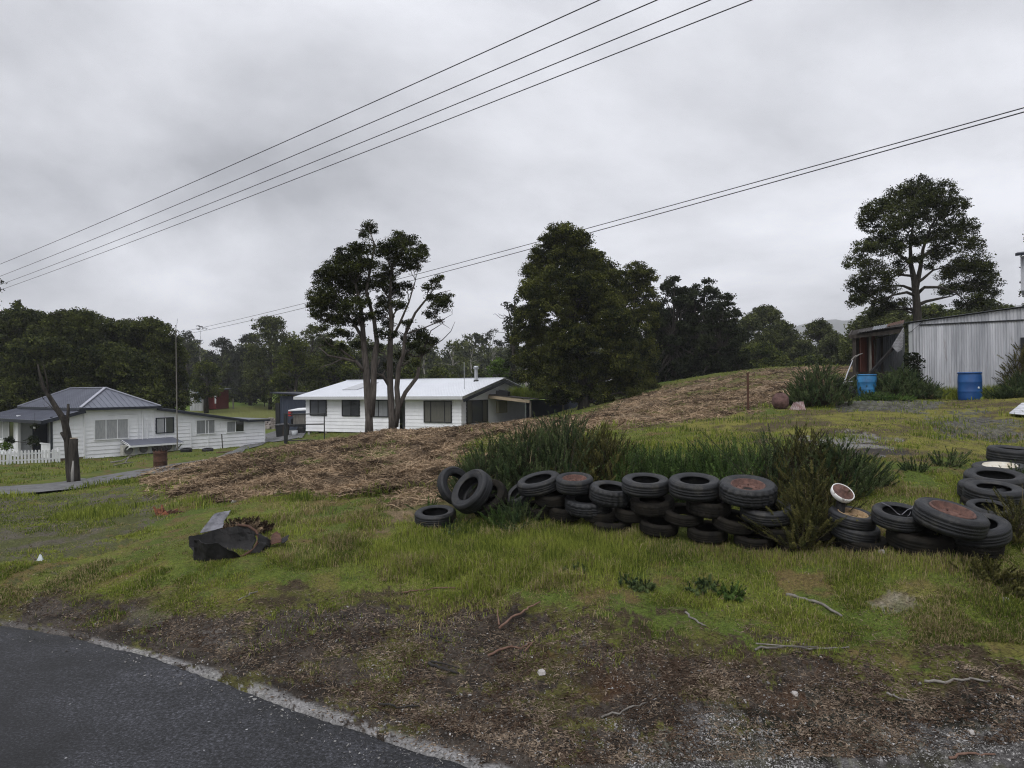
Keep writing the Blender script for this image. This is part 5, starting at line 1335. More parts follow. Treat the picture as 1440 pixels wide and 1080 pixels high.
# --- dead tree by the driveway
Y0 = 21
base = P(105, 682, Y0); base[2] = GZ(base[0], base[1]) - .1
dt = thing('dead_tree', base, 'lopped bare dead tree leaning left beside the driveway, cut stub pale on top', 'dead tree')
def rel(l, Y=Y0): return [tuple(P(q[0], q[1], Y + (q[2] if len(q) > 2 else 0)) - base) for q in l]
mb = MB()
mb.tube(rel([(105, 684), (105, 665), (104, 645), (103, 630), (104, 617)]), [.16, .14, .13, .12, .11], 12)
mb.tube(rel([(103, 686, .12), (100, 664, .16), (98, 642, .15), (96, 620, .12), (93, 603, .1), (90, 590), (80, 575), (69, 557), (61, 545), (57, 530), (53, 512)]), [.15, .14, .125, .115, .10, .09, .078, .062, .048, .036, .015], 10)
mb.tube(rel([(94, 603, .1), (95, 590, .1), (96, 577, .1), (96, 568, .1)]), [.055, .05, .045, .035], 8)
mb.tube(rel([(95, 625, .1), (90, 615, 0), (86, 608, 0)]), [.05, .045, .04], 8)
mb.tube(rel([(91, 594), (82, 583, -.1), (72, 572, -.2), (62, 562, -.2)]), [.02, .015, .012, .005], 5)
mb.tube(rel([(72, 560), (62, 545, .1), (54, 537, .1)]), [.02, .014, .005], 5)
mb.tube(rel([(69, 557), (66, 535, -.1), (62, 518, -.1), (60, 508, -.1)]), [.03, .02, .012, .004], 5)
mb.tube(rel([(62, 562, -.2), (58, 556, -.2), (55, 552, -.2)]), [.01, .006, .003], 4)
mb.tube(rel([(70, 571, -.2), (64, 573, -.2), (61, 568, -.2)]), [.01, .006, .003], 4)
mb.build('trunk', M['bark_dark'], dt, True)
a = rel([(104, 616.3)])[0]
MB().lathe([(0, .012), (.1, .01), (.108, 0)], 14, a).build('cut_face', M['stump_cut'], dt)
mb = MB(); mb.tube(rel([(102, 683, -.14), (102, 665, -.13), (103, 648, -.12)]), [.05, .05, .02], 7); mb.build('split_bark', M['bark_pale'], dt, True)
# pale dead trunks under the wattle
for i, (u, vt, lb) in enumerate(((741, 517, 'pale dead trunk under the left skirt of the huge wattle, the broader one'), (755.5, 517, 'pale straight dead trunk under the huge wattle, right of the broader one'))):
    p = P(u, 572, 58 + i); p[2] = G(p[0], p[1]) - .1; q = P(u - 1, vt, 58 + i)
    d_ = thing('dead_tree', p, lb, 'dead tree')
    MB().tube([(0, 0, 0), tuple((q - p) * .5 + [.05, 0, 0]), tuple(q - p)], [.22 - .08 * i, .17 - .05 * i, .10], 9).build('trunk', M['bark_pale'], d_, True)
    MB().tube([tuple((q - p) * .7), tuple((q - p) * .85 + [.5, 0, .5])], [.05, .01], 5).build('branch', M['bark_pale'], d_, True)
# small things in the far field
for i, (u, v, h_, lb) in enumerate(((350, 567, 14, 'short dark tree trunk standing alone in the far green field'),)):
    p = P(u, v, 108); z_ = G(p[0], p[1]); o = thing('tree_stump', (p[0], p[1], z_), lb, 'stump')
    MB().tube([(0, 0, -.3), (0, 0, h_ * .108)], [.28, .2], 8).build('trunk', M['bark_dark'], o)
    MB().tube([(0, 0, h_ * .07), (.4, 0, h_ * .11)], [.12, .08], 6).build('branch', M['bark_dark'], o)
p = P(372, 571, 96); z_ = G(p[0], p[1])
bs = (p[0], p[1], z_); gg = np.random.default_rng(4)
make_tree('sapling', bs, [(p[0], p[1], z_ + .8 + k * .28, .42 - .07 * k, .42 - .07 * k, .3) for k in range(5)], [([np.array(bs), np.array([p[0], p[1], z_ + 1.8])], [.06, .02])],
          'tiny lime green conifer sapling at the far side of the field', M['lf_bright'], M['bark_dark'], 12, .2, 20, .14, fine=False)
for i, (u, v) in enumerate(((257, 572), (312, 571), (328, 569))):
    p = P(u, v, 92); z_ = G(p[0], p[1])
    o = MB().box((-.07, -.07, -.3), (.07, .07, 1.15)).add([(-.07, -.07, 1.15), (.07, -.07, 1.15), (.07, .07, 1.15), (-.07, .07, 1.15), (0, 0, 1.22)], [(0, 1, 4), (1, 2, 4), (2, 3, 4), (3, 0, 4)]).build('fence_post', M['wood_grey'])
    o.location = (p[0], p[1], z_); tag(o, ['grey fence post below the small iron shed at the field edge', 'dark fence post in the far field, the nearer the red shed of two', 'dark fence post in the far field, the farther right from the red shed'][i], 'post', 'far field fence posts')
# ------------------------------------------------------------------ tyres
def tyre_mesh(name, Rr=.33, w=.20, bead=.60, chunky=False, seg=88):
    R_ = Rr; h = w / 2
    prof = [(bead * R_, h * .72), (bead * R_ + .012, h * .86), (R_ * .72, h * .99), (R_ * .80, h * 1.04), (R_ * .84, h * 1.03), (R_ * .845, h * 1.06), (R_ * .90, h * 1.0), (R_ * .955, h * .86), (R_ * .985, h * .70)]
    tread = []
    for k, t in enumerate(np.linspace(.66, -.66, 13)):
        tread.append((R_ * (1.0 - .012 * abs(t)) - (.010 if k in (3, 6, 9) else 0), h * t))
    prof = prof + tread + [(a, -b) for a, b in prof[::-1]]
    inner = [(R_ * .80, -h * .86), (R_ * .93, -h * .5), (R_ * .945, 0), (R_ * .93, h * .5), (R_ * .80, h * .86)]
    prof = prof + inner
    m = len(prof); vs = []; fs = []
    for i in range(seg):
        a = 2 * PI * i / seg
        for j, (r, z) in enumerate(prof):
            if 7 <= j <= 8 + 13 + 1:
                on = (i % 2 == 0) if not chunky else (i % 4 < 2)
                edge = j < 12 or j > 17
                if on and edge: r -= .014 if chunky else .006
                elif chunky and on: r -= .006
            vs.append((r * math.cos(a), r * math.sin(a), z))
    for i in range(seg):
        for j in range(m):
            fs.append((i * m + j, ((i + 1) % seg) * m + j, ((i + 1) % seg) * m + (j + 1) % m, i * m + (j + 1) % m))
    return np_mesh(name, vs, np.array(fs), smooth=True)
TM = {k: tyre_mesh('tyre_' + k, *a) for k, a in {'car': (.33, .19, .60), 'wide': (.33, .215, .55), 'chunky': (.33, .20, .56, True), 'truck': (.33, .165, .58), 'small': (.33, .22, .62)}.items()}
for k, m_ in TM.items(): m_.materials.append(M['rubber'])
TD = {}
for k, m_ in TM.items():
    c = m_.copy(); c.materials.clear(); c.materials.append(M['rubber_dull']); TD[k] = c
def rim_mb(bead=.60):
    R_ = .33; b_ = bead * R_ + .004
    mb = MB()
    mb.lathe([(b_ + .012, .076), (b_ + .002, .090), (b_ - .008, .086), (b_ - .014, .052), (b_ - .032, .044), (b_ - .040, .006), (b_ * .74, .0), (b_ * .66, .032), (b_ * .56, .040), (b_ * .46, .036), (b_ * .36, .030), (b_ * .34, -.01)], 40)
    for k in range(5):
        a = 2 * PI * k / 5; mb.tube([(b_ * .52 * math.cos(a), b_ * .50 * math.sin(a), .03), (b_ * .50 * math.cos(a), b_ * .50 * math.sin(a), .056)], .010, 6)
    return mb
gt_rng = np.random.default_rng(17)
GRP = 'old tyres heaped in the low wall'
def put_tyre(u, v, wpx, Y, label, kind='car', tilt=11, side=0, dull=False, rim=None, axis=None, group=GRP):
    Dm = wpx / F_PX * Y; s = Dm / .66
    if axis is None:
        tx = R(tilt + gt_rng.uniform(-2.5, 2.5)); ty = R(side + gt_rng.uniform(-3, 3))
        ax = Vector((math.sin(ty), -math.sin(tx), math.cos(tx))).normalized()
    else: ax = Vector(axis).normalized()
    c = Vector(P(u, v, Y)) - ax * .1 * s
    q = ax.to_track_quat('Z', 'Y') @ Matrix.Rotation(gt_rng.uniform(0, 6.28), 4, 'Z').to_quaternion()
    me = (TD if dull else TM)[kind]
    if rim is None:
        o = bpy.data.objects.new('tyre', me); C.objects.link(o)
    else:
        o = bpy.data.objects.new('wheel', None); C.objects.link(o); o.empty_display_size = .2
        t = bpy.data.objects.new('tyre_casing', me); C.objects.link(t); t.parent = o
        rim_mb({'car': .60, 'wide': .55, 'chunky': .56, 'truck': .58, 'small': .62}[kind]).build('rim', M[rim], o, True)
        MB().lathe([(0, .022), (.068, .022)], 20).lathe([(.137, .012), (.168, .014)], 40).build('rim_painted_shade', M['void'], o)  # flat black disc and ring painted in for hub hole and lip shadow
    o.rotation_mode = 'QUATERNION'; o.rotation_quaternion = q; o.location = c; zs_ = gt_rng.uniform(.88, 1.14); o.scale = (s, s * gt_rng.uniform(.965, 1.0), s * zs_)
    tag(o, label, 'wheel' if rim else 'tyre', group)
    return o
def YU(u): return float(np.interp(u, [720, 808, 909, 1051, 1202, 1342], [10.5, 10.0, 9.5, 8.9, 8.25, 7.6]))
T = [
 (756, 671, 63, 0, 'car', 'bare top tyre tipped up to the right, leftmost on top of the tyre wall', dict(side=-12, tilt=8)),
 (808, 672, 54, 0, 'small', 'small top wheel with a red rusty rim near the left of the wall', dict(rim='rust_red')),
 (860, 685, 62, 0, 'chunky', 'chunky knobbly tyre sagging right of the small red-rimmed wheel', dict(side=4)),
 (908, 672, 68, 0, 'wide', 'smooth wide top tyre right of the chunky knobbly one', {}),
 (977, 674, 72, 0, 'wide', 'bare top tyre directly left of the big red-rimmed wheel beside the gorse', {}),
 (1052, 679, 80, 0, 'chunky', 'big top wheel with a rusty red rim left of the spilling gorse', dict(rim='rust_red')),
 (1200, 719, 64, 0, 'car', 'top wheel with a brown gold rim just right of the spilling gorse', dict(rim='gold_rim', side=4)),
 (1264, 717, 69, -.05, 'car', 'smooth top tyre with loops of wire inside, left of the largest wheel', dict(tilt=12)),
 (1340, 715, 97, -.05, 'truck', 'largest wheel of the wall, red rusty rim, tipped to the right', dict(rim='rust_red', side=9, tilt=12)),
 (777, 692, 52, .08, 'car', 'dark second-row tyre below the tipped leftmost top tyre', dict(dull=True)),
 (827, 698, 68, .05, 'chunky', 'wide ribbed second-row tyre under the small red-rimmed wheel', dict(side=-3)),
 (917, 699, 64, .05, 'chunky', 'knobbly second-row tyre under the smooth wide top tyre', dict(dull=True)),
 (997, 702, 62, .05, 'chunky', 'dusty second-row tyre with studded tread, between two bare stretches below the middle', dict(dull=True, side=4)),
 (1079, 709, 74, .02, 'car', 'second-row tyre under the big red-rimmed wheel, touching the gorse', dict(side=-3)),
 (1204, 737, 65, .02, 'car', 'second tyre down under the brown gold rimmed wheel', dict(side=4)),
 (1296, 743, 88, .02, 'car', 'large second-row tyre under the wired tyre and the largest wheel', dict(dull=True)),
 (1372, 733, 84, .05, 'car', 'smooth tyre sticking out right from under the largest wheel', dict(side=-8)),
 (760, 709, 50, .12, 'car', 'half buried third-row tyre at the left foot of the wall', dict(dull=True)),
 (795, 711, 48, .08, 'small', 'half buried third-row tyre below the ribbed second-row tyre, left side', dict(dull=True)),
 (845, 716, 50, .06, 'car', 'third-row tyre hidden in shade under the chunky knobbly one', dict(dull=True)),
 (889, 712, 50, .06, 'small', 'third-row tyre in brown dust below and left of the knobbly second-row one', dict(dull=True)),
 (962, 716, 56, .04, 'car', 'dusty round-shouldered third-row tyre in the middle of the wall', dict(dull=True)),
 (1033, 725, 60, .04, 'car', 'sloping third-row tyre below the studded second-row one', dict(dull=True, side=8)),
 (1098, 736, 60, .03, 'car', 'third-row tyre at the edge of the gorse, below the second-row tyre that touches it', dict(dull=True)),
 (1150, 732, 60, .08, 'car', 'tyre almost swallowed by the gorse that spills over the wall', dict(dull=True)),
 (1216, 754, 66, .03, 'car', 'bottom tyre in the pile under the brown gold rimmed wheel', dict(dull=True, side=6)),
 (1308, 765, 86, .03, 'car', 'bottom tyre sunk in grass under the large second-row tyre', dict(dull=True)),
 (1372, 752, 72, .05, 'car', 'bottom right tyre sunk in grass below the smooth sticking-out one', dict(dull=True)),
 (860, 729, 56, .03, 'small', 'lowest-row tyre in the grass below the chunky knobbly one', dict(dull=True)),
 (927, 731, 55, .03, 'car', 'lowest-row tyre in the grass below the smooth wide top tyre', dict(dull=True)),
 (995, 740, 56, .02, 'car', 'lowest-row tyre in the grass left of the big red-rimmed wheel', dict(dull=True)),
 (1062, 749, 58, .02, 'car', 'lowest-row tyre in the grass below the big red-rimmed wheel', dict(dull=True)),
 (1125, 758, 58, .03, 'car', 'lowest-row tyre in shade at the foot of the spilling gorse', dict(dull=True))]
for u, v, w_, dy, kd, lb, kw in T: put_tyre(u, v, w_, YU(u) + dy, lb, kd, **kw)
GR2 = 'tyres in the row running up the right edge'
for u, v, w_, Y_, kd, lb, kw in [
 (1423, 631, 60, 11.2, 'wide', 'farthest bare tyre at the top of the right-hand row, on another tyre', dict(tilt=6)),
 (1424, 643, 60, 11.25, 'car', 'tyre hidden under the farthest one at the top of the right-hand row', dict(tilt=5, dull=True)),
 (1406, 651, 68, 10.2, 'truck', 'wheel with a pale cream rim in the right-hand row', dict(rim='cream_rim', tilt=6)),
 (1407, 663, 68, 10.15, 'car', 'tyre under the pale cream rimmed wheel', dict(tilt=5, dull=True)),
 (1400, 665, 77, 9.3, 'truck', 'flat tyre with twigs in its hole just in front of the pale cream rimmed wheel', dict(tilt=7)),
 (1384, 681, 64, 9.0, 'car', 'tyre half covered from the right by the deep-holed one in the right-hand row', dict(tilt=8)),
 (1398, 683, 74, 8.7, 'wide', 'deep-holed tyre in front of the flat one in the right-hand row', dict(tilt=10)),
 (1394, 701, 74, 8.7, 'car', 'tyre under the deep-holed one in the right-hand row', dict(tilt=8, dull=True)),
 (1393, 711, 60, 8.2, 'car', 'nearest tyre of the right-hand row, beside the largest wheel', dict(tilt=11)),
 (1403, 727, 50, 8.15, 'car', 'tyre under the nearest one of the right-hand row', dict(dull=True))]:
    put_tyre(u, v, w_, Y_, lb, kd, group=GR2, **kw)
GR3 = 'loose tyres at the left end of the wall'
put_tyre(612, 717, 60, 10.9, 'single tyre lying flat in the grass apart from the left end of the wall', 'car', group=GR3, tilt=9)
put_tyre(645, 680, 57, 10.9, 'tyre standing on edge, farthest left of the leaning ones', 'truck', group=GR3, axis=(.62, -.62, .42))
put_tyre(657, 686, 66, 10.5, 'tyre leaning up to the right in front of the one standing on edge', 'wide', group=GR3, axis=(-.60, -.52, .56))
put_tyre(682, 694, 60, 10.6, 'tyre lying tilted beneath the leaning ones at the left end', 'car', group=GR3, axis=(-.42, -.55, .72), dull=True)
put_tyre(690, 705, 52, 10.75, 'tyre half in the weeds at the very foot of the leaning ones', 'car', group=GR3, axis=(-.2, -.3, .93), dull=True)
put_tyre(728, 690, 46, 10.6, 'small tyre slumped left against the first stack of the wall', 'car', group=GR3, axis=(-.55, -.35, .76))
# wire loops in the tyre
p = P(1264, 717, 8.0)
mb = MB()
mb.tube([P(1240, 707, 8.1) - p, P(1252, 715, 7.95) - p + [0, 0, .02], P(1262, 722, 7.95) - p, P(1266, 724, 7.9) - p], .006, 5)
mb.tube([P(1288, 712, 7.95) - p, P(1276, 717, 7.95) - p, P(1268, 724, 7.9) - p], .005, 5)
mb.tube([P(1284, 711, 8.0) - p, P(1279, 724, 7.95) - p, P(1276, 726, 7.95) - p], .004, 5)
o = tag(mb.build('steel_wire', M['sheet_grey']), 'bent steel wire lying across the hole of the wired tyre', 'wire'); o.location = tuple(p)

# ------------------------------------------------------------------ gorse, rushes and weeds
def shoots(name, label, base, w, h, n, material, seed, stem=.25, spike=.036, rad=.03, dome=.75, per=120, lean=.5, cat='shrub', group=None, thin=1.0, tone0=.38, kindstuff=False, depth=None, sprd=.42):
    g = np.random.default_rng(seed)
    if h > .7: n = int(n * 1.5)
    depth = depth or w
    a = g.uniform(0, 2 * PI, n); r = np.sqrt(g.uniform(0, 1, n))
    bx, by = np.cos(a) * r * w / 2, np.sin(a) * r * depth / 2
    lump = .78 + .34 * vnoise(bx * 4.5 + seed, by * 4.5); top = h * (1 - dome * r ** 2.6 * .85) * lump * g.uniform(.74, 1.06, n)
    ln = np.minimum(top, stem * g.uniform(.7, 1.5, n))
    # inner shoots fill the body
    low = g.random(n) < .5; top = np.where(low, top * g.uniform(.3, .95, n), top)
    ln = np.minimum(ln, top)
    lx = np.cos(a) * r * lean + g.normal(0, sprd, n); ly = np.sin(a) * r * lean + g.normal(0, sprd, n)
    tip = np.stack([bx + lx * ln, by + ly * ln, top], -1); d = np.stack([lx, ly, np.ones(n)], -1); d /= np.linalg.norm(d, axis=1)[:, None]
    # stems
    st = tip - d * ln[:, None]
    foot = np.stack([bx * .25, by * .25, np.zeros(n)], -1)
    s1 = np.cross(d, [0, 1, 0]); s1 /= np.linalg.norm(s1, axis=1)[:, None]; s2 = np.cross(d, s1)
    rr_ = .0026
    ring = lambda c, k: np.stack([c + (s1 * math.cos(q) + s2 * math.sin(q)) * k for q in (0, 2.1, 4.2)], 1)
    SV = np.concatenate([ring(foot, rr_ * 1.6), ring(st, rr_ * 1.3), ring(tip, rr_ * .6)], 1)
    i = np.arange(n)[:, None] * 9
    SF = np.concatenate([i + np.array([[q, (q + 1) % 3, 3 + (q + 1) % 3, 3 + q]]) for q in range(3)] + [i + np.array([[3 + q, 3 + (q + 1) % 3, 6 + (q + 1) % 3, 6 + q]]) for q in range(3)])
    o = thing(name, base, label, cat, 0, group)
    link('stems', np_mesh('stems', SV.reshape(-1, 3), SF), M['twig'], o)
    t = g.random((n, per)) ** .8
    if h > .5:      # dead grey-brown twigs among the green
        m_ = max(6, n // 5); kk = g.integers(0, n, m_); dz_ = g.normal(0, .5, (m_, 3)); dz_[:, 2] = np.abs(dz_[:, 2]) + .4; dz_ /= np.linalg.norm(dz_, axis=1)[:, None]
        a_ = st[kk] * g.uniform(.5, 1, (m_, 1)); e_ = a_ + dz_ * g.uniform(.1, .32, (m_, 1)); w_ = np.cross(dz_, [.3, .8, .1]); w_ /= np.linalg.norm(w_, axis=1)[:, None]; w_ = w_ * .003 * thin
        dv_ = np.stack([a_ - w_, a_ + w_, e_ + w_ * .4, e_ - w_ * .4], 1).reshape(-1, 3)
        link('dead_twigs', np_mesh('dead_twigs', dv_, np.arange(m_ * 4).reshape(-1, 4), attrs={'tone': ('FACE', 'FLOAT', g.uniform(0, .9, m_))}), M['drygrass'], o)
    c = st[:, None] + d[:, None] * (ln[:, None] * t)[:, :, None]
    ph = g.uniform(0, 2 * PI, (n, per))
    out = s1[:, None] * np.cos(ph)[:, :, None] + s2[:, None] * np.sin(ph)[:, :, None]
    sl = spike * g.uniform(.6, 1.4, (n, per)) * (1.15 - .65 * t)
    tipd = (out + d[:, None] * g.uniform(.4, 1.3, (n, per))[:, :, None]); tipd /= np.linalg.norm(tipd, axis=2, keepdims=True)
    side = np.cross(tipd, out + 1e-4); side /= np.linalg.norm(side, axis=2, keepdims=True) + 1e-9
    wv = side * (.0046 * thin)
    V = np.stack([c - wv, c + wv, c + tipd * sl[:, :, None]], 2).reshape(-1, 3)
    tn = np.clip(tone0 + g.normal(0, .25, n)[:, None] + g.normal(0, .1, (n, per)), 0, 1).ravel()
    link('foliage', np_mesh('foliage', V, np.arange(len(V)).reshape(-1, 3), attrs={'tone': ('FACE', 'FLOAT', tn)}), material, o)
    return o
def gb(u, Y_, dz=-.03):
    r_ = ray(u, 640); x_ = r_[0] / r_[1] * Y_
    return (x_, Y_, GZ(x_, Y_) + dz)
TH = 'gorse thicket behind the tyre wall'
for i, (u, Y_, w_, h_, n_, m_, lb, kw) in enumerate([
 (690, 11.7, 1.15, 1.12, 520, 'gorse', 'dark gorse bush at the left end of the thicket, above the leaning tyres', {}),
 (740, 11.8, 1.25, 1.20, 640, 'gorse', 'dense dark gorse bush, second from the left in the thicket', {}),
 (795, 12.0, 1.25, 1.26, 600, 'gorse', 'tallest gorse bush of the thicket, behind the small red-rimmed wheel', dict(lean=.5)),
 (850, 11.7, 1.15, 1.10, 520, 'gorse_olive', 'olive tinged gorse bush behind the chunky knobbly tyre', {}),
 (905, 11.2, 1.15, .95, 480, 'reed', 'bright rushy clump behind the smooth wide top tyre', dict(lean=.15, spike=.045, stem=.45, sprd=.2)),
 (962, 11.0, 1.20, .92, 480, 'reed', 'rushy green clump, the middle one of three in the thicket', dict(lean=.15, spike=.045, stem=.45, sprd=.2)),
 (1025, 10.8, 1.20, .90, 460, 'reed', 'rushy green clump behind the big red-rimmed wheel', dict(lean=.15, spike=.05, stem=.55)),
 (1085, 10.4, 1.05, .98, 330, 'gorse', 'gorse bush with tall spires right of the rushy clumps', dict(lean=.2, stem=.5)),
 (1133, 10.1, 1.05, 1.02, 380, 'gorse_olive', 'olive gorse bush with tall spires behind the spilling one', dict(lean=.3)),
 (1180, 9.9, .80, .82, 300, 'gorse', 'gorse bush behind the rusty hub on its post', {}),
 (1218, 10.0, .5, .52, 150, 'gorse', 'low gorse bush at the right end of the thicket', {}),
 (1143, 8.75, .62, .78, 330, 'gorse_olive', 'olive gorse spilling over the tyres down to the grass', dict(lean=.7, dome=.5)),
 (1128, 8.55, .5, .5, 240, 'gorse_olive', 'low gorse skirt at the foot of the spilling bush', dict(lean=.8, dome=.4))]):
    shoots('gorse_bush', lb, gb(u, Y_), w_, h_, n_, M[m_], 400 + i, group=TH, **kw)
sp = [(786, 11.4, .5, 1.62, 26, 'gorse', 'few long pale spires rising highest above the thicket', dict(stem=.9, dome=.2)), (658, 12.3, .35, 1.0, 14, 'gorse', 'lone slender gorse spire left of the thicket', dict(stem=.6)),
      (652, 11.9, .5, .62, 60, 'gorse', 'small fresh gorse shrub at the left foot of the thicket', {}), (1084, 9.9, .3, 1.30, 10, 'gorse', 'pair of thin dark gorse spires above the big red-rimmed wheel', dict(stem=.8, dome=.1)),
      (1285, 10.6, .26, .40, 26, 'gorse', 'young gorse plant above the wired tyre', dict(lean=.6)), (1332, 10.9, .34, .40, 34, 'gorse', 'young gorse plant above the largest wheel', dict(lean=.7)),
      (1426, 7.9, .38, .62, 110, 'gorse_olive', 'gorse sprig at the right edge in front of the right-hand tyre row', dict(lean=.6)), (1432, 9.7, .2, .4, 40, 'gorse', 'little gorse shoot beside the flat tyre at the right edge', {}),
      (731, 10.25, .50, .42, 130, 'gorse', 'fresh gorse clump in front of the slumped small tyre', dict(lean=.6)), (707, 10.2, .32, .36, 60, 'reed', 'green weed sprig in front of the tilted tyre', dict(lean=.4)),
      (730, 9.9, .4, .22, 70, 'gorse', 'low dark weed in the grass below the fresh gorse clump', dict(lean=.8)), (636, 10.3, .28, .34, 26, 'gorse', 'thin weed sprig beside the flat single tyre', dict(lean=.7)),
      (601, 11.6, .2, .30, 16, 'reed', 'bright upright weed behind the flat single tyre', dict(stem=.3)), (808, 8.3, .24, .16, 40, 'gorse', 'dark tufty weed in the long grass of the middle foreground', dict(lean=.8)),
      (880, 7.95, .2, .13, 30, 'gorse', 'dark tufty weed right of the long grass', dict(lean=.8)), (898, 7.8, .22, .15, 40, 'gorse', 'smaller tufty weed beside its dark neighbour right of the long grass', dict(lean=.8)),
      (995, 7.8, .22, .13, 34, 'gorse', 'wide dark weed tuft below the middle of the wall', dict(lean=.9)), (976, 7.7, .2, .15, 30, 'gorse', 'small weed tuft left of the wide dark one', dict(lean=.9)), (1024, 7.5, .2, .17, 34, 'reed', 'small green weed tuft right of the wide dark one', dict(lean=.6)),
      (1384, 7.2, .4, .25, 70, 'gorse_olive', 'olive weed tuft in the rough grass below the right tyres', dict(lean=.8)), (1428, 7.0, .4, .25, 70, 'gorse_olive', 'olive weed tuft at the right edge of the rough grass', dict(lean=.8)),
      (1018, 10.15, .12, .9, 5, 'gorse', 'single dark spire among the rushy clumps', dict(stem=.5)), (866, 11.2, .2, 1.4, 6, 'gorse', 'single dark spire above the olive tinged gorse', dict(stem=.5))]
for i, (u, Y_, w_, h_, n_, m_, lb, kw) in enumerate(sp):
    shoots('gorse_seedling' if h_ < 1 else 'gorse_spire', lb, gb(u, Y_), w_, h_, n_, M[m_], 440 + i, group='scattered young gorse', cat='weed' if h_ < .6 else 'shrub', **kw)
for i, (u, Y_, w_, h_, n_, m_, lb) in enumerate([(1152, 21.5, 1.7, 1.35, 420, 'gorse', 'round dark gorse bush left of the junk heap at the lean-to'), (1132, 21.8, 1.0, .75, 160, 'gorse', 'lower gorse bush beside the striped iron sheet'),
    (1224, 23.4, .8, .38, 120, 'gorse', 'gorse bush in front of the faded blue drum'), (1254, 24.0, 1.1, .95, 260, 'gorse', 'gorse bush at the mouth of the lean-to'), (1272, 24.2, 1.3, 1.2, 320, 'gorse', 'gorse bush under the corner of the iron shed'),
    (1296, 24.0, 1.2, .8, 220, 'gorse', 'low gorse bush at the left end of the pale wall panel'), (1245, 22.8, 1.6, .35, 160, 'reed', 'low fringe of grass along the lean-to gravel'), (1436, 21.6, .9, .8, 200, 'gorse', 'gorse bush at the right edge beside the iron shed'),
    (1205, 24.6, .8, .8, 120, 'gorse', 'thin gorse between the lean-to posts'), (1418, 22.0, 1.1, .5, 200, 'gorse', 'low gorse right of the dark blue drum'), (1452, 22.6, 1.5, 1.9, 300, 'gorse_olive', 'tall gorse leaning in at the right edge of the shed')]):
    shoots('gorse_bush', lb, gb(u, Y_), w_, h_, n_, M[m_], 480 + i, spike=.06, thin=1.9, per=60, group='gorse around the iron shed')
# creeper on the shed corner
g = np.random.default_rng(9); cpp = np.stack([P(u, v, 25.0 + g.uniform(0, .15)) for u, v in zip(np.clip(g.normal(1284, 7, 700), 1272, 1300), g.uniform(496, 540, 700))])
b0 = P(1284, 545, 25.1); o = thing('creeper', b0, 'dark creeper climbing the corner of the iron shed', 'creeper')
link('leaves', leaves_mesh('leaves', cpp - b0, .11, g, np.clip(g.normal(.2, .15, 700), 0, 1)), M['lf_pine'], o)
mb = MB()
for k in range(7): mb.tube([tuple(P(1278 + k * 2.2, 548, 25.1) - b0), tuple(P(1276 + k * 2.6, 520, 25.1) - b0), tuple(P(1274 + k * 3.2, 500, 25.12) - b0)], .012, 4)
mb.build('stems', M['twig'], o)
# long grass at the foot of the shed and drums, on the carport roof
def fringe(name, pts, n, h0, h1, seed, material, w=.012, spread=.25, base_z=None):
    g = np.random.default_rng(seed); q = np.array(pts, float); s = g.uniform(0, len(q) - 1, n)
    x_ = np.interp(s, range(len(q)), q[:, 0]) + g.normal(0, spread, n); y_ = np.interp(s, range(len(q)), q[:, 1]) + g.normal(0, spread, n)
    z_ = full_ground(x_, y_)[0] if base_z is None else base_z(x_, y_)
    h_ = g.uniform(h0, h1, n)
    return tag(blades(name, x_, y_, z_, h_, w * np.ones(n), g, M[material], .35), kind='stuff')
fringe('shed_grass', [P(1240, 560, 24.6)[:2], P(1290, 560, 25.0)[:2], P(1340, 560, 24.3)[:2], P(1395, 560, 23.4)[:2], P(1445, 560, 22.6)[:2]], 9000, .12, .5, 3, 'grassblade', .014, .16)
fringe('tyre_grass', [P(u, 740, YU(u) - .42)[:2] for u in (640, 720, 800, 900, 1000, 1100, 1200, 1300, 1400)], 9000, .03, .10, 4, 'grassblade', .006, .14)
fringe('tyre_weeds', [P(u, 740, YU(u) - .36)[:2] for u in (740, 820, 900, 1000, 1100, 1200, 1300, 1380)], 5000, .04, .12, 14, 'drygrass', .005, .14)
fringe('bank_grass', [P(u, 740, Y_)[:2] for u, Y_ in ((560, 9.4), (640, 9.3), (720, 9.2), (800, 9.0), (860, 8.7))], 22000, .05, .19, 5, 'grassblade', .006, .42)
cr0 = H2.o + H2.x * (LW + 2.2) + H2.y * 7.5
g = np.random.default_rng(12); n = 5000
ax_ = g.uniform(.9, 3.4, n); ay_ = g.uniform(4.4, 9.4, n)
xx_ = H2.o[0] + H2.x[0] * (LW + ax_) + H2.y[0] * ay_; yy_ = H2.o[1] + H2.x[1] * (LW + ax_) + H2.y[1] * ay_
tag(blades('roof_grass', xx_, yy_, H2.o[2] + 2.78 - .3 * ax_ / 3.4, g.uniform(.25, .85, n), .02 * np.ones(n), g, M['grassblade'], .25, tone=g.uniform(0, .35, n)), kind='stuff')

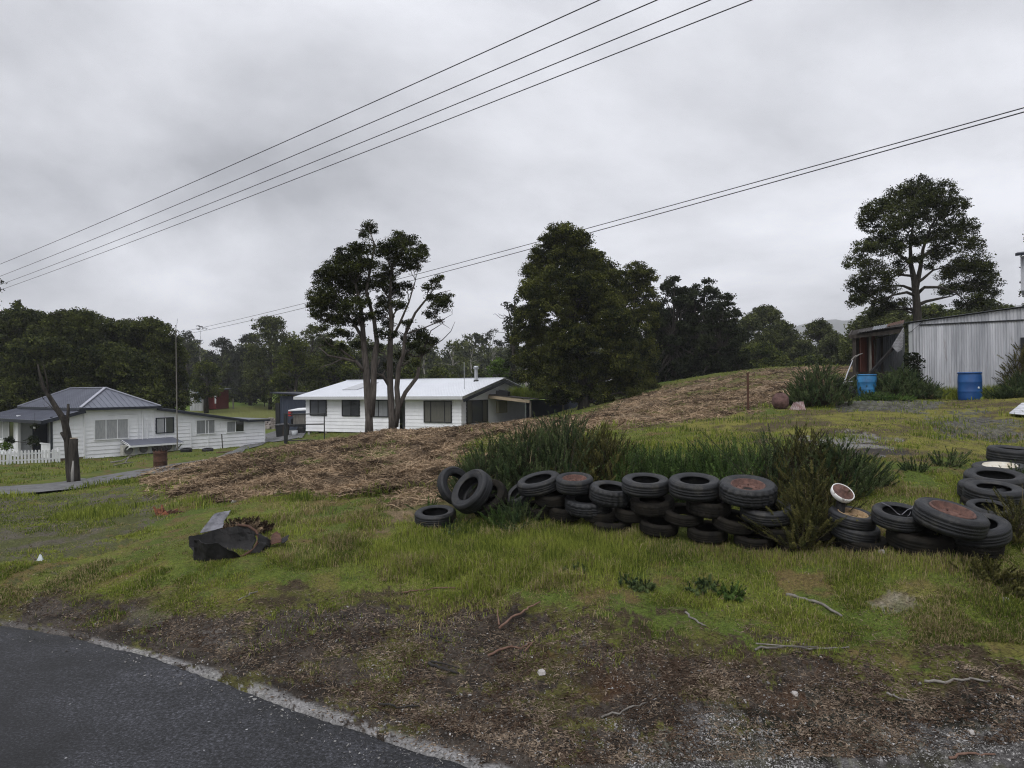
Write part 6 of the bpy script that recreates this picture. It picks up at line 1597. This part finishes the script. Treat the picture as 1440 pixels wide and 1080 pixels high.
# ------------------------------------------------------------------ crumpled metal on the left
def pj(zu, zv, Y_): return P(160 + zu / 4.235, 600 + zv / 4.235, Y_)
b0 = pj(650, 780, 9.35)
jk = thing('metal_tub', b0, 'crumpled black metal tub torn open and lying in the grass, its right rim rusty', 'scrap metal')
Sx = [[(450, 650, .25), (460, 705, .2), (470, 775, .05), (480, 790, -.1), (478, 674, -.15)],
      [(525, 632, .36), (530, 705, .3), (540, 778, .1), (540, 797, -.18), (535, 690, -.24)],
      [(600, 615, .45), (600, 700, .4), (600, 780, .15), (600, 795, -.2), (590, 696, -.28)],
      [(670, 600, .5), (670, 695, .42), (665, 775, .15), (655, 792, -.18), (655, 716, -.26)],
      [(740, 590, .5), (740, 690, .45), (730, 770, .15), (700, 786, -.15), (715, 738, -.2)],
      [(800, 597, .44), (805, 680, .38), (775, 755, .15), (740, 779, -.07), (745, 757, -.12)],
      [(845, 625, .35), (850, 680, .3), (820, 740, .15), (780, 772, .0), (772, 765, -.05)]]
V = np.array([[pj(a, b_, 9.35 + c_) - b0 for a, b_, c_ in r_] for r_ in Sx])
from itertools import product
def refine(G_, k):
    n, m = G_.shape[:2]
    a = np.linspace(0, n - 1, (n - 1) * k + 1); b_ = np.linspace(0, m - 1, (m - 1) * k + 1)
    t = np.stack([[np.interp(a, range(n), G_[:, j, c]) for j in range(m)] for c in range(3)], -1)
    t = np.transpose(t, (1, 0, 2))
    return np.transpose(np.stack([[np.interp(b_, range(m), t[i, :, c]) for i in range(t.shape[0])] for c in range(3)], -1), (0, 1, 2))
def sheet(name, G_, material, parent=None, th=.008, k=5, noise=.026):
    g_ = refine(np.array(G_), k); n, m = g_.shape[:2]
    gg = np.random.default_rng(3)
    g_ = g_ + (fbm(g_[..., 0] * 7, g_[..., 2] * 7 + g_[..., 1] * 5, 3, 4)[..., None] - .5) * noise * 3
    dn = np.zeros_like(g_); du = np.gradient(g_, axis=0); dv = np.gradient(g_, axis=1); dn = np.cross(du, dv); dn /= np.linalg.norm(dn, axis=2, keepdims=True) + 1e-9
    A = g_.reshape(-1, 3); B = (g_ + dn * th).reshape(-1, 3); N_ = n * m
    fs = []
    for i in range(n - 1):
        for j in range(m - 1):
            q = (i * m + j, (i + 1) * m + j, (i + 1) * m + j + 1, i * m + j + 1); fs.append(q); fs.append(tuple(x_ + N_ for x_ in q[::-1]))
    for i in range(n - 1):
        for j in (0, m - 1): a, b_ = i * m + j, (i + 1) * m + j; fs.append((a, b_, b_ + N_, a + N_))
    for j in range(m - 1):
        for i in (0, n - 1): a, b_ = i * m + j, i * m + j + 1; fs.append((a, b_, b_ + N_, a + N_))
    return link(name, np_mesh(name, np.concatenate([A, B]), np.array(fs), smooth=False), material, parent)
sheet('tub_wall', V, M['char'], jk)
MB().tube([tuple(pj(*q) - b0) for q in ((740, 586, 9.85), (800, 592, 9.8), (848, 622, 9.7), (866, 668, 9.62), (835, 730, 9.5), (775, 768, 9.34), (700, 788, 9.2), (640, 790, 9.15))], .018, 7).build('rusty_rim', M['rust'], jk, True)
# rear part of the tub beyond the rim
V2 = np.array([[pj(a, b_, Y_) - b0 for a, b_, Y_ in r_] for r_ in [[(840, 618, 9.75), (862, 640, 9.6), (868, 690, 9.5), (820, 745, 9.4)], [(885, 640, 9.85), (915, 660, 9.7), (912, 700, 9.55), (870, 750, 9.45)], [(915, 665, 9.95), (940, 685, 9.8), (935, 712, 9.7), (905, 735, 9.6)]]])
sheet('tub_bottom', V2, M['char'], jk)
b1 = pj(600, 620, 9.95)
o = sheet('metal_sheet', np.array([[pj(a, b_, Y_) - b1 for a, b_, Y_ in r_] for r_ in [[(515, 630, 9.75), (600, 615, 9.8), (650, 600, 9.85)], [(560, 570, 9.9), (610, 565, 9.95), (665, 555, 10.0)], [(598, 520, 10.05), (640, 512, 10.1), (690, 503, 10.15)]]]), M['sheet_grey'])
o.location = tuple(b1); tag(o, 'bent grey metal sheet propped up behind the black metal tub', 'metal sheet')
# rusty scraps right of the tub
for nm, lb, pts, mt in (('rusty_scrap', 'rusty crumpled scrap with an orange face right of the black metal tub', [[(945, 640, 9.9), (965, 628, 10.0), (990, 640, 10.0)], [(935, 690, 9.75), (965, 665, 9.8), (1000, 660, 9.85)], [(940, 705, 9.7), (975, 700, 9.7), (995, 690, 9.7)]], 'rust'),
                        ('black_scrap', 'small black curled scrap farthest right of the tub', [[(985, 690, 9.8), (1005, 665, 9.9), (1045, 645, 10.0)], [(995, 700, 9.7), (1020, 690, 9.75), (1048, 665, 9.85)]], 'char')):
    b1 = pj(960, 700, 9.75); o = sheet(nm, np.array([[pj(*q) - b1 for q in r_] for r_ in pts]), M[mt], noise=.025); o.location = tuple(b1); tag(o, lb, 'scrap metal')
# earth heap behind the tub
b1 = pj(780, 560, 10.75); zz = GZ(b1[0], b1[1])
mb = MB()
o = shoots('dry_bush', 'heap of dead brown scrub behind the black metal tub', (b1[0], b1[1], zz - .05), .6, .26, 260, M['strand'], 77, stem=.2, lean=1.0, spike=.05, tone0=.2, cat='dead scrub', thin=1.3)
# orange rotten stump
p = P(231, 713, 13.0); z_ = GZ(p[0], p[1])
st = thing('rotten_stump', (p[0], p[1], z_), 'crumbling orange rotten stump in the grass below the mulched mound', 'stump')
mb = MB(); g = np.random.default_rng(8)
for k in range(12): a = (g.uniform(-.15, .1), g.uniform(-.08, .08), -.02); mb.tube([a, (a[0] + g.uniform(-.12, .16), a[1] + g.uniform(-.05, .05), g.uniform(.04, .17))], [.045, .016], 5)
mb.build('stump', M['orange'], st)
mb = MB()
for k in range(6): mb.tube([(.05 + k * .05, -.03, .02), (.16 + k * .06, -.05, .08 - .01 * k)], [.03, .012], 5)
mb.build('root', M['rust'], st)

# ------------------------------------------------------------------ things around the iron shed
def drum(u, vb, wpx, vt, Y_, label, material, closed=True):
    p = P(u, vb, Y_); z_ = GZ(p[0], p[1]); r_ = wpx / F_PX * Y_ / 2; h_ = P(u, vt, Y_)[2] - z_
    o = thing('plastic_drum', (p[0], p[1], z_ - .02), label, 'drum')
    pr = [(0, 0), (r_ * .90, 0), (r_ * .97, .03 * h_), (r_ * .985, .12 * h_), (r_ * 1.0, .25 * h_), (r_ * 1.0, .31 * h_), (r_ * 1.02, .33 * h_), (r_ * 1.0, .35 * h_), (r_ * 1.0, .64 * h_), (r_ * 1.02, .66 * h_), (r_ * 1.0, .68 * h_), (r_ * .99, .85 * h_), (r_ * .955, .92 * h_), (r_ * .95, .94 * h_)]
    MB().lathe(pr, 36).build('drum_body', material, o, True)
    MB().lathe([(r_ * .95, .94 * h_), (r_ * 1.01, .945 * h_), (r_ * 1.01, .985 * h_), (r_ * .97, 1.0 * h_), (r_ * .92, .985 * h_), (0, .98 * h_)], 36).build('lid', material, o, True)
    return o, r_, h_
o, r_, h_ = drum(1364, 561, 29.5, 522.5, 23.2, 'dark blue plastic drum against the pale panel of the iron shed', M['blue_plastic'])
MB().add([(.02, -r_ - .012, .42), (.08, -r_ - .010, .40), (.09, -r_ - .010, .46), (.05, -r_ - .012, .48)], [(0, 1, 2, 3)]).build('label_patch', M['paper'], o)
MB().slab([(-.7, -.5, -.02), (.7, -.5, -.02), (.7, .5, -.02), (-.7, .5, -.02)], .05).build('base_board', M['wood_dark'], o)
drum(1219, 556, 25.5, 525.5, 24.3, 'faded lighter blue plastic drum in gorse at the lean-to', M['blue_light'])
# rusty post
p = P(1052, 577, 20.0); z_ = GZ(p[0], p[1]); h_ = P(1052, 524, 20)[2] - z_
ps = thing('fence_post', (p[0], p[1], z_ - .1), 'lone rusty steel post standing before the mulched slope', 'post')
MB().beam((0, 0, -.2), (.0, 0, h_ + .1), .05, .045).build('post', M['rust'], ps)
MB().beam((-.04, 0, h_ + .07), (.05, 0, h_ + .10), .03).build('wire_lug', M['rust'], ps)
# crumpled rusty drum
p = P(1099, 577, 20.6); z_ = GZ(p[0], p[1])
me_v = []; g = np.random.default_rng(21); nn, mm = 20, 12
for j in range(mm + 1):
    t = j / mm; rr0 = .25 * math.sin(PI * min(max(t, .04), .96)) ** .45
    for i in range(nn):
        a = 2 * PI * i / nn; k = 1 + .22 * (fbm(math.cos(a) * 1.5 + 3, math.sin(a) * 1.5 + t * 3, 3, 6) - .5)
        me_v.append((rr0 * k * math.cos(a), rr0 * k * .9 * math.sin(a), t * .52))
F_ = [(j * nn + i, j * nn + (i + 1) % nn, (j + 1) * nn + (i + 1) % nn, (j + 1) * nn + i) for j in range(mm) for i in range(nn)]
o = link('rusty_drum', np_mesh('rusty_drum', me_v, np.array(F_)), mat('maroon_rust', (.055, .028, .025), .85, scale=6, col2=(.15, .085, .075), bump=.8, bscale=14))
o.location = (p[0], p[1], z_ - .04); o.rotation_euler = (.1, -.15, 0); tag(o, 'crumpled maroon rusted drum right of the lone rusty post', 'drum')
# ribbed pink-white sheet leaning beside it
p = P(1120, 580, 20.2); z_ = GZ(p[0], p[1])
mb = MB(); q = [P(*a) - p for a in ((1108, 579, 20.2), (1134, 577, 20.3), (1130, 564.5, 20.7), (1116, 566, 20.7))]
corrug_quad(mb, *q, pitch=.075, amp=.022, per=8)
o = mb.build('ribbed_sheet', mat('faded_pink_sheet', (.20, .10, .09), .7, scale=7, col2=(.42, .36, .35), bump=.1)); o.location = tuple(p); tag(o, 'small faded pink and white ribbed iron sheet leaning beside the maroon drum', 'iron sheet')
# corrugated sheet on the ground at the right edge
mb = MB(); a_ = [P(1419, 593, 17.2), P(1452, 596, 16.8), P(1462, 582, 18.9), P(1437, 582, 19.0)]
for q_ in a_: q_[2] = GZ(q_[0], q_[1]) + .07
c0 = a_[0].copy(); corrug_quad(mb, *[q_ - c0 for q_ in (a_[0], a_[3], a_[2], a_[1])], pitch=.12, amp=.018, per=8)
o = mb.build('iron_sheet', M['zinc']); o.location = tuple(c0); tag(o, 'corrugated iron sheet lying flat on the grass at the right edge', 'iron sheet')
# junk heap: pipes and bent sheets
jt = [('bent_sheet', 'dark bent panel on top of the junk heap left of the lean-to', [(1171, 541), (1184, 530), (1188, 535), (1175, 546)], 'wood_dark'), ('bent_sheet', 'pale bent panel at the front of the junk heap', [(1172, 545), (1186, 541), (1190, 546), (1176, 549)], 'sheet_grey')]
for nm, lb, px, mt in jt:
    c0 = P(px[0][0], px[0][1], 23.6); q = [tuple(P(a, b_, 23.6 + .15 * i) - c0) for i, (a, b_) in enumerate(px)]
    o = MB().slab(q, .03).build(nm, M[mt]); o.location = tuple(c0); tag(o, lb, 'panel')
bars = [((1170, 542), (1199, 536)), ((1178, 550), (1202, 528)), ((1175, 546), (1198, 548)), ((1186, 540), (1199, 507)), ((1197, 507), (1204, 500)), ((1180, 552), (1190, 537)), ((1184, 543), (1202, 545)), ((1203, 502), (1213, 497)), ((1172, 544), (1186, 531))]
wh = ['longest low pole of the junk heap', 'steep rusted pole crossing the junk heap', 'lowest horizontal pole of the junk heap', 'pale pole rising steeply from the junk heap to the lean-to post', 'short pole end beside the lean-to post', 'short pole poking out at the front of the junk heap', 'thin pole low at the right of the junk heap', 'pale stick jutting from the lean-to post towards the boards', 'pole lying along the dark bent panel']
for i, ((a, b_), (c_, d_)) in enumerate(bars):
    p = P(a, b_, 23.7 + .07 * i); q = P(c_, d_, 24.2 + .07 * i)
    o = MB().tube([(0, 0, 0), tuple((q - p) * .5 + [0, 0, .02]), tuple(q - p)], [.024, .022, .016], 6).build('pole', M['stick_grey'] if i % 3 else M['steel']); o.location = tuple(p)
    tag(o, wh[i], 'pole', 'poles of the junk heap')
p = P(1185, 556, 23.9); z_ = GZ(p[0], p[1]); mb = MB()
mb.tube([(-.28, 0, .02), (-.2, .05, .3), (.1, .1, .42), (.35, .1, .25), (.4, 0, .02)], [.1, .16, .2, .16, .1], 9)
o = mb.build('dark_bundle', M['char'], None, True); o.location = (p[0], p[1], z_ - .05); tag(o, 'black rotting bundle under the junk heap poles', 'bundle')
# hub on its post among the tyres
pb = P(1178, 768, 8.35); pt = P(1183, 697, 8.35); zz = GZ(pb[0], pb[1])
hb = thing('hub_post', (pb[0], pb[1], zz - .05), 'rusty brake hub with a chipped white rim on a dark post among the tyres', 'hub')
tp = (pt[0] - pb[0], pt[1] - pb[1], pt[2] - zz + .05)
MB().tube([(0, 0, -.1), (tp[0] * .6, 0, tp[2] * .6), tp], [.045, .045, .06], 9).build('post', M['char'], hb, True)
hv = MB(); hv.lathe([(.0, .02), (.03, .055), (.045, .05), (.05, .012), (.115, .004), (.122, 0)], 24); hub = hv.build('hub_face', M['rust_red'], hb, True)
hv = MB(); hv.lathe([(.122, -.005), (.128, .006), (.135, 0), (.13, -.05), (.10, -.08), (0, -.085)], 24); hr = hv.build('white_rim', M['white_chip'], hb, True)
for o in (hub, hr): o.location = (tp[0] + .01, tp[1] - .03, tp[2] + .05); o.rotation_euler = (R(38), R(14), 0)
# ------------------------------------------------------------------ things by the cottage and driveway
p = P(225.5, 656, 31.5); z_ = GZ(p[0], p[1]); h_ = P(225.5, 628, 31.5)[2] - z_
dr = thing('burning_drum', (p[0], p[1], z_ - .02), 'rusty steel drum with a ragged blackened top on the cottage lawn', 'drum')
mb = MB(); mb.lathe([(0, 0), (.27, 0), (.28, .05), (.28, h_ * .3), (.292, h_ * .32), (.28, h_ * .34), (.28, h_ * .7), (.292, h_ * .72), (.28, h_ * .74), (.285, h_ * .86), (.26, h_ * .86), (.26, h_ * .4)], 28)
mb.build('drum_body', M['rust'], dr, True)
mb = MB(); g = np.random.default_rng(2)
for k in range(16):
    a = 2 * PI * k / 16; mb.beam((.275 * math.cos(a), .275 * math.sin(a), h_ * .82), (.31 * math.cos(a + .1), .31 * math.sin(a + .1), h_ * g.uniform(.92, 1.08)), .09, .012)
mb.build('ragged_top', M['char'], dr)
for (u, v, w_, lb) in ((262, 631.5, 16, 'old tyre lying against the low extension of the cottage, the left of two'), (292, 629.5, 16, 'old tyre lying against the low extension of the cottage, the right of two')):
    Y_ = 43.0; p = P(u, v, Y_); o = bpy.data.objects.new('tyre', TM['small']); C.objects.link(o); o.location = (p[0], p[1], GZ(p[0], p[1]) + .1); o.rotation_euler = (.08, 0, 0); tag(o, lb, 'tyre', 'tyres beside the cottage')
def stick(pts, r0, r1, label, material, Y_=None, name='fallen_branch', cat='branch', group=None, lift=.015, side=()):
    """pts in photo pixels on the ground"""
    w_ = [hit(u, v) for u, v in pts]
    w_ = [np.array([q[0], q[1], GZ(q[0], q[1]) + lift]) for q in w_]
    b0 = w_[0]; L_ = len(w_); g = np.random.default_rng(int(pts[0][0] * 7))
    full = []
    for i in range(L_ - 1):
        for k in range(4): full.append(w_[i] + (w_[i + 1] - w_[i]) * k / 4 + (g.normal(0, 1, 3) * .012 * np.array([1, 1, .4]) if k or i else 0))
    full.append(w_[-1])
    mb = MB(); mb.tube([tuple(q - b0) for q in full], list(np.linspace(r0, r1, len(full))), 7)
    for s_ in side:
        q = [hit(u, v) for u, v in s_]; q = [np.array([a[0], a[1], GZ(a[0], a[1]) + lift + .02]) for a in q]
        mb.tube([tuple(a - b0) for a in q], list(np.linspace(r0 * .7, r1 * .6, len(q))), 6)
    o = mb.build(name, material, None, True); o.location = tuple(b0)
    return tag(o, label, cat, group)
stick([(702, 888), (720, 875), (742, 864), (760, 857)], .014, .008, 'red brown forked twig standing out on the bare verge', M['stick_brown'], side=[[(702, 886), (699, 868)]], lift=.05)
stick([(686, 921), (710, 913), (732, 911), (748, 905)], .013, .008, 'brown curved branch lying on the verge below the red forked twig', M['stick_brown'], side=[[(738, 922), (748, 908), (752, 903)]])
stick([(565, 838), (590, 832), (612, 829), (640, 826)], .009, .006, 'thin reddish stick in the mossy grass left of centre', M['stick_brown'])
stick([(1062, 924), (1100, 921), (1150, 919), (1194, 918)], .011, .007, 'long pale straight split stick on the grass edge', M['stick_grey'], side=[[(1063, 921), (1110, 924), (1150, 918)]])
stick([(1106, 838), (1130, 848), (1160, 858), (1184, 870)], .02, .012, 'grey weathered branch lying in the grass above the long pale stick', M['stick_grey'])
stick([(964, 868), (978, 876), (993, 884)], .012, .006, 'short pale stick in the grass left of the weathered branch', M['stick_grey'])
stick([(1300, 962), (1330, 965), (1360, 964), (1392, 965)], .013, .007, 'grey stick on the dark mossy verge at the right', M['stick_grey'])
stick([(846, 1012), (870, 1006), (888, 1000), (908, 996)], .009, .006, 'thin straight grey stick low on the verge in the middle', M['stick_grey'])
stick([(603, 935), (622, 942), (645, 947)], .016, .008, 'black split bark strip on the verge', M['stick_dark'], side=[[(606, 933), (626, 938), (646, 946)]])
stick([(532, 992), (560, 995), (590, 993)], .009, .006, 'thin black twig low on the verge left of centre', M['stick_dark'])
stick([(1335, 1075), (1360, 1068), (1400, 1067)], .010, .006, 'brown twig at the bottom right corner', M['stick_brown'])
stick([(605, 897), (618, 900), (632, 902)], .010, .006, 'short dark twig above the black bark strip', M['stick_dark'])
stick([(335, 847), (350, 842), (362, 838)], .010, .007, 'pale short stick at the grass edge on the left', M['stick_grey'])
stick([(1247, 985), (1265, 990), (1285, 993)], .009, .005, 'thin grey twig just below the stick on the dark mossy verge', M['stick_grey'])
stick([(155, 651), (170, 649), (182, 643), (190, 641)], .06, .03, 'grey dead limb lying on the cottage lawn above the driveway', M['stick_grey'], side=[[(160, 655), (175, 652), (188, 651)], [(176, 650), (184, 640), (188, 636)]])
stick([(305, 639), (320, 636), (334, 634)], .05, .04, 'brown plank end lying below the low extension of the cottage', M['stick_brown'])
p = P(313, 628, 44.0); o = MB().beam((0, 0, -.1), (-.17, .3, .75), .06, .03).build('leaning_stick', M['stick_dark']); o.location = tuple(p); tag(o, 'dark stick leaning against the low extension of the cottage', 'stick')
# flattened weathered litter pieces
def flat_bit(u, v, s, label, material, name='stone', cat='stone', h=.4, group=None, seed=0):
    q = hit(u, v); g = np.random.default_rng(int(u * 3 + v)); n = 9; vs = []
    for k in range(n): a = 2 * PI * k / n; r_ = s * g.uniform(.7, 1.15); vs.append((r_ * math.cos(a), r_ * .7 * math.sin(a), -.01))
    for k in range(n): vs.append((vs[k][0] * .72, vs[k][1] * .72, s * h * g.uniform(.6, 1.1)))
    o = link(name, np_mesh(name, vs, [np.array([[k, (k + 1) % n, n + (k + 1) % n, n + k] for k in range(n)]), np.array([[n + k for k in range(n)]])]), material)
    o.location = (q[0], q[1], GZ(q[0], q[1])); o.rotation_euler = (0, 0, g.uniform(0, 6)); return tag(o, label, cat, group)
flat_bit(391, 692, .10, 'pale stone on the lower edge of the mulched mound', M['stone_pale'])
flat_bit(329, 706, .06, 'small white stone below the mulched mound', M['stone_pale'], h=.7)
flat_bit(1240, 781, .055, 'white stone at the foot of the tyres', M['stone_pale'], h=.5)
flat_bit(1196, 763, .05, 'small pale stone in the grit below the hub post', M['stone_pale'])
flat_bit(762, 946, .06, 'flat grey stone on the verge in the middle', M['stone_pale'], h=.25)
flat_bit(1118, 981, .045, 'pale stone on the red mossy verge', M['stone_pale'], h=.35)
flat_bit(1366, 1033, .035, 'bright white stone in the grit at the lower right', M['stone_pale'], h=.5)
flat_bit(1412, 848, .05, 'grey stone in the rough grass at the right edge', M['stone_pale'], h=.5)
flat_bit(1431, 741, .09, 'pale grey boulder beside the gorse sprig at the right edge', M['stone'], h=.9)
q = hit(55, 789); o = MB().add([(-.04, 0, 0), (.04, .01, 0), (.03, .05, .01), (-.02, .05, .02), (0, .02, .10), (.02, .03, .07)], [(0, 1, 4), (1, 2, 5), (2, 3, 5), (3, 0, 4), (4, 5, 3), (1, 5, 4)]).build('wrapper', M['paper']); o.location = (q[0], q[1], GZ(q[0], q[1])); tag(o, 'crumpled pale blue wrapper in the grass at the far left', 'litter')
# rubble heap
g = np.random.default_rng(31); mb = MB(); c0 = P(381, 603, 62); c0[2] = G(c0[0], c0[1])
for k in range(170):
    x_ = g.normal(0, .62); y_ = g.normal(0, .6); z_ = max(0, .75 * math.exp(-(x_ * x_ + y_ * y_) / .7) + g.uniform(-.15, .05)); s_ = g.uniform(.06, .16)
    o_ = g.normal(0, 1, (8, 3)) * .15
    mb.add([(x_ + (a + o_[i][0]) * s_, y_ + (b_ + o_[i][1]) * s_, z_ + (c_ + o_[i][2]) * s_) for i, (a, b_, c_) in enumerate(product((-1, 1), repeat=3))], [(0, 1, 3, 2), (4, 6, 7, 5), (0, 4, 5, 1), (2, 3, 7, 6), (0, 2, 6, 4), (1, 5, 7, 3)])
o = mb.build('rubble', M['stone']); o.location = tuple(c0); tag(o, kind='stuff')
# porch plants
def porch(u, v, Y_, r_, lm, label, n=900, nm='pot_plant'):
    c_ = P(u, v, Y_); g = np.random.default_rng(int(u)); pts, tn = foliage([(0, 0, 0, r_, r_ * .8, r_ * .9)], g, r_ * .3, 12, .06, inner=.4)
    o = thing(nm, c_, label, 'plant'); link('leaves', leaves_mesh('leaves', pts, .07, g, tn), M[lm], o)
    MB().tube([(0, 0, -r_ * 1.3), (0, 0, 0)], .02, 5).build('stem', M['twig'], o); return o
porch(46, 621, 37.6, .34, 'lf_pine', 'dark leafy shrub inside the porch opening behind the picket fence')
porch(9, 629, 37.0, .30, 'lf_bright', 'light green shrub behind the picket fence at the left edge')
porch(14, 620, 37.3, .26, 'lf_pine', 'dark flowering shrub behind the light green one at the porch')
o = porch(49, 600, 38.2, .20, 'lf_pine', 'hanging basket plant under the porch roof', nm='hanging_basket')
MB().tube([(0, 0, 0), (0, 0, .75)], .008, 4).build('chain', M['wire'], o)
MB().lathe([(0, -.12), (.08, -.10), (.12, 0), (.1, 0)], 14).build('pot', M['white_trim'], o, True)
# grass tufts by the driveway posts: small dark stick at the drive
# ------------------------------------------------------------------ overhead wires
def wirespan(a, b_, r_, label, group, sag=.25, ext=(.5, .6)):
    a = np.array(a); b_ = np.array(b_); d = b_ - a
    A = a - d * ext[0]; B = b_ + d * ext[1]; n = 60; pts = []
    for k in range(n + 1):
        t = k / n; q = A + (B - A) * t; s_ = (t * (1 + ext[0] + ext[1]) - ext[0]); q = q + np.array([0, 0, -4 * sag * s_ * (1 - s_)])
        pts.append(q)
    mid = pts[n // 2]
    o = MB().tube([tuple(q - mid) for q in pts], r_, 6).build('power_line', M['wire'], None, True); o.location = tuple(mid)
    return tag(o, label, 'wire', group)
for (ul, vl), (ur, vr), lb in (((0, 371.5), (843, 0), 'uppermost of the four overhead wires crossing the sky'), ((0, 388.5), (924, 0), 'second highest of the four overhead wires crossing the sky'),
                              ((9.5, 397), (999, 0), 'third of the four overhead wires crossing the sky'), ((14, 403), (1057, 0), 'lowest of the four overhead wires crossing the sky')):
    wirespan(PZ(ul, vl, 9.2), PZ(ur, vr, 9.2), .0105, lb, 'four overhead wires', sag=.10)
a, b_ = PZ(245, 469, 14), PZ(1440, 151.5, 14)
wirespan(a, b_, .024, 'upper wire of the lower pair running behind the big trees', 'lower pair of overhead wires', sag=.55, ext=(.1, .12))
a, b_ = PZ(245, 473, 13.7), PZ(1440, 157.5, 13.8)
wirespan(a, b_, .026, 'lower wire of the lower pair running behind the big trees', 'lower pair of overhead wires', sag=.75, ext=(.1, .12))
# ------------------------------------------------------------------ sky, sun, air
SUN_EL, SUN_AZ = R(50), R(200)     # azimuth from +Y clockwise: the light comes from behind, a little to the right
w = bpy.data.worlds.new('World'); sc.world = w; w.use_nodes = True
nt = w.node_tree; N = nt.nodes; L = nt.links; N.clear()
sky = N.new('ShaderNodeTexSky'); sky.sky_type = 'NISHITA'; sky.sun_disc = False
sky.sun_elevation = SUN_EL; sky.sun_rotation = SUN_AZ
bg1 = N.new('ShaderNodeBackground'); bg1.inputs['Strength'].default_value = .05; L.new(sky.outputs[0], bg1.inputs['Color'])
tc = N.new('ShaderNodeTexCoord'); sx = N.new('ShaderNodeSeparateXYZ'); L.new(tc.outputs['Generated'], sx.inputs[0])
def math_(op, a=None, b=None, c=None):
    m = N.new('ShaderNodeMath'); m.operation = op
    for k, q in enumerate((a, b, c)):
        if q is None: continue
        if isinstance(q, (int, float)): m.inputs[k].default_value = q
        else: L.new(q, m.inputs[k])
    return m.outputs[0]
zc = math_('MAXIMUM', sx.outputs[2], 0.0); dz = math_('ADD', zc, .32)
cx = N.new('ShaderNodeCombineXYZ'); L.new(math_('DIVIDE', sx.outputs[0], dz), cx.inputs[0]); L.new(math_('DIVIDE', sx.outputs[1], dz), cx.inputs[1])
n1_ = N.new('ShaderNodeTexNoise'); n1_.inputs['Scale'].default_value = .85; n1_.inputs['Detail'].default_value = 8; n1_.inputs['Roughness'].default_value = .54; n1_.inputs['Distortion'].default_value = .25
mp = N.new('ShaderNodeMapping'); mp.inputs['Location'].default_value = (2.3, 4.1, 0); L.new(cx.outputs[0], mp.inputs[0]); L.new(mp.outputs[0], n1_.inputs['Vector'])
cr = N.new('ShaderNodeValToRGB')
el = cr.color_ramp.elements
el[0].position = .38; el[0].color = (.45, .463, .505, 1); el[1].position = .62; el[1].color = (.95, .965, 1.03, 1)
L.new(n1_.outputs['Fac'], cr.inputs['Fac'])
# an overcast sky is brighter towards the zenith
hz0 = math_('MULTIPLY', math_('MAXIMUM', math_('SUBTRACT', .30, sx.outputs[2]), 0.0), 1.7)
gain = math_('MULTIPLY_ADD', math_('MAXIMUM', math_('SUBTRACT', sx.outputs[2], .42), 0.0), 1.9, 1.0)
bg2 = N.new('ShaderNodeBackground'); L.new(cr.outputs[0], bg2.inputs['Color']); L.new(math_('ADD', gain, hz0), bg2.inputs['Strength'])
ms = N.new('ShaderNodeMixShader'); ms.inputs[0].default_value = .93
L.new(bg1.outputs[0], ms.inputs[1]); L.new(bg2.outputs[0], ms.inputs[2])
out = N.new('ShaderNodeOutputWorld'); L.new(ms.outputs[0], out.inputs['Surface'])
sd = bpy.data.lights.new('sun', 'SUN'); sd.energy = 1.5; sd.angle = R(35); sd.color = (1, .97, .93)
so = bpy.data.objects.new('sun', sd); C.objects.link(so)
dirv = Vector((math.sin(SUN_AZ) * math.cos(SUN_EL), math.cos(SUN_AZ) * math.cos(SUN_EL), math.sin(SUN_EL)))
so.rotation_euler = (-dirv).to_track_quat('-Z', 'Y').to_euler(); so.location = (0, -10, 30)
HAZE = True
if HAZE:
    hz, nt, b = newmat('damp_air'); nt.nodes.remove(b)
    pv = nt.nodes.new('ShaderNodeVolumePrincipled'); pv.inputs['Color'].default_value = (.93, .94, .97, 1); pv.inputs['Density'].default_value = .0004
    nt.links.new(pv.outputs[0], nt.nodes['Material Output'].inputs['Volume'])
    tag(MB().box((-6500, -6500, -12), (6500, 6500, 225)).build('haze', hz), kind='stuff')
sc.view_settings.view_transform = 'Standard'; sc.view_settings.look = 'None'
sc.view_settings.exposure = 0.04; sc.view_settings.gamma = 1
try: sc.view_settings.use_curve_mapping = False
except Exception: pass
sc.cycles.max_bounces = 6; sc.cycles.diffuse_bounces = 3; sc.cycles.glossy_bounces = 2; sc.cycles.transmission_bounces = 2
sc.cycles.volume_bounces = 0; sc.cycles.transparent_max_bounces = 8
sc.cycles.use_denoising = True; sc.cycles.denoiser = 'OPENIMAGEDENOISE'; sc.cycles.denoising_input_passes = 'RGB_ALBEDO_NORMAL'; sc.cycles.denoising_prefilter = 'NONE'
sc.cycles.filter_width = 1.15
